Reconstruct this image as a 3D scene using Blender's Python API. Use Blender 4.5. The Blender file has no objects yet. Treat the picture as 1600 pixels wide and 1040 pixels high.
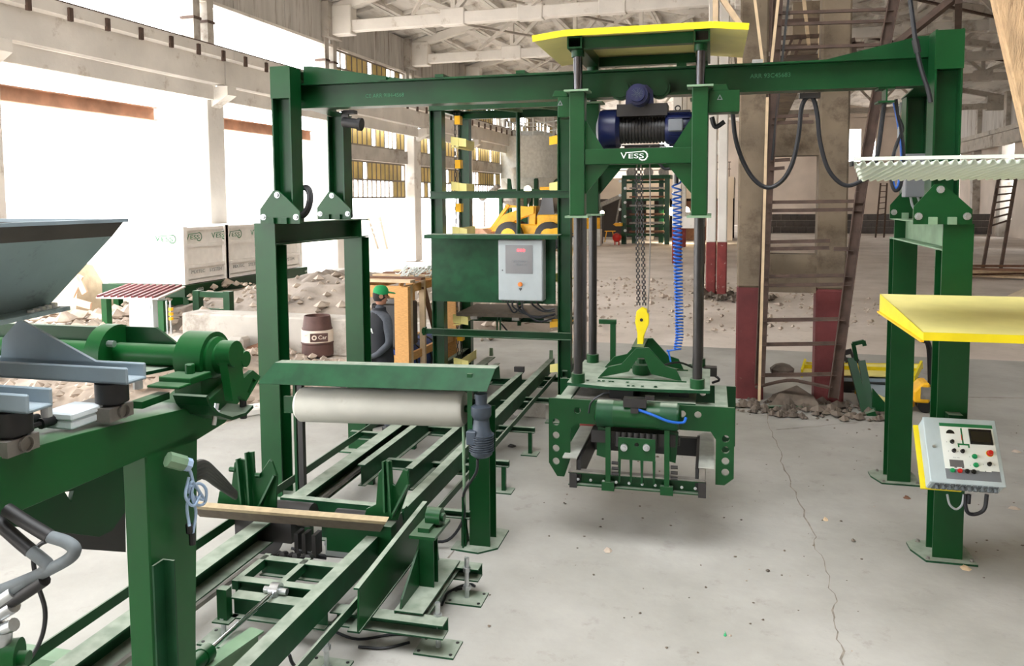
import bpy, bmesh, math, random
from mathutils import Vector, Matrix, noise
from mathutils.geometry import tessellate_polygon
random.seed(7)
S = bpy.context.scene
COL = S.collection
PI = math.pi
R = math.radians

# ------------------------------------------------------------------ camera, sky, light, exposure
FPX, CX, CY, EYE = 1250.0, 800.0, 402.3, 2.8
PITCH, ROLL, YAW = .0731, -.0066, -.2886
_cy, _sy, _cp, _sp, _cr, _sr = math.cos(YAW), math.sin(YAW), math.cos(PITCH), math.sin(PITCH), math.cos(ROLL), math.sin(ROLL)
CAMR = Matrix(((_cr, 0, _sr), (0, 1, 0), (-_sr, 0, _cr))) @ Matrix(((1, 0, 0), (0, _cp, -_sp), (0, _sp, _cp))) @ Matrix(((_cy, -_sy, 0), (_sy, _cy, 0), (0, 0, 1)))
cam_data = bpy.data.cameras.new('camera')
cam_data.sensor_width = 36
cam_data.lens = FPX / 1600 * 36
cam_data.shift_y = -(520 - CY) / 1600
cam_data.clip_start = .05
cam_data.clip_end = 400
cam = bpy.data.objects.new('camera', cam_data)
COL.objects.link(cam)
_r, _f, _u = CAMR[0], CAMR[1], CAMR[2]
cam.matrix_world = Matrix(((_r[0], _u[0], -_f[0], 0), (_r[1], _u[1], -_f[1], 0), (_r[2], _u[2], -_f[2], EYE), (0, 0, 0, 1)))
S.camera = cam

world = bpy.data.worlds.new('overcast_sky')
S.world = world
world.use_nodes = True
_bg = world.node_tree.nodes['Background']
_bg.inputs[0].default_value = (.97, .985, 1.0, 1)
_bg.inputs[1].default_value = 13.0

S.view_settings.view_transform = 'Standard'
S.view_settings.look = 'None'
S.view_settings.gamma = 1
S.view_settings.use_curve_mapping = False
S.view_settings.exposure = -.2
S.cycles.max_bounces = 8
S.cycles.diffuse_bounces = 5
S.cycles.use_denoising = True
S.cycles.sample_clamp_indirect = 12

# ------------------------------------------------------------------ measuring: a pixel of the photograph to a point of the place
def ray(px, py):
    return CAMR.transposed() @ Vector(((px - CX) / FPX, 1, -(py - CY) / FPX))
def at(px, py, x=None, y=None, z=None):
    d = ray(px, py)
    t = x / d.x if x is not None else y / d.y if y is not None else (z - EYE) / d.z
    return Vector((0, 0, EYE)) + d * t
GA = R(2.5)
G = Matrix.Translation((1.4, 6.68, 0)) @ Matrix.Rotation(GA, 4, 'Z')     # frame of the machine line: u along the gantry, v along the conveyor
GI = G.inverted()
def g(px, py, u=None, v=None, z=None):
    d = GI.to_3x3() @ ray(px, py)
    c = GI @ Vector((0, 0, EYE))
    t = (u - c.x) / d.x if u is not None else (v - c.y) / d.y if v is not None else (z - c.z) / d.z
    return c + d * t
ID = Matrix.Identity(4)

# ------------------------------------------------------------------ materials
def lin(c):
    return tuple((x / 12.92 if x <= .04045 else ((x + .055) / 1.055) ** 2.4) for x in (v / 255 for v in c)) + (1,)
def mat(name, col, rough=.5, metal=0, var=.12, scale=6, dust=0, dustcol=(150, 160, 145), bump=0, bscale=30, spots=None, emit=None, spec=.5, coord='Object', stretch=None):
    m = bpy.data.materials.new(name)
    m.use_nodes = True
    nt = m.node_tree
    N, L = nt.nodes, nt.links
    b = N['Principled BSDF']
    b.inputs['Roughness'].default_value = rough
    b.inputs['Metallic'].default_value = metal
    b.inputs['Specular IOR Level'].default_value = spec
    tc = N.new('ShaderNodeTexCoord')
    vec = tc.outputs[coord]
    if stretch:
        mp = N.new('ShaderNodeMapping'); mp.inputs['Scale'].default_value = stretch
        L.new(vec, mp.inputs[0]); vec = mp.outputs[0]
    n = N.new('ShaderNodeTexNoise'); n.inputs['Scale'].default_value = scale; n.inputs['Detail'].default_value = 6
    L.new(vec, n.inputs['Vector'])
    c = lin(col)
    mx = N.new('ShaderNodeMix'); mx.data_type = 'RGBA'
    mx.inputs['A'].default_value = tuple(v * (1 - var) for v in c[:3]) + (1,)
    mx.inputs['B'].default_value = tuple(min(1, v * (1 + var)) for v in c[:3]) + (1,)
    rp = N.new('ShaderNodeValToRGB'); rp.color_ramp.elements[0].position = .35; rp.color_ramp.elements[1].position = .65
    L.new(n.outputs['Fac'], rp.inputs[0]); L.new(rp.outputs[0], mx.inputs['Factor'])
    out = mx.outputs['Result']
    if spots:
        sc, lo, hi, scale2 = spots
        n2 = N.new('ShaderNodeTexNoise'); n2.inputs['Scale'].default_value = scale2; n2.inputs['Detail'].default_value = 9; n2.inputs['Roughness'].default_value = .7
        L.new(vec, n2.inputs['Vector'])
        r2 = N.new('ShaderNodeValToRGB'); r2.color_ramp.elements[0].position = lo; r2.color_ramp.elements[1].position = hi
        L.new(n2.outputs['Fac'], r2.inputs[0])
        m2 = N.new('ShaderNodeMix'); m2.data_type = 'RGBA'; m2.inputs['B'].default_value = lin(sc)
        L.new(r2.outputs[0], m2.inputs['Factor']); L.new(out, m2.inputs['A']); out = m2.outputs['Result']
    if dust:                                              # settled cement dust lies on upward faces
        ge = N.new('ShaderNodeNewGeometry'); sx = N.new('ShaderNodeSeparateXYZ')
        L.new(ge.outputs['Normal'], sx.inputs[0])
        mr = N.new('ShaderNodeMapRange'); mr.inputs['From Min'].default_value = .82; mr.inputs['From Max'].default_value = .98; mr.inputs['To Max'].default_value = dust
        L.new(sx.outputs['Z'], mr.inputs['Value'])
        mu = N.new('ShaderNodeMath'); mu.operation = 'MULTIPLY'
        n3 = N.new('ShaderNodeTexNoise'); n3.inputs['Scale'].default_value = 9; n3.inputs['Detail'].default_value = 5
        L.new(tc.outputs['Object'], n3.inputs['Vector'])
        m4 = N.new('ShaderNodeMapRange'); m4.inputs['From Min'].default_value = .3; m4.inputs['From Max'].default_value = .6; m4.inputs['To Min'].default_value = .62
        L.new(n3.outputs['Fac'], m4.inputs['Value'])
        L.new(mr.outputs[0], mu.inputs[0]); L.new(m4.outputs[0], mu.inputs[1])
        m3 = N.new('ShaderNodeMix'); m3.data_type = 'RGBA'; m3.inputs['B'].default_value = lin(dustcol)
        L.new(mu.outputs[0], m3.inputs['Factor']); L.new(out, m3.inputs['A']); out = m3.outputs['Result']
        ra = N.new('ShaderNodeMix'); ra.data_type = 'FLOAT'; ra.inputs['A'].default_value = rough; ra.inputs['B'].default_value = .9
        L.new(mu.outputs[0], ra.inputs['Factor']); L.new(ra.outputs['Result'], b.inputs['Roughness'])
    L.new(out, b.inputs['Base Color'])
    if bump:
        nb = N.new('ShaderNodeTexNoise'); nb.inputs['Scale'].default_value = bscale; nb.inputs['Detail'].default_value = 8
        L.new(vec, nb.inputs['Vector'])
        bp = N.new('ShaderNodeBump'); bp.inputs['Strength'].default_value = bump; bp.inputs['Distance'].default_value = .02
        L.new(nb.outputs['Fac'], bp.inputs['Height']); L.new(bp.outputs[0], b.inputs['Normal'])
    if emit:
        b.inputs['Emission Color'].default_value = lin(emit[0]); b.inputs['Emission Strength'].default_value = emit[1]
    return m
GREEN = mat('green_paint', (9, 58, 27), .34, dust=.6, var=.16, scale=3, spec=.28)
GREEN_SHADE = mat('deep_green_paint', (10, 62, 27), .34, var=.12, scale=2.5, dust=.3, spec=.32)  # darker copy of the fresh green, the gantry's shade put into its colour
GREEN_CLEAN = mat('fresh_green_paint', (13, 78, 33), .36, var=.12, scale=2.5, dust=.25, spec=.3)
GREEN_DUSTY = mat('dusty_green_paint', (17, 64, 37), .5, spec=.25, dust=.85, var=.2, scale=7, dustcol=(156, 164, 150))
GREEN_PALE = mat('pale_dusty_green_paint', (112, 140, 112), .6, var=.15)  # dusty steel, and window light painted on one portal head
YELLOW = mat('yellow_paint', (226, 206, 20), .4, var=.06)
YELLOW_PALE = mat('faded_yellow_paint', (232, 220, 140), .5, var=.08, scale=3)
YELLOW_MACHINE = mat('machine_yellow_paint', (236, 178, 22), .45, var=.1)
GREY = mat('grey_machine_paint', (140, 160, 162), .42, var=.1, scale=4, spots=((112, 128, 130), .56, .64, 5), dust=.2)
GREY_BLUE = mat('blue_grey_paint', (138, 154, 164), .42, var=.1, scale=5, dust=.3, dustcol=(170, 176, 178))
COLLAR = mat('dull_rim_steel', (72, 68, 64), .6, var=.12)  # shade of the hopper rim put into the steel colour
LIGHT_BOX = mat('light_grey_enclosure', (158, 166, 168), .4, var=.04)
PANEL_BOX = mat('powder_coated_enclosure', (176, 190, 194), .4, var=.05)
WHITE_PLASTIC = mat('white_plastic', (220, 230, 236), .45, var=.03)
GALV = mat('zinc_plated_steel', (186, 190, 192), .3, metal=.8, var=.15, scale=20)
ROD_DARK = mat('dark_polished_rod', (96, 96, 100), .16, metal=1, var=.05)
CHROME = mat('chromed_rod', (200, 204, 208), .12, metal=1, var=.05)
STEEL = mat('bare_worn_steel', (128, 124, 118), .5, metal=.5, var=.2, scale=10)
DARK = mat('dark_oily_steel', (34, 32, 32), .45, var=.2)
RUBBER = mat('black_rubber', (22, 22, 24), .55, var=.15)
BLACK_ROD = mat('black_guide_rod', (30, 28, 28), .3, var=.15)
CABLE = mat('black_cable', (18, 20, 26), .5, var=.1)
CABLE_BLUE = mat('blue_air_hose', (24, 88, 178), .35, var=.08)
CABLE_GREY = mat('grey_cable', (150, 156, 160), .5, var=.08)
CABLE_PALE = mat('pale_blue_cable', (160, 184, 214), .5, var=.06)
HOSE_GREY = mat('dusty_grey_hose', (104, 112, 116), .7, var=.2, scale=12)
BLUE_MOTOR = mat('dark_blue_motor_paint', (18, 27, 68), .35, var=.15)
GREY_MOTOR = mat('slate_motor_paint', (58, 68, 80), .5, var=.15)
ROLLER = mat('dusty_plastic_roller', (176, 175, 166), .75, var=.08, scale=3, spots=((150, 142, 122), .6, .75, 4))
PLY = mat('birch_plywood_edge', (158, 142, 112), .7, var=.12, scale=20)
PLY_FACE = mat('plywood_face', (84, 74, 62), .75, var=.15, scale=14)  # darkened: shadow on the tipped pallet board is in this colour
WOOD = mat('raw_pine', (190, 142, 84), .75, var=.18, scale=5, stretch=(4, 4, 30))
WOOD_PALE = mat('dry_pale_timber', (196, 172, 140), .8, var=.15, scale=5)
WOOD_DARK = mat('weathered_board', (112, 78, 58), .85, var=.2, scale=8)
TIMBER = mat('rough_sawn_timber', (190, 158, 122), .9, var=.2, scale=4, stretch=(6, 6, 1), bump=.5, bscale=20, spots=((120, 92, 66), .58, .7, 3))
CONC = mat('old_concrete', (178, 172, 163), .9, var=.12, scale=1.2, spots=((112, 100, 86), .52, .72, 1.1), bump=.35, bscale=9)
CONC_BROWN = mat('stained_brown_concrete', (112, 99, 82), .92, var=.2, scale=1.5, spots=((74, 62, 50), .5, .68, 2.2), bump=.45, bscale=14)
CONC_LIGHT = mat('whitewashed_concrete', (220, 216, 209), .9, var=.08, scale=1, spots=((150, 132, 112), .58, .76, 1.4), bump=.25, bscale=10)
PANEL_CONC = mat('ribbed_wall_panel', (190, 187, 182), .9, var=.12, scale=.8, stretch=(1, 3, .25), spots=((128, 116, 104), .52, .7, 1.5))
ROOF = mat('roof_slab_concrete', (222, 219, 213), .9, var=.16, scale=.7, spots=((128, 112, 94), .5, .7, .9), stretch=(1, .3, 1))
RED_PAINT = mat('oxide_red_band', (126, 54, 52), .85, var=.2, scale=3, spots=((176, 160, 150), .62, .7, 7), bump=.3)
RED_DARK = mat('dark_oxide_red_band', (96, 42, 42), .85, var=.2, scale=3, spots=((130, 112, 104), .64, .72, 9), bump=.3)
RUST = mat('rusty_steel', (80, 63, 54), .8, var=.22, scale=7, bump=.2)
RUST_ORANGE = mat('orange_primer_steel', (208, 168, 142), .8, var=.2, scale=2)
SLAB = None
WHITE_BIN = mat('off_white_bin_paint', (246, 242, 236), .6, var=.04)
BURGUNDY = mat('burgundy_roof_ribs', (112, 40, 46), .5, var=.1)
ROOF_PINK = mat('dusty_roof_sheet', (222, 206, 202), .6, var=.06)
SAND = mat('pale_sand', (176, 160, 136), .95, var=.12, scale=4, bump=.4, bscale=30)
RUBBLE = mat('broken_rubble', (172, 158, 144), .95, var=.25, scale=2.5)
RUBBLE_DARK = mat('dark_rubble', (104, 94, 84), .95, var=.35, scale=5)
LOGO_WHITE = mat('white_lettering', (232, 238, 234), .5, var=.02)
LOGO_GREEN = mat('green_lettering', (30, 116, 70), .5, var=.02)
LOGO_GREY = mat('grey_lettering', (150, 150, 146), .6, var=.05)
STAMP = mat('faint_stamped_lettering', (44, 112, 76), .5, var=.1)
BLACK = mat('black_plastic', (16, 17, 20), .35, var=.05)
RED = mat('red_plastic', (196, 34, 28), .35, var=.05)
ORANGE = mat('orange_button_plastic', (210, 120, 40), .4, var=.05)
GREEN_BTN = mat('green_plastic_button', (24, 150, 92), .3, var=.05)
LED = mat('lit_red_digits', (255, 40, 40), .4, emit=((255, 40, 50), 14))
LABEL_DARK = mat('grey_film', (112, 116, 122), .5, var=.04)
SCREEN = mat('unlit_screen', (30, 28, 30), .15, var=.05)
SMOKED = mat('smoked_window', (104, 104, 106), .2, var=.05)
LAMP = mat('lamp_glass', (255, 236, 200), .3, emit=((255, 226, 180), 60))
SKIN = mat('skin', (170, 120, 96), .6, var=.06)
VEST = mat('black_vest_cloth', (30, 32, 38), .85, var=.12)
SLEEVE = mat('dark_grey_knit', (74, 78, 86), .9, var=.1, scale=40)
TROUSERS = mat('charcoal_trousers', (62, 64, 72), .9, var=.1)
CAP = mat('green_cap_cloth', (22, 140, 78), .8, var=.08)
HAIR = mat('dark_hair', (34, 28, 26), .8)
DRUM = mat('rusty_brown_drum', (84, 58, 52), .7, var=.2, scale=6)
DRUM_LABEL = mat('cream_drum_label', (222, 208, 192), .7, var=.08, spots=((132, 96, 80), .6, .7, 5))
BLUE_DRUM = mat('blue_barrel_paint', (38, 70, 140), .5, var=.2)
TARP = mat('dark_plastic_sheet', (46, 46, 52), .4, var=.3)
WRAP = mat('clear_plastic_wrap', (206, 212, 208), .25, var=.1)
FACADE = mat('sunlit_plaster', (236, 232, 228), .9, var=.04)  # plain white plaster of the yard building
PANE_BLUE = mat('shaded_pane', (120, 124, 150), .2, var=.1)  # grey-blue windows of the yard building
GLASS_YELLOW = mat('dusty_yellow_pane', (214, 190, 120), .5, var=.25, scale=.9)
MULLION = mat('grey_window_bars', (132, 122, 110), .8, var=.1)
SILO = mat('pale_silo_paint', (206, 208, 204), .6, var=.1)
DARK_ROOM = mat('soot_dark_wall', (58, 54, 52), .95, var=.2, scale=.6)  # shade inside the far openings, painted as wall colour
BLOCK = mat('dark_concrete_block', (96, 92, 90), .95, var=.18, scale=2)
BACK_WALL = mat('dingy_plaster', (196, 184, 172), .95, var=.12, scale=.4)
COIL_WHITE = mat('white_translucent_sheet', (216, 226, 214), .5, var=.03)

def floor_mat(name, col, col2, scale, crack=0, bump=.2, bscale=14, grime=(120, 112, 104)):
    m = bpy.data.materials.new(name); m.use_nodes = True
    nt = m.node_tree; N, L = nt.nodes, nt.links; b = N['Principled BSDF']
    tc = N.new('ShaderNodeTexCoord')
    n1 = N.new('ShaderNodeTexNoise'); n1.inputs['Scale'].default_value = scale; n1.inputs['Detail'].default_value = 10; n1.inputs['Roughness'].default_value = .62
    n2 = N.new('ShaderNodeTexNoise'); n2.inputs['Scale'].default_value = scale * 7; n2.inputs['Detail'].default_value = 8; n2.inputs['Roughness'].default_value = .7
    for n in (n1, n2): L.new(tc.outputs['Object'], n.inputs['Vector'])
    r1 = N.new('ShaderNodeValToRGB'); e = r1.color_ramp.elements
    e[0].position, e[0].color = .3, lin(col2); e[1].position, e[1].color = .62, lin(col)
    L.new(n1.outputs['Fac'], r1.inputs[0])
    r2 = N.new('ShaderNodeValToRGB'); e = r2.color_ramp.elements
    e[0].position, e[1].position = .58, .72
    L.new(n2.outputs['Fac'], r2.inputs[0])
    mu = N.new('ShaderNodeMath'); mu.operation = 'MULTIPLY'; mu.inputs[1].default_value = .45
    L.new(r2.outputs[0], mu.inputs[0])
    mx = N.new('ShaderNodeMix'); mx.data_type = 'RGBA'; mx.inputs['B'].default_value = lin(grime)
    L.new(mu.outputs[0], mx.inputs['Factor']); L.new(r1.outputs[0], mx.inputs['A'])
    L.new(mx.outputs['Result'], b.inputs['Base Color'])
    b.inputs['Roughness'].default_value = .8
    bp = N.new('ShaderNodeBump'); bp.inputs['Strength'].default_value = bump; bp.inputs['Distance'].default_value = .015
    n3 = N.new('ShaderNodeTexNoise'); n3.inputs['Scale'].default_value = bscale; n3.inputs['Detail'].default_value = 10
    L.new(tc.outputs['Object'], n3.inputs['Vector']); L.new(n3.outputs['Fac'], bp.inputs['Height']); L.new(bp.outputs[0], b.inputs['Normal'])
    return m
MOUND = floor_mat('grey_spoil', (158, 146, 134), (122, 112, 102), .8, bump=.9, bscale=5, grime=(96, 86, 78))
SLAB = floor_mat('worn_slab_concrete', (168, 166, 160), (140, 138, 131), .55)
DIRT = floor_mat('dusty_dirt', (216, 206, 196), (186, 174, 162), .45, bump=.9, bscale=5, grime=(112, 98, 86))

# ------------------------------------------------------------------ mesh helpers
MAT_CACHE = {}
class MB:
    def __init__(s, M=ID):
        s.v, s.f, s.M = [], [], M
    def add(s, vs, fs):
        o = len(s.v)
        s.v += [s.M @ Vector(p) for p in vs]
        s.f += [tuple(i + o for i in f) for f in fs]
        return s
    def box(s, a, b):                                      # by two corners
        x0, x1 = sorted((a[0], b[0])); y0, y1 = sorted((a[1], b[1])); z0, z1 = sorted((a[2], b[2]))
        return s.add([(x0, y0, z0), (x1, y0, z0), (x1, y1, z0), (x0, y1, z0), (x0, y0, z1), (x1, y0, z1), (x1, y1, z1), (x0, y1, z1)],
                     [(0, 3, 2, 1), (4, 5, 6, 7), (0, 1, 5, 4), (1, 2, 6, 5), (2, 3, 7, 6), (3, 0, 4, 7)])
    def frame(s, p0, p1, up):
        p0, p1 = Vector(p0), Vector(p1)
        d = (p1 - p0).normalized(); up = Vector(up)
        side = d.cross(up)
        if side.length < 1e-5: side = d.cross(Vector((1, 0, 0)))
        side.normalize(); up = side.cross(d).normalized()
        return p0, p1, d, side, up
    def bar(s, p0, p1, w, h, up=(0, 0, 1), ox=0, oy=0):    # rectangular bar, w along side, h along up
        p0, p1, d, sd, up = s.frame(p0, p1, up)
        q = []
        for p in (p0, p1):
            for a, b in ((-1, -1), (1, -1), (1, 1), (-1, 1)):
                q.append(p + sd * (ox + a * w / 2) + up * (oy + b * h / 2))
        return s.add(q, [(0, 3, 2, 1), (4, 5, 6, 7), (0, 1, 5, 4), (1, 2, 6, 5), (2, 3, 7, 6), (3, 0, 4, 7)])
    def hsec(s, p0, p1, b, h, tf=.012, tw=.01, up=(0, 0, 1)):
        s.bar(p0, p1, b, tf, up, 0, h / 2 - tf / 2); s.bar(p0, p1, b, tf, up, 0, -h / 2 + tf / 2)
        return s.bar(p0, p1, tw, h - 2 * tf, up)
    def csec(s, p0, p1, b, h, t=.009, up=(0, 0, 1), flip=1):   # channel, web at -side*flip
        s.bar(p0, p1, b, t, up, 0, h / 2 - t / 2); s.bar(p0, p1, b, t, up, 0, -h / 2 + t / 2)
        return s.bar(p0, p1, t, h - 2 * t, up, -flip * (b / 2 - t / 2), 0)
    def angle(s, p0, p1, b, h, t=.007, up=(0, 0, 1), flip=1):
        s.bar(p0, p1, b, t, up, 0, -h / 2 + t / 2)
        return s.bar(p0, p1, t, h - t, up, -flip * (b / 2 - t / 2), t / 2)
    def tubebox(s, p0, p1, w, h, t=.006, up=(0, 0, 1)):       # open hollow section
        s.bar(p0, p1, w, t, up, 0, h / 2 - t / 2); s.bar(p0, p1, w, t, up, 0, -h / 2 + t / 2)
        s.bar(p0, p1, t, h - 2 * t, up, -w / 2 + t / 2, 0)
        return s.bar(p0, p1, t, h - 2 * t, up, w / 2 - t / 2, 0)
    def cyl(s, p0, p1, r, n=16, r1=None, cap=True):
        p0, p1, d, sd, up = s.frame(p0, p1, (0, 0, 1))
        r1 = r if r1 is None else r1
        q = []
        for p, rr in ((p0, r), (p1, r1)):
            for i in range(n):
                a = 2 * PI * i / n
                q.append(p + sd * (rr * math.cos(a)) + up * (rr * math.sin(a)))
        fs = [(i, (i + 1) % n, n + (i + 1) % n, n + i) for i in range(n)]
        if cap: fs += [tuple(range(n - 1, -1, -1)), tuple(range(n, 2 * n))]
        return s.add(q, fs)
    def ring(s, p0, p1, r, ri, n=20):
        p0, p1, d, sd, up = s.frame(p0, p1, (0, 0, 1))
        q = []
        for p, rr in ((p0, r), (p1, r), (p1, ri), (p0, ri)):
            for i in range(n):
                a = 2 * PI * i / n
                q.append(p + sd * (rr * math.cos(a)) + up * (rr * math.sin(a)))
        fs = []
        for k in range(4):
            for i in range(n):
                fs.append((k * n + i, k * n + (i + 1) % n, ((k + 1) % 4) * n + (i + 1) % n, ((k + 1) % 4) * n + i))
        return s.add(q, fs)
    def lathe(s, prof, base, axis=(0, 0, 1), n=20):           # prof: (r, h)
        p0, _, d, sd, up = s.frame(base, Vector(base) + Vector(axis), (0, 0, 1) if abs(Vector(axis).normalized().z) < .9 else (1, 0, 0))
        q = []
        for r, h in prof:
            for i in range(n):
                a = 2 * PI * i / n
                q.append(p0 + d * h + sd * (r * math.cos(a)) + up * (r * math.sin(a)))
        fs = [(k * n + i, k * n + (i + 1) % n, (k + 1) * n + (i + 1) % n, (k + 1) * n + i) for k in range(len(prof) - 1) for i in range(n)]
        fs += [tuple(range(n - 1, -1, -1)), tuple(range((len(prof) - 1) * n, len(prof) * n))]
        return s.add(q, fs)
    def tube(s, pts, r, n=8, smooth=4, rads=None):
        pts = [Vector(p) for p in pts]
        if smooth and len(pts) > 2:                           # catmull-rom
            out = []
            P = [2 * pts[0] - pts[1]] + pts + [2 * pts[-1] - pts[-2]]
            for i in range(1, len(P) - 2):
                for k in range(smooth):
                    t = k / smooth
                    a, b, c, d = P[i - 1], P[i], P[i + 1], P[i + 2]
                    out.append(.5 * ((2 * b) + (c - a) * t + (2 * a - 5 * b + 4 * c - d) * t * t + (3 * b - a - 3 * c + d) * t ** 3))
            out.append(pts[-1]); pts = out
        q, fs = [], []
        prev = None
        for i, p in enumerate(pts):
            d = (pts[min(i + 1, len(pts) - 1)] - pts[max(i - 1, 0)])
            if d.length < 1e-9: d = Vector((0, 0, 1))
            d.normalize()
            if prev is None:
                prev = d.orthogonal().normalized()
            sd = (prev - d * prev.dot(d))
            if sd.length < 1e-6: sd = d.orthogonal()
            sd.normalize(); prev = sd; up = d.cross(sd)
            for k in range(n):
                a = 2 * PI * k / n
                q.append(p + (sd * math.cos(a) + up * math.sin(a)) * r)
        for i in range(len(pts) - 1):
            for k in range(n):
                fs.append((i * n + k, i * n + (k + 1) % n, (i + 1) * n + (k + 1) % n, (i + 1) * n + k))
        fs += [tuple(range(n - 1, -1, -1)), tuple(range((len(pts) - 1) * n, len(pts) * n))]
        return s.add(q, fs)
    def plate(s, poly, o, ex, ey, t, holes=()):               # flat polygon of thickness t about the plane, with holes (lists of points)
        o, ex, ey = Vector(o), Vector(ex), Vector(ey)
        nz = ex.cross(ey).normalized()
        loops = [list(poly)] + [list(h) for h in holes]
        tri = tessellate_polygon([[Vector((a, b, 0)) for a, b in lp] for lp in loops])
        flat = [p for lp in loops for p in lp]
        n = len(flat)
        q = [o + ex * a + ey * b + nz * (t / 2) for a, b in flat] + [o + ex * a + ey * b - nz * (t / 2) for a, b in flat]
        fs = [tuple(f) for f in tri] + [tuple(i + n for i in reversed(f)) for f in tri]
        k = 0
        for lp in loops:
            m = len(lp)
            for i in range(m):
                fs.append((k + i, k + (i + 1) % m, k + (i + 1) % m + n, k + i + n))
            k += m
        return s.add(q, fs)
    def build(s, name, m, parent=None, smooth=False, bevel=0, kind=None):
        inv = WM[parent.name].inverted() if parent is not None else ID
        me = bpy.data.meshes.new(name)
        if parent is None and s.v:
            lo = Vector((min(p.x for p in s.v), min(p.y for p in s.v), min(p.z for p in s.v))); hi = Vector((max(p.x for p in s.v), max(p.y for p in s.v), lo.z))
            base = Vector(((lo.x + hi.x) / 2, (lo.y + hi.y) / 2, lo.z))
        else:
            base = Vector((0, 0, 0))
        me.from_pydata([(inv @ p) - base for p in s.v], [], s.f)
        bm = bmesh.new(); bm.from_mesh(me); bmesh.ops.recalc_face_normals(bm, faces=bm.faces); bm.to_mesh(me); bm.free()
        if smooth:
            me.shade_smooth()
            me.set_sharp_from_angle(angle=R(38))
        me.materials.append(m)
        o = bpy.data.objects.new(name, me); COL.objects.link(o)
        o.location = base
        if parent is not None: o.parent = parent
        WM[o.name] = (WM[parent.name] if parent is not None else Matrix.Translation(base))
        if parent is not None and kind is None and len(s.f) < 4000 and not any(w in name for w in ('letter', 'logo', 'legend', 'digit', 'sheet', 'hose', 'coil', 'chain', 'rope', 'cable', 'lead')):
            o = separate(o, bevel)
        if bevel and 'edge' not in o.modifiers:
            b = o.modifiers.new('edge', 'BEVEL'); b.width = bevel; b.segments = 1; b.limit_method = 'ANGLE'; b.angle_limit = R(50)
        if kind: o['kind'] = kind
        return o
WM = {}
def separate(o, bevel=0):
    """pieces of a part that stand apart from one another become parts of their own"""
    me = o.data; n = len(me.vertices)
    par = list(range(n))
    def find(i):
        while par[i] != i: par[i] = par[par[i]]; i = par[i]
        return i
    for e in me.edges:
        a, c = find(e.vertices[0]), find(e.vertices[1])
        if a != c: par[a] = c
    isl = {}
    for i in range(n): isl.setdefault(find(i), []).append(i)
    if len(isl) < 2: return o
    bb = []
    for k, vs in isl.items():
        P = [me.vertices[i].co for i in vs]
        bb.append([[min(p[a] for p in P) - .004 for a in range(3)], [max(p[a] for p in P) + .004 for a in range(3)], vs])
    merged = True
    while merged:
        merged = False; out = []
        for b in bb:
            for c in out:
                if all(b[0][a] <= c[1][a] and c[0][a] <= b[1][a] for a in range(3)):
                    c[0] = [min(b[0][a], c[0][a]) for a in range(3)]; c[1] = [max(b[1][a], c[1][a]) for a in range(3)]; c[2] = c[2] + b[2]; merged = True; break
            else: out.append(b)
        bb = out
    if len(bb) < 2: return o
    if len(bb) > 12:
        o['kind'] = 'stuff'; return o
    owner = {}
    for k, b in enumerate(bb):
        for i in b[2]: owner[i] = k
    name = o.name.split('.')[0]
    single = name[:-1] if name.endswith('s') and not name.endswith('ss') else name
    first = None
    for k in range(len(bb)):
        idx = {}; vs = []; fs = []
        for p in me.polygons:
            if owner[p.vertices[0]] == k:
                f = []
                for i in p.vertices:
                    if i not in idx: idx[i] = len(vs); vs.append(tuple(me.vertices[i].co))
                    f.append(idx[i])
                fs.append(f)
        m2 = bpy.data.meshes.new(single); m2.from_pydata(vs, [], fs)
        if me.polygons[0].use_smooth:
            m2.shade_smooth(); m2.set_sharp_from_angle(angle=R(38))
        m2.materials.append(me.materials[0])
        c = bpy.data.objects.new(single, m2); COL.objects.link(c); c.parent = o.parent; WM[c.name] = WM[o.name]
        if bevel:
            b = c.modifiers.new('edge', 'BEVEL'); b.width = bevel; b.segments = 1; b.limit_method = 'ANGLE'; b.angle_limit = R(50)
        if first is None: first = c
    bpy.data.objects.remove(o); bpy.data.meshes.remove(me)
    return first
def circ(cx, cy, r, n=14):
    return [(cx + r * math.cos(2 * PI * i / n), cy + r * math.sin(2 * PI * i / n)) for i in range(n)]
def tag(o, label, cat=None, group=None, kind=None):
    o['label'] = label
    if cat: o['category'] = cat
    if group: o['group'] = group
    if kind: o['kind'] = kind
    return o
def thing(name, label, cat, M=ID, loc=(0, 0, 0), group=None, kind=None, rotz=0):
    o = bpy.data.objects.new(name, None); COL.objects.link(o)
    o.empty_display_size = .1
    W = M @ Matrix.Translation(loc) @ Matrix.Rotation(rotz, 4, 'Z')
    o.location = W.to_translation(); o.rotation_euler = W.to_euler()
    WM[o.name] = W
    return tag(o, label, cat, group, kind)
def struct(name, kind='structure'):
    o = bpy.data.objects.new(name, None); COL.objects.link(o)
    o['kind'] = kind; WM[o.name] = ID
    return o
def copy_tree(o, W, parent=None):
    """a copy of a thing with copies of its parts; W places the copied thing"""
    c = o.copy(); COL.objects.link(c)
    if parent is None:
        c.location = W.to_translation(); c.rotation_euler = W.to_euler()
    else:
        c.parent = parent
    WM[c.name] = W
    for ch in o.children: copy_tree(ch, W, c)
    return c
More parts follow.
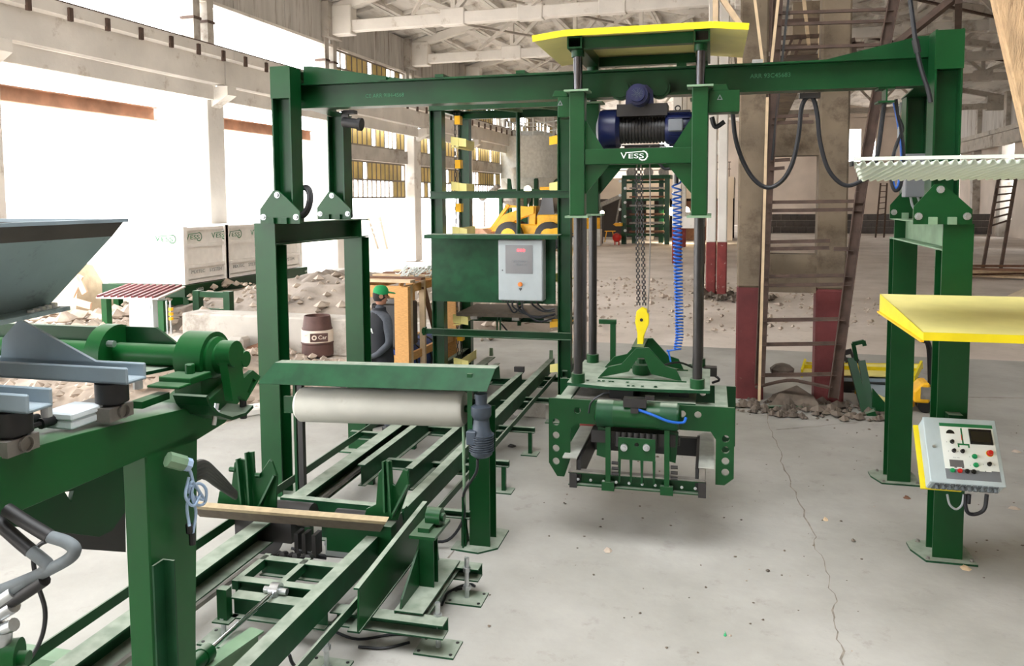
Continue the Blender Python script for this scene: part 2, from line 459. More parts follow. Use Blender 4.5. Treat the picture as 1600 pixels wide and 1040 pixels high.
def text(body, size, M, m, parent, name='lettering', depth=.002, align='CENTER', shear=0, space=1.0, sx=1.0):
    cu = bpy.data.curves.new('letters', 'FONT')
    cu.body = body; cu.size = size; cu.extrude = depth; cu.align_x = align; cu.align_y = 'CENTER'; cu.shear = shear; cu.space_character = space
    cu.resolution_u = 3
    ob = bpy.data.objects.new('letters', cu); COL.objects.link(ob)
    me = bpy.data.meshes.new_from_object(ob.evaluated_get(bpy.context.evaluated_depsgraph_get()))
    bpy.data.objects.remove(ob); bpy.data.curves.remove(cu)
    b = MB(M)
    b.add([(v.co.x * sx, v.co.y, v.co.z) for v in me.vertices], [tuple(p.vertices) for p in me.polygons])
    bpy.data.meshes.remove(me)
    return b.build(name, m, parent)
def facing(o, ex, ey):                                       # matrix of a text plane: origin, reading direction, up
    ex, ey = Vector(ex).normalized(), Vector(ey).normalized(); ez = ex.cross(ey)
    return Matrix(((ex.x, ey.x, ez.x, o[0]), (ex.y, ey.y, ez.y, o[1]), (ex.z, ey.z, ez.z, o[2]), (0, 0, 0, 1)))
def logo(M, size, m, parent):
    """the maker's mark: a tall V, its arm drawn over ESS into a gear rim round the last letter; size is the height of the V"""
    h = size
    text('V', h * 1.42, M @ Matrix.Translation((-1.6 * h, 0, 0)), m, parent, 'logo_lettering', sx=1.15)
    text('ESS', h * 1.05, M @ Matrix.Translation((.36 * h, -.08 * h, 0)), m, parent, 'logo_lettering', sx=1.75)
    b = MB(M); n = 15
    cx, r = 1.44 * h, .68 * h
    a0, a1 = R(-145), R(97)
    for k in range(n):
        a = a0 + (a1 - a0) * (k + .3) / n
        b.bar((cx + (r - h * .02) * math.cos(a), r * math.sin(a), 0), (cx + (r + h * .17) * math.cos(a), (r + h * .17) * math.sin(a), 0), h * .1, .002, (0, 0, 1))
    for k in range(24):
        a, c = a0 + (a1 - a0) * k / 24, a0 + (a1 - a0) * (k + 1) / 24
        b.bar((cx + r * math.cos(a), r * math.sin(a), 0), (cx + r * math.cos(c), r * math.sin(c), 0), h * .13, .002, (0, 0, 1))
    b.bar((-1.35 * h, h * .5, 0), (cx, r * .98, 0), .002, h * .12, (0, 1, 0))
    b.build('logo_gear', m, parent)
def bolt(mb, p, d, r=.012, h=.012):
    p, d = Vector(p), Vector(d).normalized()
    mb.cyl(p, p + d * h * .25, r * 1.5, 10); mb.cyl(p, p + d * h, r, 6)

# ================================================================== THE SETTING
XL, XM, XR, Y0, Y1 = -15.0, .55, 17.0, -9.0, 84.0
# ---- floor: near slab and the dirt of the rest of the hall
floor = struct('floor')
b = MB(); b.box((-6.3, Y0, -.25), (22, 15.3, 0)); b.build('slab', SLAB, floor)
b = MB(); b.box((-60, Y0 - 20, -.5), (60, 130, -.03)); b.build('dirt_ground', DIRT, floor)
def crack(pts, w, name='crack'):
    b = MB(); n = len(pts)
    q = []
    for i, p in enumerate(pts):
        a, c = pts[max(i - 1, 0)], pts[min(i + 1, n - 1)]
        d = (c - a).normalized(); s = Vector((d.y, -d.x, 0)) * w * random.uniform(.4, 1.3)
        q += [p + s + Vector((0, 0, .0025)), p - s + Vector((0, 0, .0025))]
    b.add(q, [(2 * i, 2 * i + 1, 2 * i + 3, 2 * i + 2) for i in range(n - 1)])
    return b.build(name, CRACK, floor)
CRACK = mat('dark_floor_crack', (128, 121, 111), .95, var=.3, scale=12)
def jag(pix, n=10, amp=.03):
    P = [at(x, y, z=0) for x, y in pix]; out = []
    for a, c in zip(P, P[1:]):
        for k in range(n):
            t = k / n
            out.append(a.lerp(c, t) + Vector((random.uniform(-amp, amp), random.uniform(-amp, amp), 0)))
    return out + [P[-1]]
crack(jag([(1196, 640), (1222, 720), (1268, 830), (1303, 930), (1318, 1040)], 12, .025), .006)
crack(jag([(1440, 619), (1600, 622)], 8, .006), .016, 'expansion_joint')
crack(jag([(1210, 672), (1340, 660)], 8, .03), .008)
crack(jag([(760, 800), (700, 872)], 6, .03), .007)

# ---- roof slabs, each a piece of the ceiling
ceiling = struct('ceiling')
proto = MB()
def roof_panel_mesh(w, l):
    b = MB()
    b.box((-w / 2 + .012, 0, .02), (w / 2 - .012, l - .02, .1))
    for s in (-1, 1): b.bar((s * (w / 2 - .09), 0, -.1), (s * (w / 2 - .09), l - .02, -.1), .14, .26)
    for k in range(5): b.bar((-w / 2 + .1, .1 + k * (l - .22) / 4, -.05), (w / 2 - .1, .1 + k * (l - .22) / 4, -.05), .1, .16)
    return b
panel = {}
def roof_panel(M, w, l):
    key = (round(w, 2), round(l, 2))
    if key not in panel:
        o = roof_panel_mesh(w, l).build('roof_panel', ROOF, ceiling); panel[key] = o
    else:
        o = panel[key].copy(); COL.objects.link(o)
    o.matrix_basis = M
BAY = 7.2
TY = [12.4 + BAY * k for k in range(-3, 11)]
def roof_half(xa, za, xb, zb, n, ys):
    d = Vector((xb - xa, 0, zb - za)); L = d.length; d.normalize(); w = L / n
    up = Vector((0, 1, 0)).cross(d) * -1
    if up.z < 0: up = -up
    for y in ys:
        for k in range(n):
            # slabs left out here, unseen, an added opening to let daylight onto the floor
            if -3 < y < 4 and -5 < (xa + xb) / 2 + (xb - xa) * ((k + .5) / n - .5) < 1.6: continue
            o = Vector((xa, y, za)) + d * (w * (k + .5))
            roof_panel(Matrix(((d.x, 0, up.x, o.x), (d.y, 1, up.y, o.y), (d.z, 0, up.z, o.z), (0, 0, 0, 1))), w, BAY)
XC, EAVE, RIDGE = (XL + XM) / 2, 10.0, 11.7
roof_half(XL - .3, EAVE, XC, RIDGE, 5, TY[:9]); roof_half(XC, RIDGE, XM, EAVE, 5, TY[:9])
XC2 = (XM + XR) / 2
roof_half(XM, EAVE, XC2, RIDGE, 5, TY[:9]); roof_half(XC2, RIDGE, XR + .3, EAVE, 5, TY[:9])
b = MB()
for (xa, za, xb, zb) in ((XL - .3, EAVE, XC, RIDGE), (XC, RIDGE, XM, EAVE), (XM, EAVE, XC2, RIDGE), (XC2, RIDGE, XR + .3, EAVE)):
    b.add([(xa, TY[9], za), (xb, TY[9], zb), (xb, Y1 + 1, zb), (xa, Y1 + 1, za), (xa, TY[9], za + .2), (xb, TY[9], zb + .2), (xb, Y1 + 1, zb + .2), (xa, Y1 + 1, za + .2)],
          [(0, 1, 2, 3), (4, 5, 6, 7), (0, 1, 5, 4), (1, 2, 6, 5), (2, 3, 7, 6), (3, 0, 4, 7)])
b.build('far_roof', ROOF, ceiling)

# ---- trusses of precast concrete
def truss(y, xa, xb, m=CONC_LIGHT):
    t = struct('truss')
    zc = 9.1; xm = (xa + xb) / 2; W = xb - xa
    b = MB(); b.box((xa + .3, y - .17, zc - .2), (xb - .3, y + .17, zc + .2)); b.build('bottom_chord', m, t, bevel=.02)
    b = MB()
    prof = [(xa + .25, 9.72), (xa + W * .25, 10.62), (xm, 11.34), (xb - W * .25, 10.62), (xb - .25, 9.72)]
    for p, q in zip(prof, prof[1:]): b.bar((p[0], y, p[1]), (q[0], y, q[1]), .3, .34)
    b.build('top_chord', m, t)
    nodes_b = [xa + W * f for f in (.04, .32, .5, .68, .96)]
    def top(x):
        for p, q in zip(prof, prof[1:]):
            if p[0] <= x <= q[0]: return p[1] + (q[1] - p[1]) * (x - p[0]) / (q[0] - p[0])
        return 9.8
    for x in nodes_b[1:4]:
        b = MB(); b.box((x - .45, y - .2, zc - .24), (x + .45, y + .2, zc + .34)); b.build('node_block', m, t, bevel=.03)
        b = MB(); b.bar((x, y, zc + .2), (x, y, top(x) - .1), .16, .2, (0, 1, 0)); b.build('post', m, t)
    for x0, x1 in ((.32, .18), (.32, .43), (.5, .41), (.5, .59), (.68, .57), (.68, .82)):
        p, q = xa + W * x0, xa + W * x1
        b = MB(); b.bar((p, y, zc + .25), (q, y, top(q) - .1), .16, .18, (0, 1, 0)); b.build('web_member', m, t)
    for s, x in ((1, xa), (-1, xb)):
        b = MB(); b.box((x + s * .02, y - .24, zc - .3), (x + s * 1.1, y + .24, zc + .75)); b.build('end_block', m, t, bevel=.03)
    return t
for y in TY[3:9] + [TY[9] + BAY * 1.2]:
    truss(y, XL, XM)
    truss(y, XM + .1, XR, CONC)
# horizontal wind bracing between the bottom chords
for (ya, yb) in ((26.8, 34), (34, 41.2), (19.6, 26.8), (41.2, 48.4)):
    br = struct('wind_bracing')
    for (xa, xb) in ((XL + 3.4, XC), (XC, XL + 3.4), (XC, XM - 3.2), (XM - 3.2, XC)):
        b = MB(); b.angle((xa, ya, 9.35), (xb, yb, 9.35 + (.03 if xa < xb else 0)), .11, .11, .02); b.build('brace', CONC, br)
    br = struct('wind_bracing')
    for xa, xb in ((XM + 2, XC2), (XC2, XR - 2)):
        b = MB(); b.angle((xa, ya, 9.35), (xb, yb, 9.35), .11, .11, .02); b.build('brace', RUST, br)

# ---- left wall: columns, crane girder, clerestory panels, far windows
CY_ = [12.4 + BAY * k for k in range(-3, 10)]
for y in CY_:
    c = struct('column')
    b = MB(); b.box((XL - .3, y - .38, 0 if y < 12 else 0), (XL + .45, y + .38, 6.0)); b.build('shaft', CONC_LIGHT, c, bevel=.03)
    for s in (-1, 1):
        b = MB(); b.box((XL - .25, y + s * .3 - .14, 6.0), (XL + .15, y + s * .3 + .14, 8.8)); b.build('upper_leg', CONC, c)
        b = MB(); b.box((XL - .28, y + s * .3 - .17, 7.86), (XL + .18, y + s * .3 + .17, 7.93)); b.build('steel_band', RUST, c)
    b = MB(); b.box((XL - .3, y - .5, 8.7), (XL + .35, y + .5, 9.95)); b.build('head_block', CONC, c)
    b = MB(); b.plate([(0, 0), (.6, .35), (.6, .6), (0, .6)], (XL + .4, y, 5.4), (1, 0, 0), (0, 0, 1), .4); b.build('corbel', CONC_LIGHT, c)
gl = struct('crane_girder')
for ya, yb in zip(CY_, CY_[1:]):
    b = MB()
    b.box((XL + .45, ya + .015, 6.05), (XL + .8, yb - .015, 6.8)); b.box((XL + .15, ya + .015, 6.72), (XL + 1.1, yb - .015, 6.98))
    b.build('girder_section', CONC_LIGHT, gl)
    b = MB(); b.box((XL + .5, ya + .3, 5.62), (XL + .62, yb - .3, 6.02)); b.build('girder_lip', CONC_LIGHT, gl)
    b = MB(); b.bar((XL + .62, ya, 7.06), (XL + .62, yb, 7.06), .12, .16); b.build('crane_rail', RUST, gl)
    for k in range(7):
        yy = ya + .5 + k * (BAY - 1) / 6
        b = MB(); b.box((XL + 1.09, yy - .05, 6.62), (XL + 1.16, yy + .05, 6.9)); b.build('rail_clamp', RUST, gl)
wl = struct('wall_left')
for ya, yb in zip(CY_, CY_[1:]):
    n = 5
    for k in range(n):
        y0, y1 = ya + .1 + (BAY - .2) * k / n, ya + .1 + (BAY - .2) * (k + 1) / n
        b = MB(); b.box((XL - .12 + .015 * (k % 2), y0 + .008, 8.52), (XL + .06 + .015 * (k % 2), y1 - .008, 9.98)); b.build('wall_panel', PANEL_CONC, wl)
    b = MB(); b.box((XL - .15, ya, 8.44), (XL + .12, yb, 8.53)); b.build('panel_sill', CONC_LIGHT, wl)
# clerestory window bars above the girder from the fourth bay on
nwin = 0
def pane_window(y0, y1, z0, z1, ny, nz, miss, x=XL, bars=MULLION, solid=0):
    """a steel window of small panes, many of them knocked out"""
    global nwin
    nwin += 1
    w = struct('window_%d' % nwin)
    b = MB(); dy, dz = (y1 - y0) / ny, (z1 - z0) / nz
    for i in range(ny + 1): b.box((x - .03, y0 + i * dy - .03, z0), (x + .03, y0 + i * dy + .03, z1))
    for j in range(nz + 1): b.box((x - .035, y0, z0 + j * dz - .035), (x + .035, y1, z0 + j * dz + .035))
    b.build('window_bars', bars, w)
    b = MB()
    for i in range(ny):
        for j in range(nz):
            if random.random() > miss(i / ny, j / nz):
                b.box((x - .008, y0 + i * dy + .03, z0 + j * dz + .03), (x + .008, y0 + (i + 1) * dy - .03, z0 + (j + 1) * dz - .03))
    if b.v: b.build('panes', GLASS_YELLOW, w, kind='stuff')
    return w
for k in range(5, 10):
    pane_window(CY_[k] + .5, CY_[k + 1] - .5, 7.15, 8.42, 14, 2, lambda u, v: .45)
for k in range(5, 10):
    y0, y1 = CY_[k] + .55, CY_[k + 1] - .5
    pane_window(y0, y1, 5.0, 6.0, 15, 1, lambda u, v: .2)
    pane_window(y0, y1, 2.9, 4.35, 15, 2, lambda u, v: .25 + (.75 if v < .4 and .2 < u < .75 else 0))
    b = MB(); b.box((XL - .15, y0, 4.4), (XL + .18, y1, 4.95)); b.build('lintel_beam', CONC, wl)
for k in range(8, 12):
    b = MB(); b.box((XL - .2, CY_[k] + .4, 0), (XL, CY_[k + 1] - .4, 1.6)); b.build('apron_wall', CONC_LIGHT, wl)
# primed steel lintels hung in the open bays
for ya, yb in ((6.0, 17.75), (20.3, 25.6)):
    o = MB(); o.csec((XL, ya, 5.08), (XL, yb, 5.08), .2, .34, .02); tag(o.build('steel_lintel', RUST_ORANGE), 'orange primed steel lintel spanning ' + ('the long open bay of the bright wall' if ya < 10 else 'the next bay behind the white column'), 'beam', kind='structure')

# ---- far end of the hall
we = struct('wall_back')
def wall_x(xa, xb, z0, z1, y, m, name='wall_section'):
    b = MB(); b.box((xa, y, z0), (xb, y + .3, z1)); return b.build(name, m, we)
wall_x(XL, XR + .3, 0, 6.2, Y1, BACK_WALL); wall_x(XL, XR + .3, 9.3, 10.4, Y1, BACK_WALL)
for xa, xb in ((XL, -9), (-7.6, -6.8), (-5.4, 8.6), (10.2, 10.7), (11.5, 14.6), (15.4, 15.8), (16.6, XR + .3)): wall_x(xa, xb, 6.2, 9.3, Y1, BACK_WALL, 'pier')
for (xa, xb) in ((XL, XC), (XC, XM), (XM, XC2), (XC2, XR)):
    za, zb = (10.4, 11.8) if xa in (XL, XM) else (11.8, 10.4)
    b = MB(); b.add([(xa, Y1, 10.35), (xb, Y1, 10.35), (xb, Y1, zb), (xa, Y1, za)], [(0, 1, 2, 3)]); b.build('gable', BACK_WALL, we)
# ---- right wall
wr = struct('wall_right')
b = MB(); b.box((XR, Y0, 0), (XR + .3, Y1, 1.2)); b.build('apron_wall', BACK_WALL, wr)
b = MB(); b.box((XR, Y0, 6.6), (XR + .3, Y1, 10.0)); b.build('upper_wall', PANEL_CONC, wr)
for k in range(13):
    ya = CY_[0] + k * BAY
    c = struct('column'); b = MB(); b.box((XR - .5, ya - .4, 0), (XR + .2, ya + .4, 6.2)); b.build('shaft', CONC, c)
    b = MB(); b.box((XR - .3, ya - .3, 6.2), (XR + .2, ya + .3, 9.9)); b.build('upper_shaft', CONC, c)
    b = MB(); b.box((XR + .02, ya + .4, 1.2), (XR + .28, ya + (6.0 if k % 2 else 7.1), 6.6)); b.build('infill_wall', BACK_WALL, wr)
gr = struct('crane_girder')
for k in range(13):
    ya = CY_[0] + k * BAY
    b = MB(); b.box((XR - 1.0, ya + .02, 6.2), (XR - .5, ya + BAY - .02, 7.2)); b.box((XR - 1.2, ya + .02, 7.0), (XR - .3, ya + BAY - .02, 7.3)); b.build('girder_section', CONC, gr)

# ---- end wall behind the lens, unseen; its gate opening is invented to shape the front light
wf = struct('wall_front')
for (xa, xb, z0, z1) in ((XL, -13.5, 0, 10), (-13.5, -6.5, 5.2, 10), (-6.5, XR, 0, 10), (XL, XR, 10, 11.9)):
    b = MB(); b.box((xa, Y0 - .3, z0), (xb, Y0, z1)); b.build('wall_section', BACK_WALL, wf)
# ---- the pair of twin-leg columns between the bays
def twin_column(y, xs, w, d, red, m, mr, ties, name_label):
    c = struct('twin_column')
    for x in xs:
        b = MB(); b.box((x - w / 2, y - d / 2, red), (x + w / 2, y + d / 2, 9.0)); b.build('shaft', m, c, bevel=.025)
        b = MB(); b.box((x - w / 2 - .003, y - d / 2 - .003, -.03), (x + w / 2 + .003, y + d / 2 + .003, red)); b.build('painted_base', mr, c, bevel=.025)
    for z0, z1 in ties:
        b = MB(); b.box((xs[0] + w / 2, y - d / 2 + .05, z0), (xs[1] - w / 2, y + d / 2 - .05, z1)); b.build('tie', m, c)
    b = MB(); b.box((xs[0] - w, y - d, 9.0), (xs[1] + w, y + d, 9.95)); b.build('head', m, c)
    return c
twin_column(11.68, (.03, 1.065), .37, .46, 1.56, CONC_BROWN, RED_DARK, ((1.5, 2.02), (3.36, 3.82), (5.6, 6.1)), '')
twin_column(23.4, (-1.03, -.73), .26, .4, 1.55, CONC_LIGHT, RED_PAINT, ((4, 4.4),), '')
for k in range(2, 5):
    twin_column(23.2 + 12 * (k - 1), (-1.6 - .7 * k, -.6 - .7 * k), .37, .46, 1.55, CONC_LIGHT, RED_PAINT, ((1.5, 2.0), (3.36, 3.8)), '')
# crane girder of the middle row
gm = struct('crane_girder')
for k in range(10):
    ya = 20 + k * 6
    b = MB(); b.box((.9, ya, 6.3), (1.5, ya + 5.97, 7.3)); b.build('girder_section', CONC_BROWN, gm)

# ---- lower building inside the far left bay with a railed deck
gal = struct('wall_far')
b = MB()
b.box((-16, 54, 2.75), (-1.0, 60, 4.15)); b.box((-16, 53.9, 3.0), (-1.0, 54, 3.25)); b.build('gallery_front', BACK_WALL, gal)
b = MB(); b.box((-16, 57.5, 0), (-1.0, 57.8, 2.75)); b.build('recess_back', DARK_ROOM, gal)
for x in (-15.5, -11.2, -6.4, -1.3):
    b = MB(); b.box((x - .25, 54.1, 0), (x + .25, 54.6, 2.75)); b.build('pier', BACK_WALL, gal)
b = MB(); b.box((-4.4, 54.2, 0), (-1.5, 54.4, 2.6)); b.build('closed_door', WOOD_DARK, gal)
rl = thing('deck_railing', 'thin steel railing along the far plastered gallery deck', 'railing', loc=(-8, 54.1, 4.15))
for z in (.5, .95):
    b = MB(); b.bar((-15.8, 54.1, 4.15 + z), (-1.2, 54.1, 4.15 + z), .05, .05); b.build('rail', RUST, rl)
for k in range(12):
    b = MB(); x = -15.6 + k * 1.3; b.bar((x, 54.1, 4.15), (x, 54.1, 5.12), .05, .05, (0, 1, 0)); b.build('post', RUST, rl)
# low wall of dark blocks across the far right bay
bw = struct('wall_of_blocks')
blk = None
for r_ in range(3):
    for k in range(30):
        M = Matrix.Translation((.2 + k * .62 + (.31 if r_ % 2 else 0), 66 + random.uniform(-.04, .04), r_ * .5))
        if blk is None:
            b = MB(); b.box((-.3, 0, 0), (.3, .4, .48)); blk = b.build('block', BLOCK, bw); o = blk
        else:
            o = blk.copy(); COL.objects.link(o)
        o.matrix_basis = M
# ---- outside: yard building beyond the open bays
fb = struct('yard_building')
b = MB(); b.box((-46, 8, 0), (-40, 70, 9)); b.build('facade', FACADE, fb)
for px in (34, 60, 84, 97, 106, 123):
    p = at(px, 270, x=-39.99); wdt = .75 if px < 80 else .3
    b = MB(); b.box((-40.04, p.y - wdt * .7, 3.95), (-39.96, p.y + wdt * .7, 5.0 if px < 50 else 4.6)); b.build('pane', PANE_BLUE, fb)

# ================================================================== GROUND HEAPS
def heap(name, cx, cy, rx, ry, h, m, label, cat='heap', n=26, rough=.35, seed=1, flat=0, z0=-.05):
    b = MB(); q = []; fs = []
    for i in range(n + 1):
        r = i / n
        for k in range(n * 2):
            a = 2 * PI * k / (n * 2)
            x, y = cx + rx * r * math.cos(a), cy + ry * r * math.sin(a)
            hh = h * max(0, (1 - r ** 1.5)) if not flat else h * min(1, (1 - r) / flat)
            nz = noise.noise(Vector((x * 1.3, y * 1.3, seed))) * rough * h * (1 - r) + noise.noise(Vector((x * 4, y * 4, seed))) * rough * .3 * h * (1 - r ** 3)
            q.append((x, y, z0 + hh + nz))
    for i in range(n):
        for k in range(n * 2):
            fs.append((i * n * 2 + k, i * n * 2 + (k + 1) % (n * 2), (i + 1) * n * 2 + (k + 1) % (n * 2), (i + 1) * n * 2 + k))
    b.add(q, fs)
    return tag(b.build(name, m, smooth=True), label, cat, kind='stuff')
heap('earth_mound', -9.3, 17.5, 5.6, 3.6, 1.0, MOUND, 'long grey mound of earth heaped behind the low concrete wall', seed=3, rough=.5)
heap('sand_heap', 10.2, 19.5, 5.6, 4.0, 2.65, SAND, 'tall heap of tan sand sloping behind the machine post', seed=5, rough=.12)
heap('rubble_bank', -9.2, 10.4, 3.0, 2.2, .42, RUBBLE, 'low bank of broken rubble in front of the concrete wall', seed=8, rough=.9)
def stones(name, n, area, rmin, rmax, m, label, zf=lambda x, y: 0, cat='rubble', seed=2):
    rnd = random.Random(seed); b = MB()
    for _ in range(n):
        x, y = area(rnd); r = rnd.uniform(rmin, rmax) * (1 if rnd.random() > .15 else 1.8); z = zf(x, y)
        vs = []
        for dx, dy, dz in ((1, 0, 0), (-1, 0, 0), (0, 1, 0), (0, -1, 0), (0, 0, 1), (0, 0, -.6), (.7, .7, .4), (-.7, .6, .3)):
            vs.append((x + dx * r * rnd.uniform(.6, 1.2), y + dy * r * rnd.uniform(.6, 1.2), z + r * .35 + dz * r * rnd.uniform(.4, .9)))
        b.add(vs, [(0, 6, 4), (6, 2, 4), (2, 7, 4), (7, 1, 4), (1, 3, 4), (3, 0, 4), (0, 2, 6), (2, 1, 7), (0, 5, 2), (2, 5, 1), (1, 5, 3), (3, 5, 0)])
    return tag(b.build(name, m), label, cat, kind='stuff')
def ell(cx, cy, rx, ry):
    def f(r):
        a, q = r.uniform(0, 2 * PI), math.sqrt(r.random())
        return cx + rx * q * math.cos(a), cy + ry * q * math.sin(a)
    return f
stones('broken_brick_rubble', 900, ell(-9.0, 10.3, 3.4, 2.6), .03, .1, RUBBLE, 'field of broken brick and concrete lumps before the low wall', zf=lambda x, y: max(0, .36 * (1 - (((x + 9.2) / 3) ** 2 + ((y - 10.4) / 2.2) ** 2))), seed=4)
stones('mound_stones', 500, ell(-9.6, 17.0, 6.2, 3.2), .03, .14, RUBBLE, 'loose stones scattered over the grey earth mound', zf=lambda x, y: max(0, .92 * (1 - ((((x + 9.6) / 6.6) ** 2 + ((y - 17.5) / 3.6) ** 2) ** .75))), seed=6)
stones('yard_rubble', 700, ell(-15.5, 17.5, 3.6, 4), .05, .2, RUBBLE, 'pale rubble strewn in the open bay by the red roofed cabinet', seed=9)
stones('column_debris', 260, ell(.75, 11.05, 1.1, .5), .015, .07, RUBBLE_DARK, 'crumbled dark debris around the foot of the twin columns', seed=11)
stones('dirt_clods', 700, ell(-2.5, 22, 6, 6), .02, .07, RUBBLE, 'small clods lying over the open dirt behind the hoist', seed=12)
stones('column_clods', 120, ell(-.3, 23, 1.0, .8), .04, .16, RUBBLE_DARK, 'dark clods heaped against the whitewashed twin column', seed=13)
stones('floor_chips', 170, lambda r: (r.uniform(-1.9, 3.2), r.uniform(4.6, 11)), .004, .013, RUBBLE_DARK, 'tiny dark chips and flakes littering the near slab', seed=14)
stones('pale_floor_chips', 26, lambda r: (r.uniform(-1.0, 3.4), r.uniform(4.8, 9)), .004, .01, RUBBLE, 'small pale flakes littering the near slab', seed=15)

# ================================================================== GANTRY (frame G: u along the beam, v along the conveyor)
gan = thing('portal_gantry', 'tall dark green steel portal gantry with one long crossing beam on hinged posts', 'gantry', G, (-2.7, .9, 0))
uLf = g(400.2, 349, v=0).x
POSTS = {'RF': (-.005, 0.0), 'RR': (.01, 1.73), 'LF': (uLf, -.03), 'LR': (-5.63, 1.5)}
PH, PW, PD = 2.59, .21, .2
for k, (u, v) in POSTS.items():
    m = GREEN_SHADE
    b = MB(G); b.hsec((u + PW / 2, v + PD / 2, .015), (u + PW / 2, v + PD / 2, 2.385), PW, PD, .015, .011, (0, 1, 0))
    p = b.build('lower_post', m, gan)
    b = MB(G)
    poly = [(-.1, -.12), (.16, -.12), (.31, -.06), (.31, .34), (.16, .38), (-.1, .38)] if k[0] == 'L' else [(-.13, .12), (-.06, -.07), (.3, -.07), (.3, .3), (-.06, .32), (-.13, .26)]
    b.plate(poly, (u, v, .008), (1, 0, 0), (0, 1, 0), .016)
    p2 = b.build('base_plate', GREEN_DUSTY, p)
    b = MB(G)
    for x, y in ((-.04, -.04), (.27, -.02), (.27, .26), (-.04, .28)): bolt(b, (u + x, v + y, .016), (0, 0, 1), .012, .02)
    b.build('anchor_bolts', STEEL, p)
for s in ('L', 'R'):
    (u0, v0), (u1, v1) = POSTS[s + 'F'], POSTS[s + 'R']
    b = MB(G); b.hsec((u0 + PW / 2, v0 + .012, 2.49), (u1 + PW / 2, v1 + PD, 2.49), PW, .2, .012, .01)
    p = b.build('portal_head', GREEN_PALE if s == 'R' else GREEN, gan)  # pale green paints the window light onto one head
    for (u, v) in ((u0, v0), (u1, v1)):
        b = MB(G); b.box((u, v - .004, 2.38), (u + PW, v + .012, 2.592)); b.build('end_plate', GREEN_SHADE, p)
UP = {'RF': (-.095, .19), 'RR': (g(1413, 250, v=1.75).x, .19), 'LF': (g(427, 170, v=0).x, .19), 'LR': (-5.8, .19)}
TOPZ = {'RF': 4.03, 'RR': 3.75, 'LF': 4.0, 'LR': 3.72}
for k, (u, wd) in UP.items():
    v = POSTS[k][1]
    b = MB(G); b.hsec((u + wd / 2, v + .1, 2.6), (u + wd / 2, v + .1, TOPZ[k]), .2, wd, .014, .01, (1, 0, 0))
    p = b.build('upper_post', GREEN if k[1] == 'F' else GREEN, gan)
    # hinge plates with pins at the foot, front and back of the post
    for vv in ((v - .03,) if k[1] == 'F' else (v - .03,)):
        c = u + wd / 2 - .02
        b = MB(G)
        b.plate([(-.2, 0), (.2, 0), (.2, .11), (.07, .235), (-.01, .3), (-.06, .3), (-.2, .13)], (c, vv, 2.59), (1, 0, 0), (0, 0, 1), .016)
        h = b.build('hinge_plate', GREEN_SHADE, p)
        b = MB(G)
        for x, z in ((-.02, .26), (-.165, .06), (.165, .06)): bolt(b, (c + x, vv - .008, 2.59 + z), (0, -1, 0), .019, .022)
        tag(b.build('hinge_pins', GALV, p), 'bright hinge pin heads')
        b = MB(G)
        for x in (-.07, .06): b.box((c + x - .028, vv - .045, 2.59), (c + x + .028, vv - .008, 2.645))
        b.build('stop_tab', GREEN_PALE if k[0] == 'R' else GREEN, p)
for s in ('L', 'R'):
    (u0, wd), (u1, _) = UP[s + 'F'], UP[s + 'R']
    v0, v1 = POSTS[s + 'F'][1], POSTS[s + 'R'][1]
    zt = 4.02 if s == 'R' else 4.0
    b = MB(G)
    b.csec((u0 + wd / 2, v0 + .012, zt - .14), (u1 + wd / 2, v1 + .22, zt - .14), .19, .28, .012, flip=-1 if s == 'R' else 1)
    p = b.build('cap_beam', GREEN, gan)
    b = MB(G); b.box((u0 - .004, v0 - .006, zt - .28), (u0 + wd + .004, v0 + .012, zt + .004)); b.build('cap_plate', GREEN_SHADE, p)
BV, BZ0, BZ1 = .33, 3.655, 3.885
ub0, ub1 = UP['LF'][0] + .19, UP['RF'][0] + .0
b = MB(G); b.hsec((ub0 - .1, BV, (BZ0 + BZ1) / 2), (ub1 + .1, BV, (BZ0 + BZ1) / 2), .18, BZ1 - BZ0, .015, .012)
beam = b.build('main_beam', GREEN, gan)
b = MB(G); b.plate([(ub0 - .02, 0), (ub0 + 1.0, 0), (ub0 + .05, .16), (ub0 - .02, .16)], (0, BV - .06, BZ1), (1, 0, 0), (0, 0, 1), .014); b.build('haunch_plate', GREEN, beam)
b = MB(G); b.plate([(ub1 + .02, 0), (ub1 - .75, 0), (ub1 - .06, .15), (ub1 + .02, .15)], (0, BV - .06, BZ1), (1, 0, 0), (0, 0, 1), .014); b.build('haunch_plate', GREEN, beam)
for px in (600, 689, 815, 1065, 1183):
    u = g(px, 122, v=BV - .05).x
    b = MB(G); b.box((u - .04, BV - .1, BZ1 - .002), (u + .04, BV + .1, BZ1 + .026)); b.build('top_clip', GALV if px > 1100 else GREEN, beam)
text('CE ARR 9IIH-4S68', .05, G @ facing((-4.62, BV - .0075, BZ0 + .1), (1, 0, 0), (0, 0, 1)), STAMP, beam, 'stamped_lettering')
text('ARR 93C45683', .05, G @ facing((-1.24, BV - .0075, BZ0 + .135), (1, 0, 0), (0, 0, 1)), STAMP, beam, 'stamped_lettering')
# buffer stops under the beam ends
b = MB(G); u = g(1382, 158, v=BV).x; b.hsec((u, BV - .08, BZ0 - .06), (u, BV + .08, BZ0 - .06), .12, .12, .015, .012); b.build('buffer_stop', GREEN, beam)
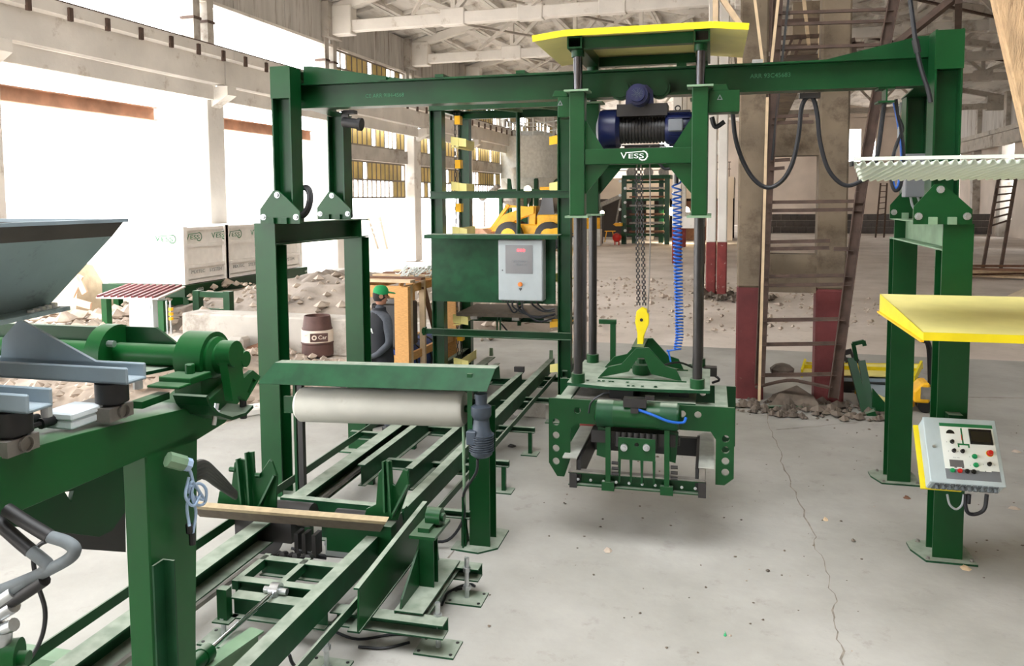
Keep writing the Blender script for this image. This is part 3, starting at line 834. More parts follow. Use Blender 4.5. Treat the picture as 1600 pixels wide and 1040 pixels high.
# floodlight can by the rear post
fl = thing('flood_lamp', 'small black floodlight can clamped beside the rear green post', 'lamp', G, (-5.45, 1.45, 3.6))
p0 = g(553, 190, v=1.42)
b = MB(G); b.cyl(p0 + Vector((-.12, 0, 0)), p0 + Vector((.06, -.02, -.03)), .055, 14); b.cyl(p0 + Vector((.06, -.02, -.03)), p0 + Vector((.1, -.02, -.035)), .07, 14); b.build('body', RUBBER, fl, True)
b = MB(G); b.bar(p0 + Vector((-.1, 0, .1)), p0 + Vector((.02, 0, .1)), .1, .04); b.bar(p0 + Vector((-.1, 0, 0)), p0 + Vector((-.1, 0, .12)), .08, .03, (0, 1, 0)); b.build('bracket', DARK, fl)
# coiled hose hung on the left front post
hc = thing('coiled_hose', 'coil of thick black hose hung on the front post above its hinge', 'hose', G, (-5.3, .05, 2.75))
c0 = g(476, 315, v=.16)
for rr, sh in ((.13, 0), (.145, .02), (.12, -.02)):
    b = MB(G); b.tube([(c0.x + rr * .55 * math.cos(a) - .02, c0.y + sh + .05 * math.sin(a * 1.0), c0.z + rr * math.sin(a)) for a in [2 * PI * i / 20 for i in range(21)]], .016, 8, 2); b.build('loop', RUBBER, hc, True)
# junction box between the right upper posts
jb = thing('junction_box', 'plain grey junction box fixed between the two hinge plates of the gantry', 'box', G, (.12, .9, 2.7))
q0, q1 = g(1414, 308, v=1.3), g(1450, 250, v=1.3)
b = MB(G); b.box((q0.x, 1.3, q0.z), (q1.x + .02, 1.44, q1.z + .06)); b.build('body', LABEL_DARK, jb, bevel=.006)
b = MB(G)
for k in range(3): b.tube([(q0.x + .06 + .06 * k, 1.37, q0.z + .01), (q0.x + .09 + .07 * k, 1.36, q0.z - .1), (q0.x + .2 + .04 * k, 1.4, q0.z - .17)], .011, 6)
b.build('cable', CABLE_GREY, jb, True)

# ================================================================== HOIST CARRIAGE
UL, UR, VF, VR = -2.765, -1.79, -.05, .8
car = thing('hoist_carriage', 'green four-post hoist carriage with black guide rods and a yellow roof, riding the beam', 'hoist', G, (-2.28, .37, 1.25))
for v in (VF, VR):
    for u in (UL, UR):
        b = MB(G); b.box((u - .062, v - .06, 2.66), (u + .062, v + .06, 3.665)); sl = b.build('guide_sleeve', GREEN_SHADE, car, bevel=.006)
        b = MB(G); b.box((u - .1, v - .095, 3.665), (u + .1, v + .095, 3.68)); b.box((u - .095, v - .09, 2.642), (u + .095, v + .09, 2.66)); b.build('flange', GREEN_PALE, sl)
        b = MB(G); b.cyl((u, v, 1.28), (u, v, 2.642), .038, 20); b.build('guide_rod', BLACK_ROD, car, True)
        b = MB(G); b.cyl((u, v, 3.68), (u, v, 4.0), .037, 20); b.build('upper_rod', ROD_DARK if v == VF else BLACK_ROD, car, True)
        b = MB(G); b.cyl((u, v, 1.262), (u, v, 1.34), .058, 20); b.build('rod_collar', GREEN_SHADE, car, True)
        b = MB(G); b.cyl((u, v, 3.95), (u, v, 4.0), .052, 18); b.build('rod_head', GREEN, car, True)
    b = MB(G); b.box((UL + .062, v - .045, 3.075), (UR - .062, v + .045, 3.2)); xb = b.build('cross_beam', GREEN_SHADE, car, bevel=.004)
    for u, s in ((UL + .062, 1), (UR - .062, -1)):
        b = MB(G); b.plate([(0, 0), (s * .2, 0), (0, -.24)], (u, v, 3.075), (1, 0, 0), (0, 0, 1), .012); b.plate([(0, 0), (s * .15, 0), (0, .24)], (u, v, 3.2), (1, 0, 0), (0, 0, 1), .012); b.build('gusset', GREEN_SHADE, xb)
    if v == VF:
        logo(G @ facing((UL + .46, v - .047, 3.14), (1, 0, 0), (0, 0, 1)), .05, LOGO_WHITE, xb)
for u in (UL, UR):
    b = MB(G); b.box((u - .05, VF + .06, 3.08), (u + .05, VR - .06, 3.18)); b.build('side_beam', GREEN, car)
    o = -.17 if u == UL else .17
    b = MB(G); s = 1 if u == UR else -1
    b.box((u + s * .062, -.04, 3.47), (u + s * (.17 if s < 0 else .3), .16, 3.64)); b.plate([(u + s * .08, 0), (u + s * .22, 0), (u + s * .2, .05), (u + s * .1, .05)], (0, -.02, 3.64), (1, 0, 0), (0, 0, 1), .02)
    wb = b.build('wheel_box', GREEN_SHADE, car, bevel=.004)
    b = MB(G); b.plate([(-.022, -.018), (.022, -.018), (0, .024)], (u + s * .15, -.042, 3.585), (1, 0, 0), (0, 0, 1), .003, [[(-.012, -.012), (.012, -.012), (0, .013)]]); b.build('triangle_mark', LABEL_DARK, wb)
# roof frame and yellow roof
for u in (UL - .01, UR + .01):
    b = MB(G); b.tubebox((u, VF - .11, 4.05), (u, VR + .12, 4.05), .12, .095, .012); b.build('roof_bearer', GREEN, car)
for v in (VF - .03, VR + .06):
    b = MB(G); b.box((UL + .055, v - .04, 4.005), (UR - .055, v + .04, 4.09)); b.build('roof_cross_bar', GREEN, car)
ul_, ur_ = g(832, 66, v=-.22).x, g(1170, 48, v=-.22).x
ys = [(ul_, -.03), (UL - .08, .0), (UR + .09, .0), (ur_, -.03)]
b = MB(G)
for (ua, za), (ubb, zb) in zip(ys, ys[1:]):
    b.add([(ua, -.22, 4.115 + za), (ubb, -.22, 4.115 + zb), (ubb, 1.08, 4.115 + zb), (ua, 1.08, 4.115 + za), (ua, -.22, 4.1 + za), (ubb, -.22, 4.1 + zb), (ubb, 1.08, 4.1 + zb), (ua, 1.08, 4.1 + za)],
          [(0, 1, 2, 3), (7, 6, 5, 4), (0, 4, 5, 1), (1, 5, 6, 2), (2, 6, 7, 3), (3, 7, 4, 0)])
rf = b.build('roof_plate', YELLOW_PALE, car)
b = MB(G)
for (ua, za), (ubb, zb) in zip(ys, ys[1:]): b.bar((ua, -.226, 4.112 + za), (ubb, -.226, 4.112 + zb), .012, .05)
b.build('roof_edge', YELLOW, rf)

# ---- electric wire hoist
ho = thing('electric_hoist', 'dark blue electric wire hoist with a grooved drum hung under the beam', 'hoist', G, (-2.3, .3, 3.2))
c = g(998, 150, v=.1)
b = MB(G); b.cyl((c.x, .17, c.z), (c.x, -.02, c.z), .085, 24); b.cyl((c.x, -.02, c.z), (c.x, -.06, c.z), .062, 24); b.build('trolley_motor', BLUE_MOTOR, ho, True)
b = MB(G)
for k in range(5):
    for a in range(10 + k): b.box((c.x + .011 * k * math.cos(a * 1.1) - .003, -.064, c.z + .011 * k * math.sin(a * 1.1) - .003), (c.x + .011 * k * math.cos(a * 1.1) + .003, -.06, c.z + .011 * k * math.sin(a * 1.1) + .003))
b.build('motor_vents', GREY_MOTOR, ho)
b = MB(G); b.plate([(-.12, -.12), (.12, -.12), (.11, .05), (.06, .1), (-.06, .1), (-.11, .05)], (c.x, .19, c.z), (1, 0, 0), (0, 0, 1), .03); b.build('trolley_plate', BLUE_MOTOR, ho)
for s in (-1, 1):
    b = MB(G); b.cyl((c.x + s * .16, .2, 3.71), (c.x + s * .16, .26, 3.71), .09, 22); b.cyl((c.x + s * .16, .18, 3.71), (c.x + s * .16, .2, 3.71), .07, 22); b.build('trolley_wheel', GREEN, ho, True)
zd = g(1000, 202, v=.3).z
u0, u1, u2, u3 = [g(x, 202, v=.3).x for x in (933, 970, 1040, 1085)]
b = MB(G); b.lathe([(.07, 0), (.165, .03), (.175, .06), (.175, u1 - u0 - .03), (.14, u1 - u0)], (u0, .3, zd), (1, 0, 0), 28); b.build('gear_housing', BLUE_MOTOR, ho, True)
b = MB(G); n = 14
for k in range(n): b.cyl((u1 + (u2 - u1) * k / n, .3, zd - .01), (u1 + (u2 - u1) * (k + .7) / n, .3, zd - .01), .11, 22)
b.cyl((u1, .3, zd - .01), (u2, .3, zd - .01), .1, 22); b.build('rope_drum', DARK, ho, True)
b = MB(G); b.lathe([(.12, 0), (.135, .02), (.135, .2), (.12, .25), (.09, .28)], (u2, .3, zd), (1, 0, 0), 28)
for k in range(12):
    a = 2 * PI * k / 12
    b.bar((u2 + .03, .3 + .14 * math.cos(a), zd + .14 * math.sin(a)), (u2 + .2, .3 + .14 * math.cos(a), zd + .14 * math.sin(a)), .008, .022, (0, math.cos(a), math.sin(a)))
b.build('lift_motor', BLUE_MOTOR, ho, True)
p0, p1 = g(1044, 205, v=.12), g(1067, 185, v=.12)
b = MB(G); b.box((p0.x, .12, p0.z), (p1.x, .2, p1.z)); b.build('terminal_box', LABEL_DARK, ho, bevel=.008)
b = MB(G); b.ring((u2 + .1, .28, zd + .165), (u2 + .1, .295, zd + .165), .026, .016, 14); b.build('lifting_eye', DARK, ho)
b = MB(G)
for dv in (-.1, .1):
    b.bar((u0 + .1, .3 + dv, zd + .13), (u3 - .03, .3 + dv, zd + .13), .012, .012)
    b.bar((u1 + .02, .3 + dv, zd - .14), (u2, .3 + dv, zd - .14), .012, .012)
b.box((u1 - .02, .17, zd + .1), (u2 + .02, .43, zd + .2)); b.build('tie_frame', DARK, ho)
b = MB(G); b.bar((g(944, 222, v=.2).x, .2, zd - .19), (g(1080, 222, v=.2).x, .2, zd - .19), .03, .06); b.build('lower_bar', DARK, ho)
# chains and rope to the hook
def chain(mb, p0, p1, n, r=.011):
    p0, p1 = Vector(p0), Vector(p1)
    for k in range(n):
        a, c_ = p0.lerp(p1, (k + .05) / n), p0.lerp(p1, (k + 1.15) / n)
        s = Vector((r, 0, 0)) if k % 2 else Vector((0, r, 0))
        mb.bar(a + s, c_ + s, .009, .009); mb.bar(a - s, c_ - s, .009, .009)
hook_top = g(1003, 480, v=.36)
for k, px in enumerate((994.5, 1001)):
    b = MB(G); t = g(px, 257, v=.3); chain(b, t, (hook_top.x + (-.03, .02)[k], .36, hook_top.z + .02), 50, .012); tag(b.build('lift_chain', DARK, ho), 'dark link chain')
b = MB(G); b.tube([g(1015, 225, v=.3), g(1016, 380, v=.33), (hook_top.x + .05, .36, hook_top.z - .05)], .006, 6, 2); b.build('wire_rope', STEEL, ho)
hb = thing('hook_block', 'bright yellow pulley block with a steel hook over the lifting plate', 'hook', G, (hook_top.x, .36, hook_top.z - .3))
hz = g(1003, 502, v=.36).z
for dv in (-.035, .035):
    b = MB(G); b.plate([(.0, .125), (.04, .11), (.06, .06), (.06, -.02), (.02, -.12), (.015, -.2), (-.035, -.2), (-.035, -.1), (-.055, .0), (-.045, .09)], (hook_top.x, .36 + dv, hz), (1, 0, 0), (0, 0, 1), .012); b.build('cheek_plate', YELLOW, hb, bevel=.003)
b = MB(G); b.cyl((hook_top.x, .33, hz + .03), (hook_top.x, .39, hz + .03), .055, 20); b.build('sheave', DARK, hb, True)
b = MB(G); b.cyl((hook_top.x, .315, hz + .02), (hook_top.x, .405, hz + .02), .014, 12); b.build('sheave_pin', DARK, hb)
b = MB(G); x, z = hook_top.x - .01, hz - .2
b.tube([(x, .36, z + .03), (x, .36, z - .02), (x + .03, .36, z - .05), (x + .055, .36, z - .09), (x + .03, .36, z - .13), (x - .015, .36, z - .12), (x - .03, .36, z - .085)], .013, 8, 4); b.build('hook', STEEL, hb, True)
# spiral air hose
sp = []
t0, t1 = g(1057, 283, v=.12), g(1062, 545, v=.2)
N = 44
for i in range(N * 10 + 1):
    t = i / (N * 10)
    tt = t ** .78
    c_ = t0.lerp(t1, tt); rr = .036 - .008 * t
    a = 2 * PI * i / 10
    sp.append((c_.x + rr * math.cos(a) - (.02 * max(0, (t - .9) * 10)), c_.y + rr * math.sin(a), c_.z))
sh = thing('spiral_air_hose', 'blue coiled air hose stretched down from the carriage cross beam', 'hose', G, tuple(t1))
b = MB(G); b.tube(sp, .0075, 6, 0); b.build('coil', CABLE_BLUE, sh, True)
b = MB(G); e = g(1048, 565, v=.2); b.tube([sp[-1], (t1.x - .1, .2, t1.z - .02), (e.x - .02, .2, e.z + .09), (e.x, .2, e.z)], .0075, 6, 4); b.build('hose_tail', CABLE_BLUE, sh, True)
b = MB(G); q = g(1057, 262, v=.12); b.tube([g(1030, 255, v=.12), g(1040, 264, v=.12), q, (t0.x, t0.y, t0.z)], .012, 8, 4); b.build('black_lead', CABLE, sh, True)
b = MB(G); b.cyl((t0.x, t0.y, t0.z - .02), (t0.x, t0.y, t0.z + .1), .018, 10); b.build('hose_fitting', DARK, sh, True)
# small work lamp glow on the cross beam's far side
wl_ = thing('work_lamp', 'small lit work lamp shining under the carriage cross beam', 'lamp', G, (0, 0, 0))
q = g(1054, 254, v=.6)
b = MB(G); b.cyl((q.x, q.y, q.z), (q.x, q.y + .03, q.z + .02), .035, 14); b.build('housing', DARK, wl_)
b = MB(G); b.cyl((q.x, q.y - .012, q.z - .004), (q.x, q.y, q.z), .032, 14); b.build('bulb', LAMP, wl_)

# ================================================================== GRIPPER
JAW_PLATE = mat('scuffed_pale_steel', (150, 152, 144), .55, var=.15, scale=8)
gp = thing('block_gripper', 'hanging green clamp frame with drilled side cheeks and steel jaws', 'gripper', G, (-2.25, .2, .5))
# top plate of the carriage rods
b = MB(G); b.plate([(UL - .09, -.08), (UL + .25, -.16), (UR - .3, -.16), (UR + .1, -.12), (UR + .1, .9), (UL - .09, .9)], (0, 0, 1.25), (1, 0, 0), (0, 1, 0), .025)
tp = b.build('top_plate', GREEN_DUSTY, gp)
def arch(v, m):
    P = [(928, 588), (944, 571), (966, 566), (990, 540), (1010, 539), (1037, 569), (1055, 575), (1064, 594), (1014, 582), (1003, 556), (993, 556), (978, 578)]
    pts = [g(x, y, v=-.08) for x, y in P]
    z0 = min(p.z for p in pts)
    b = MB(G); b.plate([(p.x, max(p.z, z0)) for p in pts], (0, v, 1.262 - z0), (1, 0, 0), (0, 0, 1), .025)
    return b.build('lifting_plate', m, gp, bevel=.003)
arch(.16, GREEN_SHADE); arch(.62, GREEN_SHADE)
b = MB(G)
for v in (.16, .62):
    b.bar((-2.62, v - .03, 1.268), (-1.88, v - .03, 1.268), .012, .012)
b.box((-2.34, .16, 1.5), (-2.24, .62, 1.54)); b.build('lifting_crossbar', GREEN_SHADE, gp)
b = MB(G); b.lathe([(.075, 0), (.085, .02), (.085, .09), (.05, .1), (.05, .14)], (-2.27, .38, 1.262), n=22); b.build('swivel_boss', GREEN_SHADE, gp, True)
b = MB(G); q = g(958, 560, v=.75); b.box((q.x - .025, .72, 1.262), (q.x + .025, .77, 1.66)); b.box((q.x - .13, .72, 1.64), (q.x + .03, .77, 1.68)); b.build('cable_mast', GREEN_SHADE, gp)
b = MB(G)
for i in range(18):
    u, v = random.uniform(-2.8, -1.75), random.choice((-.1, .02, .84))
    bolt(b, (u, v, 1.262), (0, 0, 1), .012, .012)
b.build('plate_bolts', GREEN_DUSTY, gp)
b = MB(G); b.cyl((-2.27, .38, 1.1), (-2.27, .38, 1.24), .08, 22); b.box((-2.7, .3, 1.16), (-2.6, .45, 1.24)); b.box((-1.95, .3, 1.16), (-1.85, .45, 1.24)); b.build('swivel_bearing', GREEN, gp, True)
# slewing plates under it
for u0, u1 in ((-2.73, -2.36), (-2.34, -1.9), ):
    b = MB(G); b.box((u0 - .06, -.14, 1.135), (u1 + .1, .75, 1.153)); b.build('adapter_plate', STEEL if u0 < -2.5 else GREEN_DUSTY, gp)
b = MB(G); b.box((-2.95, -.13, 1.12), (-1.62, .0, 1.133)); b.build('front_shelf', GREEN_DUSTY, gp)
b = MB(G); b.box((-2.5, -.1, 1.155), (-2.3, .1, 1.22)); b.box((-2.02, .05, 1.155), (-1.86, .2, 1.21)); b.build('rubber_buffer', RUBBER, gp)
def cheek(v, uo, left_z, right_z, m):
    uL, uR = uo
    z1 = 1.155 if v < .2 else 1.15
    zi = z1 - .2
    b = MB(G)
    poly = [(uL, z1), (uL, left_z + .11), (uL + .07, left_z), (uL + .13, left_z), (uL + .18, left_z + .15), (uL + .18, zi - .05), (uL + .23, zi), (uR - .18, zi), (uR - .14, zi - .06), (uR - .14, right_z), (uR - .07, right_z), (uR, right_z + .06), (uR, z1)]
    poly = poly[::-1]
    hs = [circ(uL + .06, z, .03) for z in (z1 - .2, z1 - .31, z1 - .42, z1 - .53)] + [circ(uR - .065, z, .03) for z in (z1 - .25, z1 - .34, z1 - .43, z1 - .52)] + [circ(uL + .24, z1 - .09, .028), circ(uR - .28, z1 - .07, .028), circ(uR - .4, z1 - .07, .028)]
    b.plate(poly, (0, v, 0), (1, 0, 0), (0, 0, 1), .022, hs)
    return b.build('side_cheek', m, gp)
cheek(-.2, (-2.985, -1.5), .5, .53, GREEN_SHADE)
cheek(.56, (-3.03, -1.47), .56, .56, GREEN)
for u in (-2.86, -1.6):
    b = MB(G); b.box((u - .05, -.19, 1.1), (u + .05, .55, 1.15)); b.build('cheek_spacer', GREEN_DUSTY, gp)
# clamping jaws
for u0, s in ((-2.76, 1), (-1.74, -1)):
    b = MB(G); b.plate([(-.31, .0), (-.31, .13), (.62, .13), (.62, 0)], (u0 + s * .0, 0, .56), (0, 1, 0), (0, 0, 1), .05); j = b.build('jaw_beam', STEEL, gp, bevel=.004)
    b = MB(G); b.box((u0 - s * .09, -.32, .692), (u0 + s * .03, .6, .704)); b.build('jaw_shelf', JAW_PLATE, gp)
    b = MB(G); b.box((u0 + s * .03, -.3, .5), (u0 + s * .055, .6, .68)); b.build('rubber_lining', RUBBER, gp)
    b = MB(G); b.box((u0 - .03, -.34, .46), (u0 + .03, -.3, .58)); b.build('jaw_end', DARK, gp)
b = MB(G); b.box((-2.78, .5, .52), (-1.74, .56, .68)); tag(b.build('rear_jaw', RUBBER, gp), 'black rubber faced rear jaw')
b = MB(G); b.csec((-2.8, -.3, .53), (-1.72, -.3, .53), .06, .11, .01); fj = b.build('front_jaw', GREEN, gp)
b = MB(G); b.box((-2.8, -.33, .582), (-1.72, -.26, .596)); b.build('jaw_rail', STEEL, gp)
b = MB(G)
for k in range(10): bolt(b, (-2.72 + k * .103, -.33, .53), (0, -1, 0), .008, .012)
tag(b.build('jaw_bolts', GALV, fj), 'row of small bright bolts')
# lift cylinder, hangers and tines
za = g(997, 648, v=-.28).z
b = MB(G); b.lathe([(.07, 0), (.1, .02), (.105, .04), (.105, .62), (.1, .66), (.07, .68)], (g(930, 645, v=-.28).x, -.28, za), (1, 0, 0), 26); ac = b.build('air_cylinder', GREEN_SHADE, gp, True)
for f in (.02, .52):
    b = MB(G); u = g(930, 645, v=-.28).x + f; b.lathe([(.108, 0), (.108, .13)], (u, -.28, za + .0), (1, 0, 0), 26); b.build('cylinder_band', GREEN_DUSTY, ac, True)
b = MB(G); q = g(992, 630, v=-.36); b.box((q.x - .09, -.38, q.z - .03), (q.x + .09, -.3, q.z + .04)); b.box((q.x - .03, -.4, q.z - .07), (q.x + .03, -.34, q.z - .03)); b.box((q.x + .08, -.36, q.z + .03), (q.x + .15, -.31, q.z + .06)); b.build('valve_block', DARK, gp)
b = MB(G); b.tube([g(997, 640, v=-.38), g(1020, 648, v=-.4), g(1045, 658, v=-.4), g(1067, 660, v=-.38), g(1072, 652, v=-.36)], .011, 8, 5); tag(b.build('air_line', CABLE_BLUE, gp, True), 'bright blue air line')
b = MB(G); b.tube([g(920, 645, v=-.3), g(924, 628, v=-.3), g(940, 616, v=-.25), g(952, 613, v=-.2)], .008, 6, 5); b.build('control_line', CABLE, gp, True)
for px in (950, 1042):
    u = g(px, 700, v=-.34).x
    b = MB(G); b.box((u - .02, -.345, .46), (u + .02, -.31, .98)); b.box((u - .05, -.35, .46), (u + .05, -.305, .53)); b.build('hanger', GREEN_SHADE, gp)
    b = MB(G)
    for k in range(3): b.cyl((u + .03, -.34, .6 + k * .045), (u + .085, -.34, .6 + k * .045), .014, 8)
    b.build('spacer_bolts', DARK, gp)
q0, q1 = g(966, 717, v=-.345), g(1024, 687, v=-.345)
b = MB(G); b.plate([(q0.x, q0.z), (q1.x, q0.z), (q1.x, q1.z), (q0.x, q1.z)], (0, -.335, 0), (1, 0, 0), (0, 0, 1), .018, [circ((q0.x + q1.x) / 2, q1.z - .05, .018)]); b.build('centre_plate', GREEN_SHADE, gp)
b = MB(G)
for px in (975, 1010): q = g(px, 699, v=-.36); b.cyl((q.x, -.345, q.z), (q.x, -.37, q.z), .028, 14); b.cyl((q.x, -.37, q.z), (q.x, -.385, q.z), .016, 6)
tag(b.build('plate_bolts', GALV, gp), 'two large bright bolt heads')
for px in (968, 986, 1003, 1022):
    u = g(px, 730, v=-.33).x
    b = MB(G); b.plate([(-.012, 0), (.012, 0), (.006, -.19), (-.006, -.19)], (u, -.33, q0.z), (1, 0, 0), (0, 0, 1), .02); b.build('tine', GREEN, gp)
b = MB(G)
for k in range(7):
    u = g(966 + k * 9.5, 676, v=-.3).x
    b.cyl((u, -.3, .82), (u, -.3, .94), .028, 10)
for k in range(4): b.cyl((-2.62 + k * .2, -.2, .86), (-2.52 + k * .2, -.2, .86), .04, 12)
b.box((-2.62, -.28, .83), (-1.95, -.14, .93)); b.build('pneumatic_pistons', DARK, gp, True)
for px in (942, 1048):
    u = g(px, 675, v=-.26).x
    b = MB(G); b.plate([(-.05, -.12), (.04, -.14), (.06, .1), (-.04, .12)], (u, -.24, .84), (1, 0, 0), (0, 0, 1), .06); b.build('link_arm', GREEN, gp)
b = MB(G); q = g(1106, 580, v=.75); b.box((q.x - .04, .72, q.z - .04), (q.x + .08, .82, q.z + .04)); b.tube([(q.x, .75, q.z), (q.x + .1, .72, q.z - .06), (q.x + .04, .74, q.z - .1)], .012, 6); b.build('valve_cluster', DARK, gp)
b = MB(G); b.tube([g(1025, 573, v=.3), g(1060, 566, v=.5), g(1085, 575, v=.7), g(1104, 580, v=.75)], .009, 6, 4); b.build('supply_line', CABLE, gp, True)

# ================================================================== PALLET ELEVATOR TOWER
TV, TR = 3.8, 5.05
TUL, TUR = -5.355, -3.585
tw = thing('pallet_elevator', 'dark green pallet elevator tower with yellow shelf brackets behind the roller stand', 'elevator', G, (-4.47, 4.4, 0))
TZ = 4.12
for v in (TV, TR):
    for u in (TUL, TUR):
        b = MB(G); b.hsec((u, v + .08, 0), (u, v + .08, TZ), .16 if v == TV else .14, .17, .012, .01, (1, 0, 0)); b.build('post', GREEN, tw)
    for z, h in (((2.86, .1), (.97, .1), (TZ - .06, .12)) if v == TV else ((TZ - .06, .12), (1.0, .1))):
        b = MB(G); b.csec((TUL - .09, v - .02, z), (TUR + .1, v - .02, z), .06, h, .009); b.build('cross_bar', GREEN, tw)
for u in (TUL, TUR):
    for z in (TZ - .06, .45):
        b = MB(G); b.csec((u, TV, z), (u, TR + .1, z), .07, .1, .009); b.build('side_bar', GREEN, tw)
for u0, u1 in ((TUL + .3, TUL + .9), (TUL + .95, TUR - .2)):
    b = MB(G); b.bar((u0, TV + .1, TZ - .02), (u1, TR, TZ - .02), .08, .05); b.build('top_brace', GREEN_PALE, tw)
b = MB(G); b.box((TUL + .2, TV + .2, TZ), (TUR - .2, TR - .1, TZ + .015)); b.build('top_cover', GREEN, tw)
b = MB(G); u = g(810, 300, v=TR - .05).x; b.cyl((u, TR - .05, .9), (u, TR - .05, TZ), .032, 12); b.build('centre_tube', GREEN, tw, True)
for u in (TUL + .1, TUL + .16):
    b = MB(G); chain(b, (u, TV + .55, .4), (u, TV + .55, TZ - .1), 60, .012); b.build('lift_chain', DARK, tw)
for u in (TUR + .06,):
    b = MB(G); chain(b, (u, TV + .55, .4), (u, TV + .55, TZ - .1), 60, .012); b.build('lift_chain', DARK, tw)
brk = None
for s, u in ((1, TUL + .14), (-1, TUR - .02)):
    for k in range(6):
        z = .48 + .62 * k
        for zz in (z,):
            b = MB(G)
            b.angle((u + s * .06, TV + .22, zz), (u + s * .06, TR - .25, zz), .1, .13, .01, flip=s * -1)
            b.plate([(0, 0), (s * .22, -.03), (s * .22, .08), (0, .12)], (u, TV + .24, zz - .03), (1, 0, 0), (0, 0, 1), .012)
            b.build('shelf_bracket', YELLOW_PALE if s > 0 or k % 2 == 0 else YELLOW_MACHINE, tw)
        b = MB(G); b.box((u - s * .03, TV + .5, z + .28), (u + s * .05, TV + .62, z + .4)); b.build('bracket_hook', YELLOW_MACHINE, tw)
for u0 in (TUR + .2, ):
    for k in range(7):
        z = .55 + k * .5
        b = MB(G); b.box((u0 - .05, TV + .3, z), (u0 + .03, TV + .36, z + .13)); b.build('chain_lug', YELLOW_PALE, tw)
    b = MB(G); b.csec((u0, TV + .34, .3), (u0, TV + .34, TZ), .09, .1, .009, (0, 1, 0)); b.build('chain_guard', DARK, tw)
# cabinet board with a small roof
q0, q1 = g(677, 470, v=TV - .05), g(868, 372, v=TV - .05)
b = MB(G); b.box((q0.x, TV - .06, q0.z), (q1.x, TV - .045, q1.z)); b.build('back_board', GREEN_DUSTY, tw)
b = MB(G)
r0, r1 = g(664, 367, v=TV - .3), g(874, 366, v=TV - .3)
b.plate([(r0.x, TV - .34), (r1.x, TV - .34), (r1.x - .02, TV), (r0.x, TV)], (0, 0, r0.z + .0), (1, 0, 0), (0, 1, 0), .014)
b.box((r0.x, TV - .346, r0.z - .045), (r1.x - .02, TV - .334, r0.z)); b.build('board_roof', GREEN_DUSTY, tw)
# ---- electrical cabinet with window
eb = thing('electrical_cabinet', 'light grey electrical cabinet with lit red digits on the tower board', 'cabinet', G, (-4.2, TV - .1, 1.5))
c0, c1 = g(779, 469, v=TV - .26), g(848, 375, v=TV - .26)
b = MB(G); b.box((c0.x, TV - .26, c0.z), (c1.x, TV - .06, c1.z)); b.build('body', LIGHT_BOX, eb, bevel=.01)
b = MB(G); b.box((c0.x + .008, TV - .275, c0.z + .01), (c1.x - .008, TV - .26, c1.z - .01)); dr = b.build('door', LIGHT_BOX, eb, bevel=.004)
w0, w1 = g(790, 427, v=TV - .28), g(832, 383, v=TV - .28)
b = MB(G); b.box((w0.x, TV - .281, w0.z), (w1.x, TV - .274, w1.z)); b.build('window', SMOKED, dr)
b = MB(G); q = g(813, 444, v=TV - .28); b.cyl((q.x, TV - .276, q.z), (q.x, TV - .3, q.z), .03, 16); b.cyl((q.x, TV - .3, q.z), (q.x, TV - .315, q.z), .02, 12); b.build('stop_button', ORANGE, dr, True)
b = MB(G); b.bar((q.x - .02, TV - .277, q.z - .06), (q.x + .02, TV - .277, q.z - .06), .003, .012); b.bar((q.x, TV - .277, q.z - .085), (q.x + .012, TV - .277, q.z - .05), .003, .01, (1, 0, 0)); q = g(785, 422, v=TV - .28); b.cyl((q.x, TV - .276, q.z), (q.x, TV - .284, q.z), .008, 10); b.build('lock', BLACK, dr)
FM = lambda px, py: G @ facing((g(px, py, v=TV - .283).x, TV - .283, g(px, py, v=TV - .283).z), (1, 0, 0), (0, 0, 1))
text('***', .085, FM(814, 393), LED, dr, 'lit_digits')
text('MEZ-750+5\n . .334+ . +', .042, FM(812, 411), LABEL_DARK, dr, 'lettering')
b = MB(G)
for k in range(9):
    u = c0.x + .03 + k * .036
    b.cyl((u, TV - .16, c0.z - .03), (u, TV - .16, c0.z), .012, 8)
b.build('cable_glands', DARK, eb)
cb = thing('cabinet_cables', 'black cables looping from under the electrical cabinet to the tower post', 'cable', G, (-4.0, TV - .1, 1.2))
for k, (xa, ym, xb, yb) in enumerate(((792, 486, 815, 478), (800, 492, 866, 492), (808, 494, 868, 490), (815, 500, 868, 496), (830, 484, 867, 486), (838, 482, 867, 482))):
    b = MB(G); b.tube([g(xa, 471, v=TV - .16), g(xa + 4, (471 + ym) / 2, v=TV - .16), g((xa + xb) / 2, ym + 2, v=TV - .15), g(xb, yb, v=TV - .12)], .013, 6, 5); b.build('cable', CABLE, cb, True)
sp_ = thing('shelf_pallet', 'worn wooden pallet board lying on the tower brackets', 'pallet', G, (-4.45, 4.4, 1.0))
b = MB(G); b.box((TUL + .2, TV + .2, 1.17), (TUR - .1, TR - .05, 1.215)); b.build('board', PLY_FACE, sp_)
b = MB(G)
for u in (-4.9, -4.3, -3.85): b.box((u - .05, TV + .2, 1.13), (u + .05, TR - .05, 1.17))
b.build('bearer', STEEL, sp_)
ps = thing('sensor_post', 'pair of thin dark uprights with a curling cable standing in the tower', 'sensor', G, (-4.5, 4.2, 1.0))
b = MB(G)
for px in (777, 782):
    q = g(px, 528, v=4.15); t = g(px, 492, v=4.15); b.bar((q.x, 4.15, q.z), (q.x, 4.15, t.z), .02, .02, (0, 1, 0))
b.build('upright', GREEN, ps)
b = MB(G); b.tube([g(783, 505, v=4.15), g(796, 520, v=4.15), g(808, 528, v=4.15), g(816, 520, v=4.15)], .012, 6, 5); b.build('cable', CABLE, ps, True)
bd = thing('bracket_stub', 'short green bracket arm sticking out of the tower post', 'bracket', G, (-5.6, TV, 1.2))
q0, q1 = g(660, 513, v=TV + .05), g(678, 521, v=TV + .05)
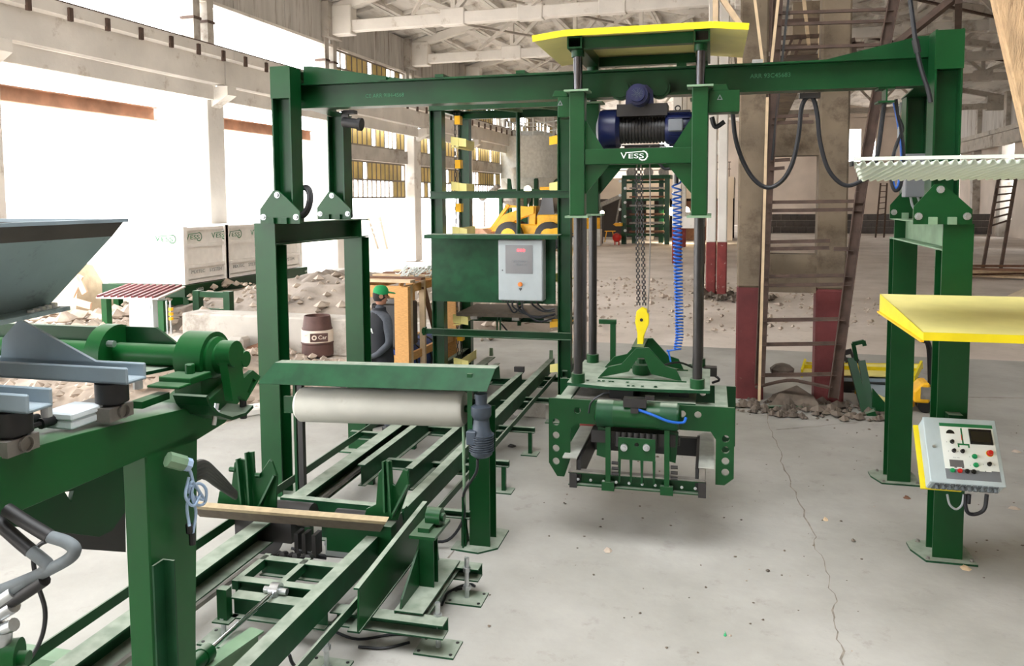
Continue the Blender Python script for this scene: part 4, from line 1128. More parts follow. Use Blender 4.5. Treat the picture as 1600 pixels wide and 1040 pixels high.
b = MB(G); b.box((q0.x, TV + .02, q1.z), (q1.x + .03, TV + .08, q0.z)); b.build('arm', GREEN, bd)
b = MB(G); b.box((q0.x + .02, TV + .0, q1.z - .02), (q0.x + .05, TV + .1, q0.z + .02)); b.build('end_plate', GREEN, bd)

# ================================================================== OPERATOR PANEL, ITS YELLOW CANOPY AND THE WHITE SHEET
tl = g(1442, 651, v=-.2)
bl = g(1455, 752, u=tl.x); trr = g(1554, 655, v=-.2)
ex = Vector((1, 0, 0)); up = (tl - bl).normalized(); nn = ex.cross(up).normalized()          # nn points to the viewer side
W_, H_ = trr.x - tl.x, (tl - bl).length
PM = G @ facing(tuple(bl), ex, up)
pn = thing('operator_panel', 'pale grey sloped operator panel box with buttons and a dark screen on the green post', 'control panel', G, (.1, -.3, .7))
b = MB(PM); b.box((0, 0, -.17), (W_, H_, -.012)); b.build('body', PANEL_BOX, pn, bevel=.008)
b = MB(PM); b.box((-.002, -.002, -.012), (W_ + .002, H_ + .002, 0)); fd = b.build('door', PANEL_BOX, pn, bevel=.004)
b = MB(PM); b.box((-.03, .0, -.2), (W_ * .5, H_ + .0, -.178)); tag(b.build('mounting_plate', YELLOW, pn), 'yellow mounting plate')
b = MB(G); b.box((.02, -.16, bl.z + .1), (.18, .0, bl.z + .2)); b.box((.05, -.1, bl.z + .1), (.15, .0, tl.z)); b.build('mounting_arm', GREEN, pn)
lx0, lx1, ly0, ly1 = .215 * W_, .95 * W_, .06 * H_, .92 * H_
def lp(fx, fy): return lx0 + (lx1 - lx0) * fx, ly1 - (ly1 - ly0) * fy
def lbox(name, x0, y0, x1, y1, m, z0=.001, z1=.003, par=None):
    a, c_ = lp(x0, y0), lp(x1, y1); b = MB(PM); b.box((a[0], a[1], z0), (c_[0], c_[1], z1)); return b.build(name, m, par or fd)
def lbtn(name, fx, fy, r, m, h=.022):
    x, y = lp(fx, fy); b = MB(PM); b.cyl((x, y, .002), (x, y, .008), r * 1.35, 16); b.cyl((x, y, .008), (x, y, h), r, 16); return b.build(name, m, fd, True)
lbox('label_sheet', 0, 0, 1, 1, LOGO_WHITE, 0, .0015)
lbox('label_header', 0, 0, 1, .06, LOGO_GREEN, .0015, .0025)
lbox('label_footer', 0, .82, 1, 1, LABEL_DARK, .0015, .0025)
lbox('graphic_stem', .39, .08, .42, .36, LOGO_GREEN, .0015, .0025); lbox('graphic_bar', .3, .36, .52, .39, LOGO_GREEN, .0015, .0025)
lbox('graphic_foot', .3, .36, .33, .43, LOGO_GREEN, .0015, .0025); lbox('graphic_foot', .49, .36, .52, .43, LOGO_GREEN, .0015, .0025)
lbox('graphic_mark', .385, .2, .4, .3, RED, .0026, .0034)
lbox('screen_bezel', .54, .09, .96, .36, BLACK, .001, .012); lbox('screen', .57, .13, .93, .32, SCREEN, .012, .0128)
x, y = lp(.19, .19); b = MB(PM); b.plate([(.028 * math.cos(a) + x, .028 * math.sin(a) + y) for a in [PI * k / 12 for k in range(13)]], (0, 0, .004), (1, 0, 0), (0, 1, 0), .004); b.build('dial_gauge', BLACK, fd)
for fx, fy in ((.2, .34), (.21, .5), (.37, .5), (.83, .7)): lbtn('selector_knob', fx, fy, .011, BLACK, .026)
for fx, fy in ((.58, .58), (.58, .73)): lbtn('push_button', fx, fy, .013, GREEN_BTN)
b = MB(PM); x, y = lp(.87, .51); b.cyl((x, y, .002), (x, y, .006), .024, 20); b.build('stop_collar', YELLOW, fd); lbtn('stop_button', .87, .51, .016, RED, .034)
lbox('grid_plate', .1, .66, .36, .8, SMOKED, .0015, .003)
for fx, m in ((.13, GREEN_BTN), (.27, RED), (.4, BLACK), (.52, BLACK)):
    lbtn('push_button', fx, .85, .012, m); lbox('button_tag', fx - .045, .785, fx + .045, .805, LOGO_WHITE, .003, .004)
for fx in (.68, .8): lbox('button_tag', fx - .05, .81, fx + .05, .835, LOGO_WHITE, .0026, .0035)
for fx, fy in ((.1, .345), (.11, .51), (.285, .51), (.49, .59), (.48, .74), (.72, .71), (.93, .71)):
    x, y = lp(fx, fy); text('0', .011, PM @ Matrix.Translation((x, y, .002)), LABEL_DARK, fd, 'legend', .0004)
text('PULT  PEN', .009, PM @ Matrix.Translation((*lp(.24, .62), .002)), LABEL_DARK, fd, 'legend', .0004)
b = MB(PM); b.cyl((.1 * W_, .54 * H_, 0), (.1 * W_, .54 * H_, .008), .011, 12); b.cyl((.1 * W_, .54 * H_, .008), (.1 * W_, .54 * H_, .01), .005, 8); b.build('door_lock', GALV, fd)
b = MB(PM)
for k in range(10): b.cyl((.05 + k * (W_ - .1) / 9, -.03, -.06), (.05 + k * (W_ - .1) / 9, .0, -.06), .014, 8)
b.build('cable_glands', HOSE_GREY, pn)
b = MB(PM)
for k in range(12): b.box((.03 + k * (W_ - .06) / 12, -.006, -.15), (.03 + (k + .7) * (W_ - .06) / 12, 0, -.02))
b.build('gland_plate', HOSE_GREY, pn)
for pts, r, m in (([(1508, 772), (1508, 784), (1512, 800), (1524, 803), (1538, 795), (1542, 772)], .014, CABLE), ([(1514, 772), (1513, 786)], .016, CABLE), ([(1480, 772), (1484, 788), (1494, 795), (1503, 788), (1506, 772)], .008, CABLE_GREY)):
    b = MB(G); b.tube([g(x, y, v=-.28) for x, y in pts], r, 8, 5); b.build('cable_loop', m, pn, True)
# yellow canopy over the panel
cn = thing('panel_canopy', 'wide pale yellow canopy tray fixed to the green post over the operator panel', 'canopy', G, (.6, -.4, 1.9))
ct = g(1375, 459, v=-.02); cf = g(1443, 520, u=ct.x)
sl_ = (cf - ct)
b = MB(G); e = 1.75
b.add([ct, ct + Vector((e, 0, 0)), cf + Vector((e, 0, 0)), cf], [(0, 1, 2, 3)])
b.add([p - Vector((0, 0, .008)) for p in (ct, ct + Vector((e, 0, 0)), cf + Vector((e, 0, 0)), cf)], [(3, 2, 1, 0)])
b.build('sheet', YELLOW_PALE, cn)
lo = g(1374, 487, u=ct.x); lf = g(1444, 532, u=ct.x)
b = MB(G); b.bar(cf - Vector((0, 0, .02)), cf + Vector((e, 0, -.02)), .008, .05); b.build('front_lip', YELLOW, cn)
b = MB(G); b.add([ct, cf, cf - Vector((0, 0, .045)), Vector((ct.x, lo.y, lo.z)), *(p + Vector((.008, 0, 0)) for p in (ct, cf, cf - Vector((0, 0, .045)), Vector((ct.x, lo.y, lo.z))))], [(0, 1, 2, 3), (7, 6, 5, 4), (0, 4, 5, 1), (1, 5, 6, 2), (2, 6, 7, 3), (3, 7, 4, 0)]); b.build('side_skirt', YELLOW, cn)
b = MB(G); b.bar(Vector((ct.x - .006, lo.y, lo.z)), Vector((ct.x - .006, cf.y, cf.z - .05)), .02, .012); b.build('skirt_fold', YELLOW_MACHINE, cn)
b = MB(G); b.bar((.05, -.02, ct.z - .05), (.05, cf.y + .1, cf.z - .03), .05, .05); b.bar((.9, -.02, ct.z - .05), (.9, cf.y + .1, cf.z - .03), .05, .05); b.build('support_arm', GREEN, cn)
# the white ribbed sheet, end of a canopy over the operator's place
ws = thing('ribbed_sheet', 'white ribbed plastic roof sheet seen edge-on above the operator panel', 'roof sheet', G, (.6, -1.6, 3.0))
wa = g(1334, 251, v=-1.7); wd_ = g(1343, 274, z=wa.z - .0)
STP = .0118
wdx = g(1343, 272, v=-.72).x - wa.x
n = 110; q = []; fs = []
for i in range(n + 1):
    u = wa.x + i * STP; rz = .011 * (1 if i % 4 in (0, 1) else -1)
    f = min(1, i * STP / wdx)                               # the end is cut on the slant
    for v, z in ((-1.7, wa.z - .014), (-1.7 + .98 * f, wa.z - .014 - .071 * f)):
        q += [(u, v, z + rz), (u, v, z + rz - .005)]
for i in range(n):
    k = i * 4
    fs += [(k, k + 4, k + 6, k + 2), (k + 1, k + 3, k + 7, k + 5), (k, k + 1, k + 5, k + 4), (k + 2, k + 6, k + 7, k + 3)]
b = MB(G); b.add(q, fs); b.build('sheet', COIL_WHITE, ws)
b = MB(G); b.box((wa.x, -1.71, wa.z - .0), (wa.x + 1.28, -1.69, wa.z + .02)); b.build('front_trim', COIL_WHITE, ws)
b = MB(G); b.box((wa.x - .008, -1.69, wa.z - .03), (wa.x + .002, -1.6, wa.z + .0)); b.build('end_seal', RUBBER, ws)
# leaning rough timber near the lens side
tb = MB(); p0, p1 = at(1560, -60, y=5.6), at(1668, 420, y=5.9)
d_ = (p1 - p0)
tb.bar(p0 - d_ * .3, p1 + d_ * 1.55, .155, .09, (0, -1, .2))
q_ = tb.v
tag(tb.build('leaning_timber', TIMBER, bevel=.008), 'rough sawn timber prop leaning beside the gantry post', 'timber')
# cables along the beam and the right post
fc = thing('festoon_cable', 'black cable hanging in two loops beneath the gantry beam', 'cable', G, (-1.0, .4, 3.5))
b = MB(G)
pts = [(1112, 183), (1118, 198), (1132, 190)]
b.tube([g(x, y, v=.3) for x, y in pts], .02, 8, 5); b.build('tail', CABLE, fc, True)
b = MB(G); b.tube([g(x, y, v=.33) for x, y in [(1145, 178), (1149, 215), (1160, 250), (1178, 280), (1200, 293), (1222, 282), (1238, 255), (1248, 210), (1252, 170), (1260, 153), (1270, 153), (1277, 180), (1281, 220), (1292, 260), (1308, 282), (1325, 290), (1345, 283), (1362, 272), (1372, 235), (1378, 190), (1382, 160)]], .018, 8, 4); b.build('loop', CABLE, fc, True)
b = MB(G); b.box((g(1255, 152, v=.33).x - .03, .29, g(1255, 152, v=.33).z - .01), (g(1275, 152, v=.33).x + .03, .37, g(1255, 152, v=.33).z + .03)); b.build('saddle', DARK, fc)
pc = thing('post_cable', 'tangle of dark blue and grey cable hanging down the gantry post', 'cable', G, (-.3, .6, 2.9))
for pts, m, r in (([(1400, 155), (1403, 180), (1410, 200), (1405, 215), (1398, 235), (1392, 262), (1393, 285), (1399, 298), (1407, 290), (1411, 260), (1411, 225), (1402, 180), (1398, 158)], CABLE, .014), ([(1408, 160), (1404, 185), (1404, 215), (1398, 240), (1390, 265)], CABLE_GREY, .01), ([(1396, 158), (1403, 195), (1408, 240), (1404, 285), (1398, 293), (1394, 270)], CABLE_BLUE, .009)):
    b = MB(G); b.tube([g(x, y, v=.5) for x, y in pts], r, 7, 4); b.build('strand', m, pc, True)
oc = thing('overhead_lead', 'black lead dropping from the roof onto the gantry post top', 'cable', G, (-.2, 0, 3.4))
b = MB(G); b.tube([g(x, y, v=.0) for x, y in [(1418, -30), (1426, 30), (1432, 75), (1440, 110), (1450, 140), (1454, 160)]], .017, 8, 4); b.build('lead', CABLE, oc, True)
b = MB(G); b.tube([g(x, y, v=.0) for x, y in [(1430, 62), (1434, 82)]], .026, 8, 2); b.build('sleeve', RUBBER, oc, True)

# ================================================================== ROLLER STAND
RV = -.62
rs = thing('roller_stand', 'green portal stand carrying a dusty cream roller under a bent canopy', 'roller', G, (-4.5, RV, 0))
bs = g(746, 855, z=0)
b = MB(G); b.hsec((bs.x + .02, bs.y + .1, .012), (bs.x + .02, bs.y + .1, 1.12), .17, .2, .012, .01, (0, 1, 0)); rp = b.build('post', GREEN_SHADE, rs)
b = MB(G); b.plate([(-.14, -.1), (.05, -.12), (.18, .0), (.18, .36), (-.1, .4)], (bs.x - .01, bs.y, .008), (1, 0, 0), (0, 1, 0), .014); b.build('base_plate', GREEN_DUSTY, rp)
b = MB(G); b.plate([(0, 0), (-.0, .42), (.16, .0)], (bs.x - .1, bs.y - .07, .015), (0, 1, 0), (0, 0, 1), .012); b.build('foot_gusset', GREEN, rp)
b = MB(G); b.cyl((bs.x - .1, bs.y - .02, .2), (bs.x - .1, bs.y - .02, 1.05), .013, 8); b.build('cable_conduit', GREEN_PALE, rp)
ca = g(435, 564, v=RV); cc = g(777, 573, v=RV)
zc0, zc1 = ca.z, cc.z
zc = (zc0 + zc1) / 2
prof = [(.21, -.14), (.06, .0), (-.06, .0), (-.2, -.15)]                # v offset, z offset
b = MB(G)
for (va, za), (vb, zb) in zip(prof, prof[1:]):
    sx0 = .0 if za == 0 else .08; sx1 = .0 if zb == 0 else .08
    A = [(ca.x - sx0 + .0, RV + va, zc0 + za), (cc.x - sx0 * .4, RV + va, zc1 + za), (cc.x - sx1 * .4, RV + vb, zc1 + zb), (ca.x - sx1, RV + vb, zc0 + zb)]
    nrm = (Vector(A[1]) - Vector(A[0])).cross(Vector(A[3]) - Vector(A[0])).normalized() * .006
    b.add([Vector(p) for p in A] + [Vector(p) + nrm for p in A], [(0, 1, 2, 3), (7, 6, 5, 4), (0, 4, 5, 1), (1, 5, 6, 2), (2, 6, 7, 3), (3, 7, 4, 0)])
b.build('canopy', GREEN_DUSTY, rs)
r0, r1 = g(468, 631, v=RV), g(727, 638, v=RV)
rr = .145
b = MB(G); dx = (r1 - r0).length; b.lathe([(rr * .82, 0), (rr, .03), (rr, dx - .03), (rr * .86, dx)], r0, r1 - r0, 36); b.build('roller', ROLLER, rs, True)
b = MB(G); b.cyl(r0 - Vector((.1, 0, 0)), r0 + Vector((.02, 0, 0)), .03, 12); b.cyl(r1, r1 + Vector((.14, 0, 0)), .03, 12); b.build('axle', GREEN, rs, True)
for px in (464, 472):
    q = g(px, 700, v=RV); b = MB(G); b.bar((q.x, RV, .02), (q.x, RV, zc0 - .02), .022 if px == 464 else .045, .05, (0, 1, 0)); b.build('side_upright', DARK if px == 472 else GREEN, rs)
b = MB(G); b.plate([(-.05, -.07), (.05, -.07), (.05, .07), (-.05, .07)], (r0.x - .07, RV - .03, r0.z), (1, 0, 0), (0, 0, 1), .03); b.plate([(-.04, -.09), (.04, -.09), (.04, .09), (-.04, .09)], (r1.x + .09, RV - .03, r1.z), (1, 0, 0), (0, 0, 1), .03); b.build('bearing', GREEN, rs)
b = MB(G); u = g(735, 620, v=RV - .1).x; b.box((u - .02, RV - .12, .95), (u + .02, RV - .07, zc1 - .04)); b.build('hanger_strip', GREEN_SHADE, rs)
m0 = g(752, 660, v=RV - .1)
b = MB(G); b.lathe([(.06, -.3), (.085, -.28), (.09, -.12), (.07, -.08), (.06, .0), (.08, .03), (.08, .1), (.045, .12), (.05, .2)], (m0.x + .0, m0.y, m0.z + .03), n=20); gm_ = b.build('gear_motor', GREY_MOTOR, rs, True)
b = MB(G); b.box((m0.x - .1, m0.y - .09, m0.z - .16), (m0.x - .02, m0.y - .02, m0.z - .05)); b.build('terminal_box', GREY_MOTOR, gm_, bevel=.008)
b = MB(G)
for k in range(8): b.cyl((m0.x, m0.y, m0.z - .22 + k * .018), (m0.x, m0.y, m0.z - .214 + k * .018), .1, 18)
b.build('cooling_fins', GREY_MOTOR, gm_)
b = MB(G); b.tube([(m0.x - .02, m0.y - .04, m0.z - .28), (m0.x - .04, m0.y - .03, m0.z - .4), (bs.x - .1, bs.y - .03, .45), (bs.x - .1, bs.y - .05, .25), (bs.x - .22, bs.y - .1, .08), (bs.x - .45, bs.y - .1, .06)], .012, 7, 5); b.build('cable', CABLE, rs, True)

# ================================================================== PALLET CONVEYOR
cv = thing('pallet_conveyor', 'long green twin-rail pallet conveyor with dusty tops running into the tower', 'conveyor', G, (-4.4, .8, 0))
RZ = .42
def cpart(name, mb, m, par=None, **k): return mb.build(name, m, par or cv, **k)
b = MB(G); b.tubebox((-4.01, -3.6, RZ - .08), (-3.99, 5.0, RZ - .08), .085, .16, .01); rr_ = cpart('rail', b, GREEN_DUSTY)
b = MB(G); b.csec((-4.93, -3.7, RZ - .1), (-4.93, 5.0, RZ - .1), .13, .17, .012); rl_ = cpart('rail', b, GREEN_DUSTY)
b = MB(G); b.bar((-4.86, -.9, RZ - .13), (-4.86, 5.0, RZ - .13), .03, .03); cpart('chain_strip', b, STEEL, rl_)
b = MB(G); b.bar((-4.845, -3.3, RZ - .17), (-4.8, -1.7, RZ - .17), .03, .03); cpart('chain_strip', b, STEEL, rl_)
for u in (-4.0, -4.93):
    b = MB(G); b.plate([(-.02, 0), (.03, 0), (.012, .12), (0, .12)], (u, 5.0, RZ), (0, 1, 0), (0, 0, 1), .05); cpart('end_stop', b, GREEN_PALE)
b = MB(G); b.hsec((-4.76, -.04, RZ - .12), (-4.72, 4.6, RZ - .12), .07, .2, .01, .008); cpart('inner_beam', b, GREEN_DUSTY)
b = MB(G); b.hsec((-4.3, -.04, RZ - .12), (-4.24, 4.1, RZ - .12), .07, .2, .01, .008); cpart('inner_beam', b, GREEN_DUSTY)
b = MB(G); b.box((-4.34, 4.06, RZ - .02), (-4.2, 4.12, RZ + .05)); cpart('stop_block', b, DARK)
b = MB(G); b.bar((-5.3, -3.4, .3), (-5.33, 2.2, .3), .012, .07); cpart('side_strip', b, GREEN)
b = MB(G); b.angle((-3.815, -3.0, .32), (-3.82, 4.3, .32), .06, .06, .008, flip=-1); cpart('side_angle', b, GREEN_DUSTY)
for v in (-.72, .55, 1.7, 3.0, 4.2):
    b = MB(G); b.csec((-5.0, v, .22), (-3.9, v, .22), .06, .1, .009); cpart('cross_bar', b, GREEN_DUSTY)
    b = MB(G); b.csec((-4.0, v + .1, .27), (-3.55, v + .1, .27), .05, .06, .008); cpart('outrigger', b, GREEN_DUSTY)
    for u in (-3.6,):
        b = MB(G); b.box((u - .02, v + .08, .0), (u + .02, v + .12, .25)); lg = cpart('leg', b, GREEN)
        b = MB(G); b.box((u - .09, v + .02, .0), (u + .09, v + .18, .012)); cpart('foot_plate', b, GREEN_DUSTY, lg)
    b = MB(G); b.box((-4.96, v - .03, 0), (-4.9, v + .03, .25)); cpart('leg', b, GREEN)
for v in (-.75, 1.2, 3.2):
    b = MB(G); b.csec((-5.45, v, .27), (-4.98, v, .27), .06, .09, .009); cpart('outrigger', b, GREEN_DUSTY)
b = MB(G); b.bar((-5.0, -1.0, .4), (-3.95, -1.0, .4), .07, .09); cpart('drive_cross_bar', b, GREEN_DUSTY)
# levelling feet
def foot(u, v, zt, w=.26, d=.2):
    b = MB(G); b.box((u - w / 2, v - d / 2, 0), (u + w / 2, v + d / 2, .012)); f = cpart('foot_plate', b, GREEN_DUSTY)
    b = MB(G)
    for x, y in ((-.4, -.35), (.4, -.35), (.4, .35), (-.4, .35)): b.cyl((u + x * w, v + y * d, .012), (u + x * w, v + y * d, .016), .011, 10)
    cpart('bolt_holes', b, DARK, f)
    b = MB(G); b.cyl((u, v, .012), (u, v, zt + .1), .016, 10); b.cyl((u, v, zt), (u, v, zt + .03), .028, 6); b.cyl((u, v, zt - .13), (u, v, zt - .1), .028, 6); tag(cpart('levelling_bolt', b, GALV, f), 'bright threaded levelling bolt')
foot(-4.69, -2.28, .12); foot(-3.33, -1.42, .2); foot(-3.32, -2.06, .2); foot(-3.9, -2.42, .12); foot(-5.35, -2.2, .1)
b = MB(G); b.box((-4.74, -2.33, .13), (-4.62, -2.21, .14)); b.box((-4.72, -2.3, .14), (-4.65, -2.24, .34)); cpart('support_block', b, GREEN)
b = MB(G); b.hsec((-4.66, -2.2, .2), (-4.0, -2.2, .2), .1, .14, .01, .008); cpart('base_beam', b, GREEN_DUSTY)
b = MB(G); b.hsec((-4.66, -1.0, .2), (-4.0, -1.0, .2), .1, .14, .01, .008); cpart('base_beam', b, GREEN_DUSTY)
# right pedestal
b = MB(G); b.csec((-4.0, -2.12, .17), (-3.25, -2.12, .17), .11, .09, .01); cpart('base_beam', b, GREEN_DUSTY)
b = MB(G); b.csec((-3.75, -1.36, .17), (-3.25, -1.36, .17), .11, .09, .01); cpart('base_beam', b, GREEN_DUSTY)
b = MB(G); b.csec((-3.5, -2.1, .2), (-3.5, -1.34, .2), .19, .07, .01); cpart('base_beam', b, GREEN_DUSTY)
b = MB(G); b.plate([(-2.08, .23), (-1.36, .23), (-1.42, .5), (-1.66, .56), (-2.06, .29)], (-3.56, 0, 0), (0, 1, 0), (0, 0, 1), .014); cpart('gusset', b, GREEN)
b = MB(G); b.hsec((-3.5, -1.72, .23), (-3.5, -1.72, .58), .1, .09, .01, .01, (0, 1, 0)); cpart('pedestal', b, GREEN)
b = MB(G); b.box((-3.6, -1.82, .58), (-3.42, -1.5, .6)); b.box((-3.56, -1.76, .6), (-3.48, -1.6, .63)); b.cyl((-3.54, -1.62, .66), (-3.44, -1.62, .66), .06, 16); b.cyl((-3.44, -1.62, .66), (-3.42, -1.62, .66), .03, 10); cpart('pedestal_bearing', b, GREEN_SHADE, smooth=True)
# tall side guide plate
b = MB(G); b.plate([(-2.36, .22), (-1.18, .26), (-1.16, .56), (-2.34, .48)], (-3.72, 0, 0), (0, 1, 0), (0, 0, 1), .012); sg = cpart('side_guide', b, GREEN_SHADE)
b = MB(G); b.bar((-3.73, -2.35, .48), (-3.73, -1.16, .565), .035, .012); b.bar((-3.75, -2.36, .215), (-3.75, -1.18, .255), .08, .012); cpart('guide_flange', b, GREEN_DUSTY, sg)
# comb brackets that carry the board
def comb(px, name='comb_bracket', v=-1.42):
    pts = [g(x, y, v=v) for x, y in px]
    b = MB(G); b.plate([(p.x, p.z) for p in pts][::-1], (0, v, 0), (1, 0, 0), (0, 0, 1), .02); return cpart(name, b, GREEN_SHADE, bevel=.003)
comb([(338, 800), (344, 766), (352, 768), (362, 764), (367, 722), (376, 716), (384, 718), (386, 706), (397, 705), (399, 738), (404, 745), (408, 738), (422, 717), (426, 720), (434, 742), (432, 800)])
comb([(568, 812), (573, 794), (588, 787), (592, 738), (598, 731), (603, 718), (612, 720), (614, 755), (618, 758), (631, 732), (637, 735), (640, 757), (622, 812)])
for px in ((372, 716, 380, 795), (386, 706, 392, 795), (430, 742, 404, 795), (600, 720, 602, 800), (607, 720, 612, 805), (638, 757, 612, 808)):
    p, q = g(px[0], px[1], v=-1.44), g(px[2], px[3], v=-1.48)
    b = MB(G); b.bar(p, q, .05, .014, (1, 0, 0)); cpart('comb_rib', b, GREEN_SHADE)
b = MB(G); q = g(365, 733, v=-1.42); b.cyl((q.x - .03, -1.42, q.z), (q.x + .02, -1.42, q.z), .02, 10); b.cyl((q.x + .2, -1.44, q.z - .02), (q.x + .24, -1.44, q.z - .02), .02, 10); cpart('comb_pin', b, GREEN, smooth=True)
# dark drive parts beneath
b = MB(G); b.cyl((-5.1, -1.25, .42), (-4.6, -1.25, .42), .09, 18); b.cyl((-4.4, -1.25, .42), (-3.9, -1.25, .42), .07, 18); b.box((-5.05, -1.4, .25), (-4.7, -1.2, .45)); cpart('drive_housing', b, DARK, smooth=True)
b = MB(G); b.box((-4.36, -1.5, .28), (-3.86, -1.4, .5)); cpart('drive_bracket', b, GREEN)
b = MB(G)
for u in (-4.62, -4.56, -4.48): b.box((u, -1.5, .22), (u + .03, -1.4, .38))
for k in range(6): b.cyl((-4.68 + k * .05, -1.66, .27 + .02 * (k % 2)), (-4.68 + k * .05, -1.6, .27), .022, 8)
cpart('sprocket_group', b, DARK)
b = MB(G); b.plate([(-5.3, .05), (-4.95, .05), (-4.72, .45), (-5.3, .5)], (0, -1.2, 0), (1, 0, 0), (0, 0, 1), .02); cpart('drive_guard', b, DARK)
for px in ((460, 858, 510, 872), (455, 856, 540, 870)):
    b = MB(G); b.tube([g(px[0], px[1], v=-1.5), g((px[0] + px[2]) / 2, (px[1] + px[3]) / 2 + 3, v=-1.45), g(px[2], px[3], v=-1.4)], .01, 6, 4); cpart('cable', b, CABLE, smooth=True)
bx = thing('limit_switch_box', 'small grey lidded box fixed on the conveyor cross bar below the board', 'box', G, (-4.25, -1.35, .2))
q0, q1 = g(508, 868, v=-1.45), g(548, 850, v=-1.45)
b = MB(G); b.box((q0.x, -1.45, q0.z), (q1.x, -1.3, q1.z)); b.build('body', LIGHT_BOX, bx, bevel=.006)
b = MB(G); b.box((q0.x - .004, -1.456, q1.z - .03), (q1.x + .004, -1.296, q1.z + .004)); b.build('lid', LIGHT_BOX, bx, bevel=.004)
# floor cables beneath the pedestal
fcab = thing('floor_cable', 'thin black cables snaking over the slab beneath the conveyor pedestal', 'cable', G, (-3.6, -2.2, 0))
for pts in ([(520, 985), (560, 998), (620, 990), (680, 995)], [(700, 925), (720, 915), (735, 912), (742, 915)], [(560, 1010), (600, 1012), (640, 1003)], [(690, 945), (700, 925), (722, 920)]):
    b = MB(G); b.tube([g(x, y, z=.012) for x, y in pts], .009, 6, 5); b.build('strand', CABLE, fcab, True)
b = MB(G); b.tube([g(452, 1022, z=.2), g(456, 1034, z=.15), g(462, 1042, z=.1)], .01, 6, 4); b.build('strand', CABLE, fcab, True)
# ---- pusher cart between the rails
pc_ = thing('pusher_cart', 'low green ladder frame cart between the conveyor rails with a bright push rod', 'cart', G, (-4.4, -1.9, .2))
cz = .3
for v in (-2.06, -1.74):
    b = MB(G); b.hsec((-4.74, v, cz - .06), (-4.08, v, cz - .06), .07, .12, .009, .008); b.build('cross_beam', GREEN_DUSTY, pc_)
for u in (-4.72, -4.41, -4.12):
    b = MB(G); b.bar((u, -2.1, cz - .03), (u, -1.68, cz - .03), .045, .06); b.build('side_beam', GREEN_DUSTY, pc_)
p0, p1 = g(434, 920, v=-2.12), g(322, 1022, z=.33)
p0 = Vector((-4.4, -2.12, .29)); 
b = MB(G); q0 = g(431, 922, v=-2.15); q1 = g(325, 1018, v=-2.98); b.cyl(q0, q1, .016, 12); b.build('push_rod', CHROME, pc_, True)
b = MB(G); d = (q1 - q0).normalized(); b.cyl(q1, q1 + d * .07, .05, 16); b.cyl(q1 + d * .07, q1 + d * .9, .042, 16); b.build('cylinder', GREEN, pc_, True)
b = MB(G); b.cyl(q0 - Vector((.08, 0, 0)), q0 + Vector((.08, 0, 0)), .022, 12); b.cyl(q0 - Vector((.03, 0, 0)), q0 + Vector((.03, 0, 0)), .05, 14); b.build('clevis_pin', GALV, pc_, True)
b = MB(G); s0, s1 = g(402, 982, z=.33), g(300, 1052, z=.33); b.hsec(s0 - Vector((0, 0, .08)), s1 - Vector((0, 0, .08)), .1, .16, .01, .008); tag(b.build('stub_beam', GREEN_PALE, pc_), 'pale dusty stub beam')
# ---- the board held on edge by the combs
pb = thing('plywood_pallet', 'thick plywood pallet board tipped on edge against the comb brackets', 'pallet', G, (-4.5, -1.6, .5))
e0, e1 = g(296, 790, v=-1.62), g(604, 815, v=-1.62)
dz = Vector((0, .11, -.13))
n0 = Vector((0, -1, -.35)).normalized()
def ply(name, off, t, m, a, c):
    b = MB(G)
    A = [e0 - n0 * off + dz * a, e1 - n0 * off + dz * a + Vector((-.1 * a, 0, 0)), e1 - n0 * off + dz * c + Vector((-.1 * c, 0, 0)), e0 - n0 * off + dz * c]
    b.add(A + [p - n0 * t for p in A], [(0, 1, 2, 3), (7, 6, 5, 4), (0, 4, 5, 1), (1, 5, 6, 2), (2, 6, 7, 3), (3, 7, 4, 0)])
    b.build(name, m, pb)
ply('ply_edge', 0, .05, PLY, 0, .24)
ply('ply_face', .006, .04, PLY_FACE, .27, 1)  # board face in shadow, drawn by a darker wood colour

# ================================================================== FEED FRAME near the lens (face plane u = -3.6)
FU = -3.6
ff = thing('block_feeder', 'big fresh green feeder frame with a thick sloping beam and leg in the near corner', 'machine frame', G, (-3.8, -4.3, 0))
def gp_(pts, u): return [(p.y, p.z) for p in (g(x, y, u=u) for x, y in pts)]
b = MB(G)
P = gp_([(-140, 748), (0, 714), (115, 680), (215, 655), (318, 632), (372, 585), (386, 606), (378, 622), (352, 660), (300, 692), (228, 714), (0, 812), (-140, 868)], FU)
b.plate(P, (FU - .1, 0, 0), (0, 1, 0), (0, 0, 1), .2)
b.build('beam', GREEN_CLEAN, ff, bevel=.008)
lv0, lv1 = g(229, 735, u=FU).y, g(296, 735, u=FU).y
P = [(lv0, 1.93), (lv0 - .0, 0), (lv1 - .04, 0), (lv1 + .01, 1.2), (lv1 + .06, 1.92)]
b = MB(G); b.plate(P, (FU - .05, 0, 0), (0, 1, 0), (0, 0, 1), .1); lg = b.build('leg', GREEN_CLEAN, ff, bevel=.006)
b = MB(G); a0 = g(222, 898, u=FU + .02); b.angle((FU + .03, lv0 + .03, .3), (FU + .03, lv0 + .03, a0.z), .05, .06, .008, (0, -1, 0)); b.build('leg_bracket', GREEN_DUSTY, lg)
b = MB(G); b.box((FU - .25, lv0 - .1, 0), (FU + .1, lv1 + .1, .014)); b.build('base_plate', GREEN_DUSTY, lg)
# far side beam and leg of the frame
b = MB(G); b.box((-5.5, -6.0, 1.78), (-5.3, -3.7, 1.98)); b.build('beam', GREEN_CLEAN, ff)
b = MB(G); b.box((-5.5, lv0, 0), (-5.35, lv1, 1.8)); b.build('leg', GREEN_CLEAN, ff)
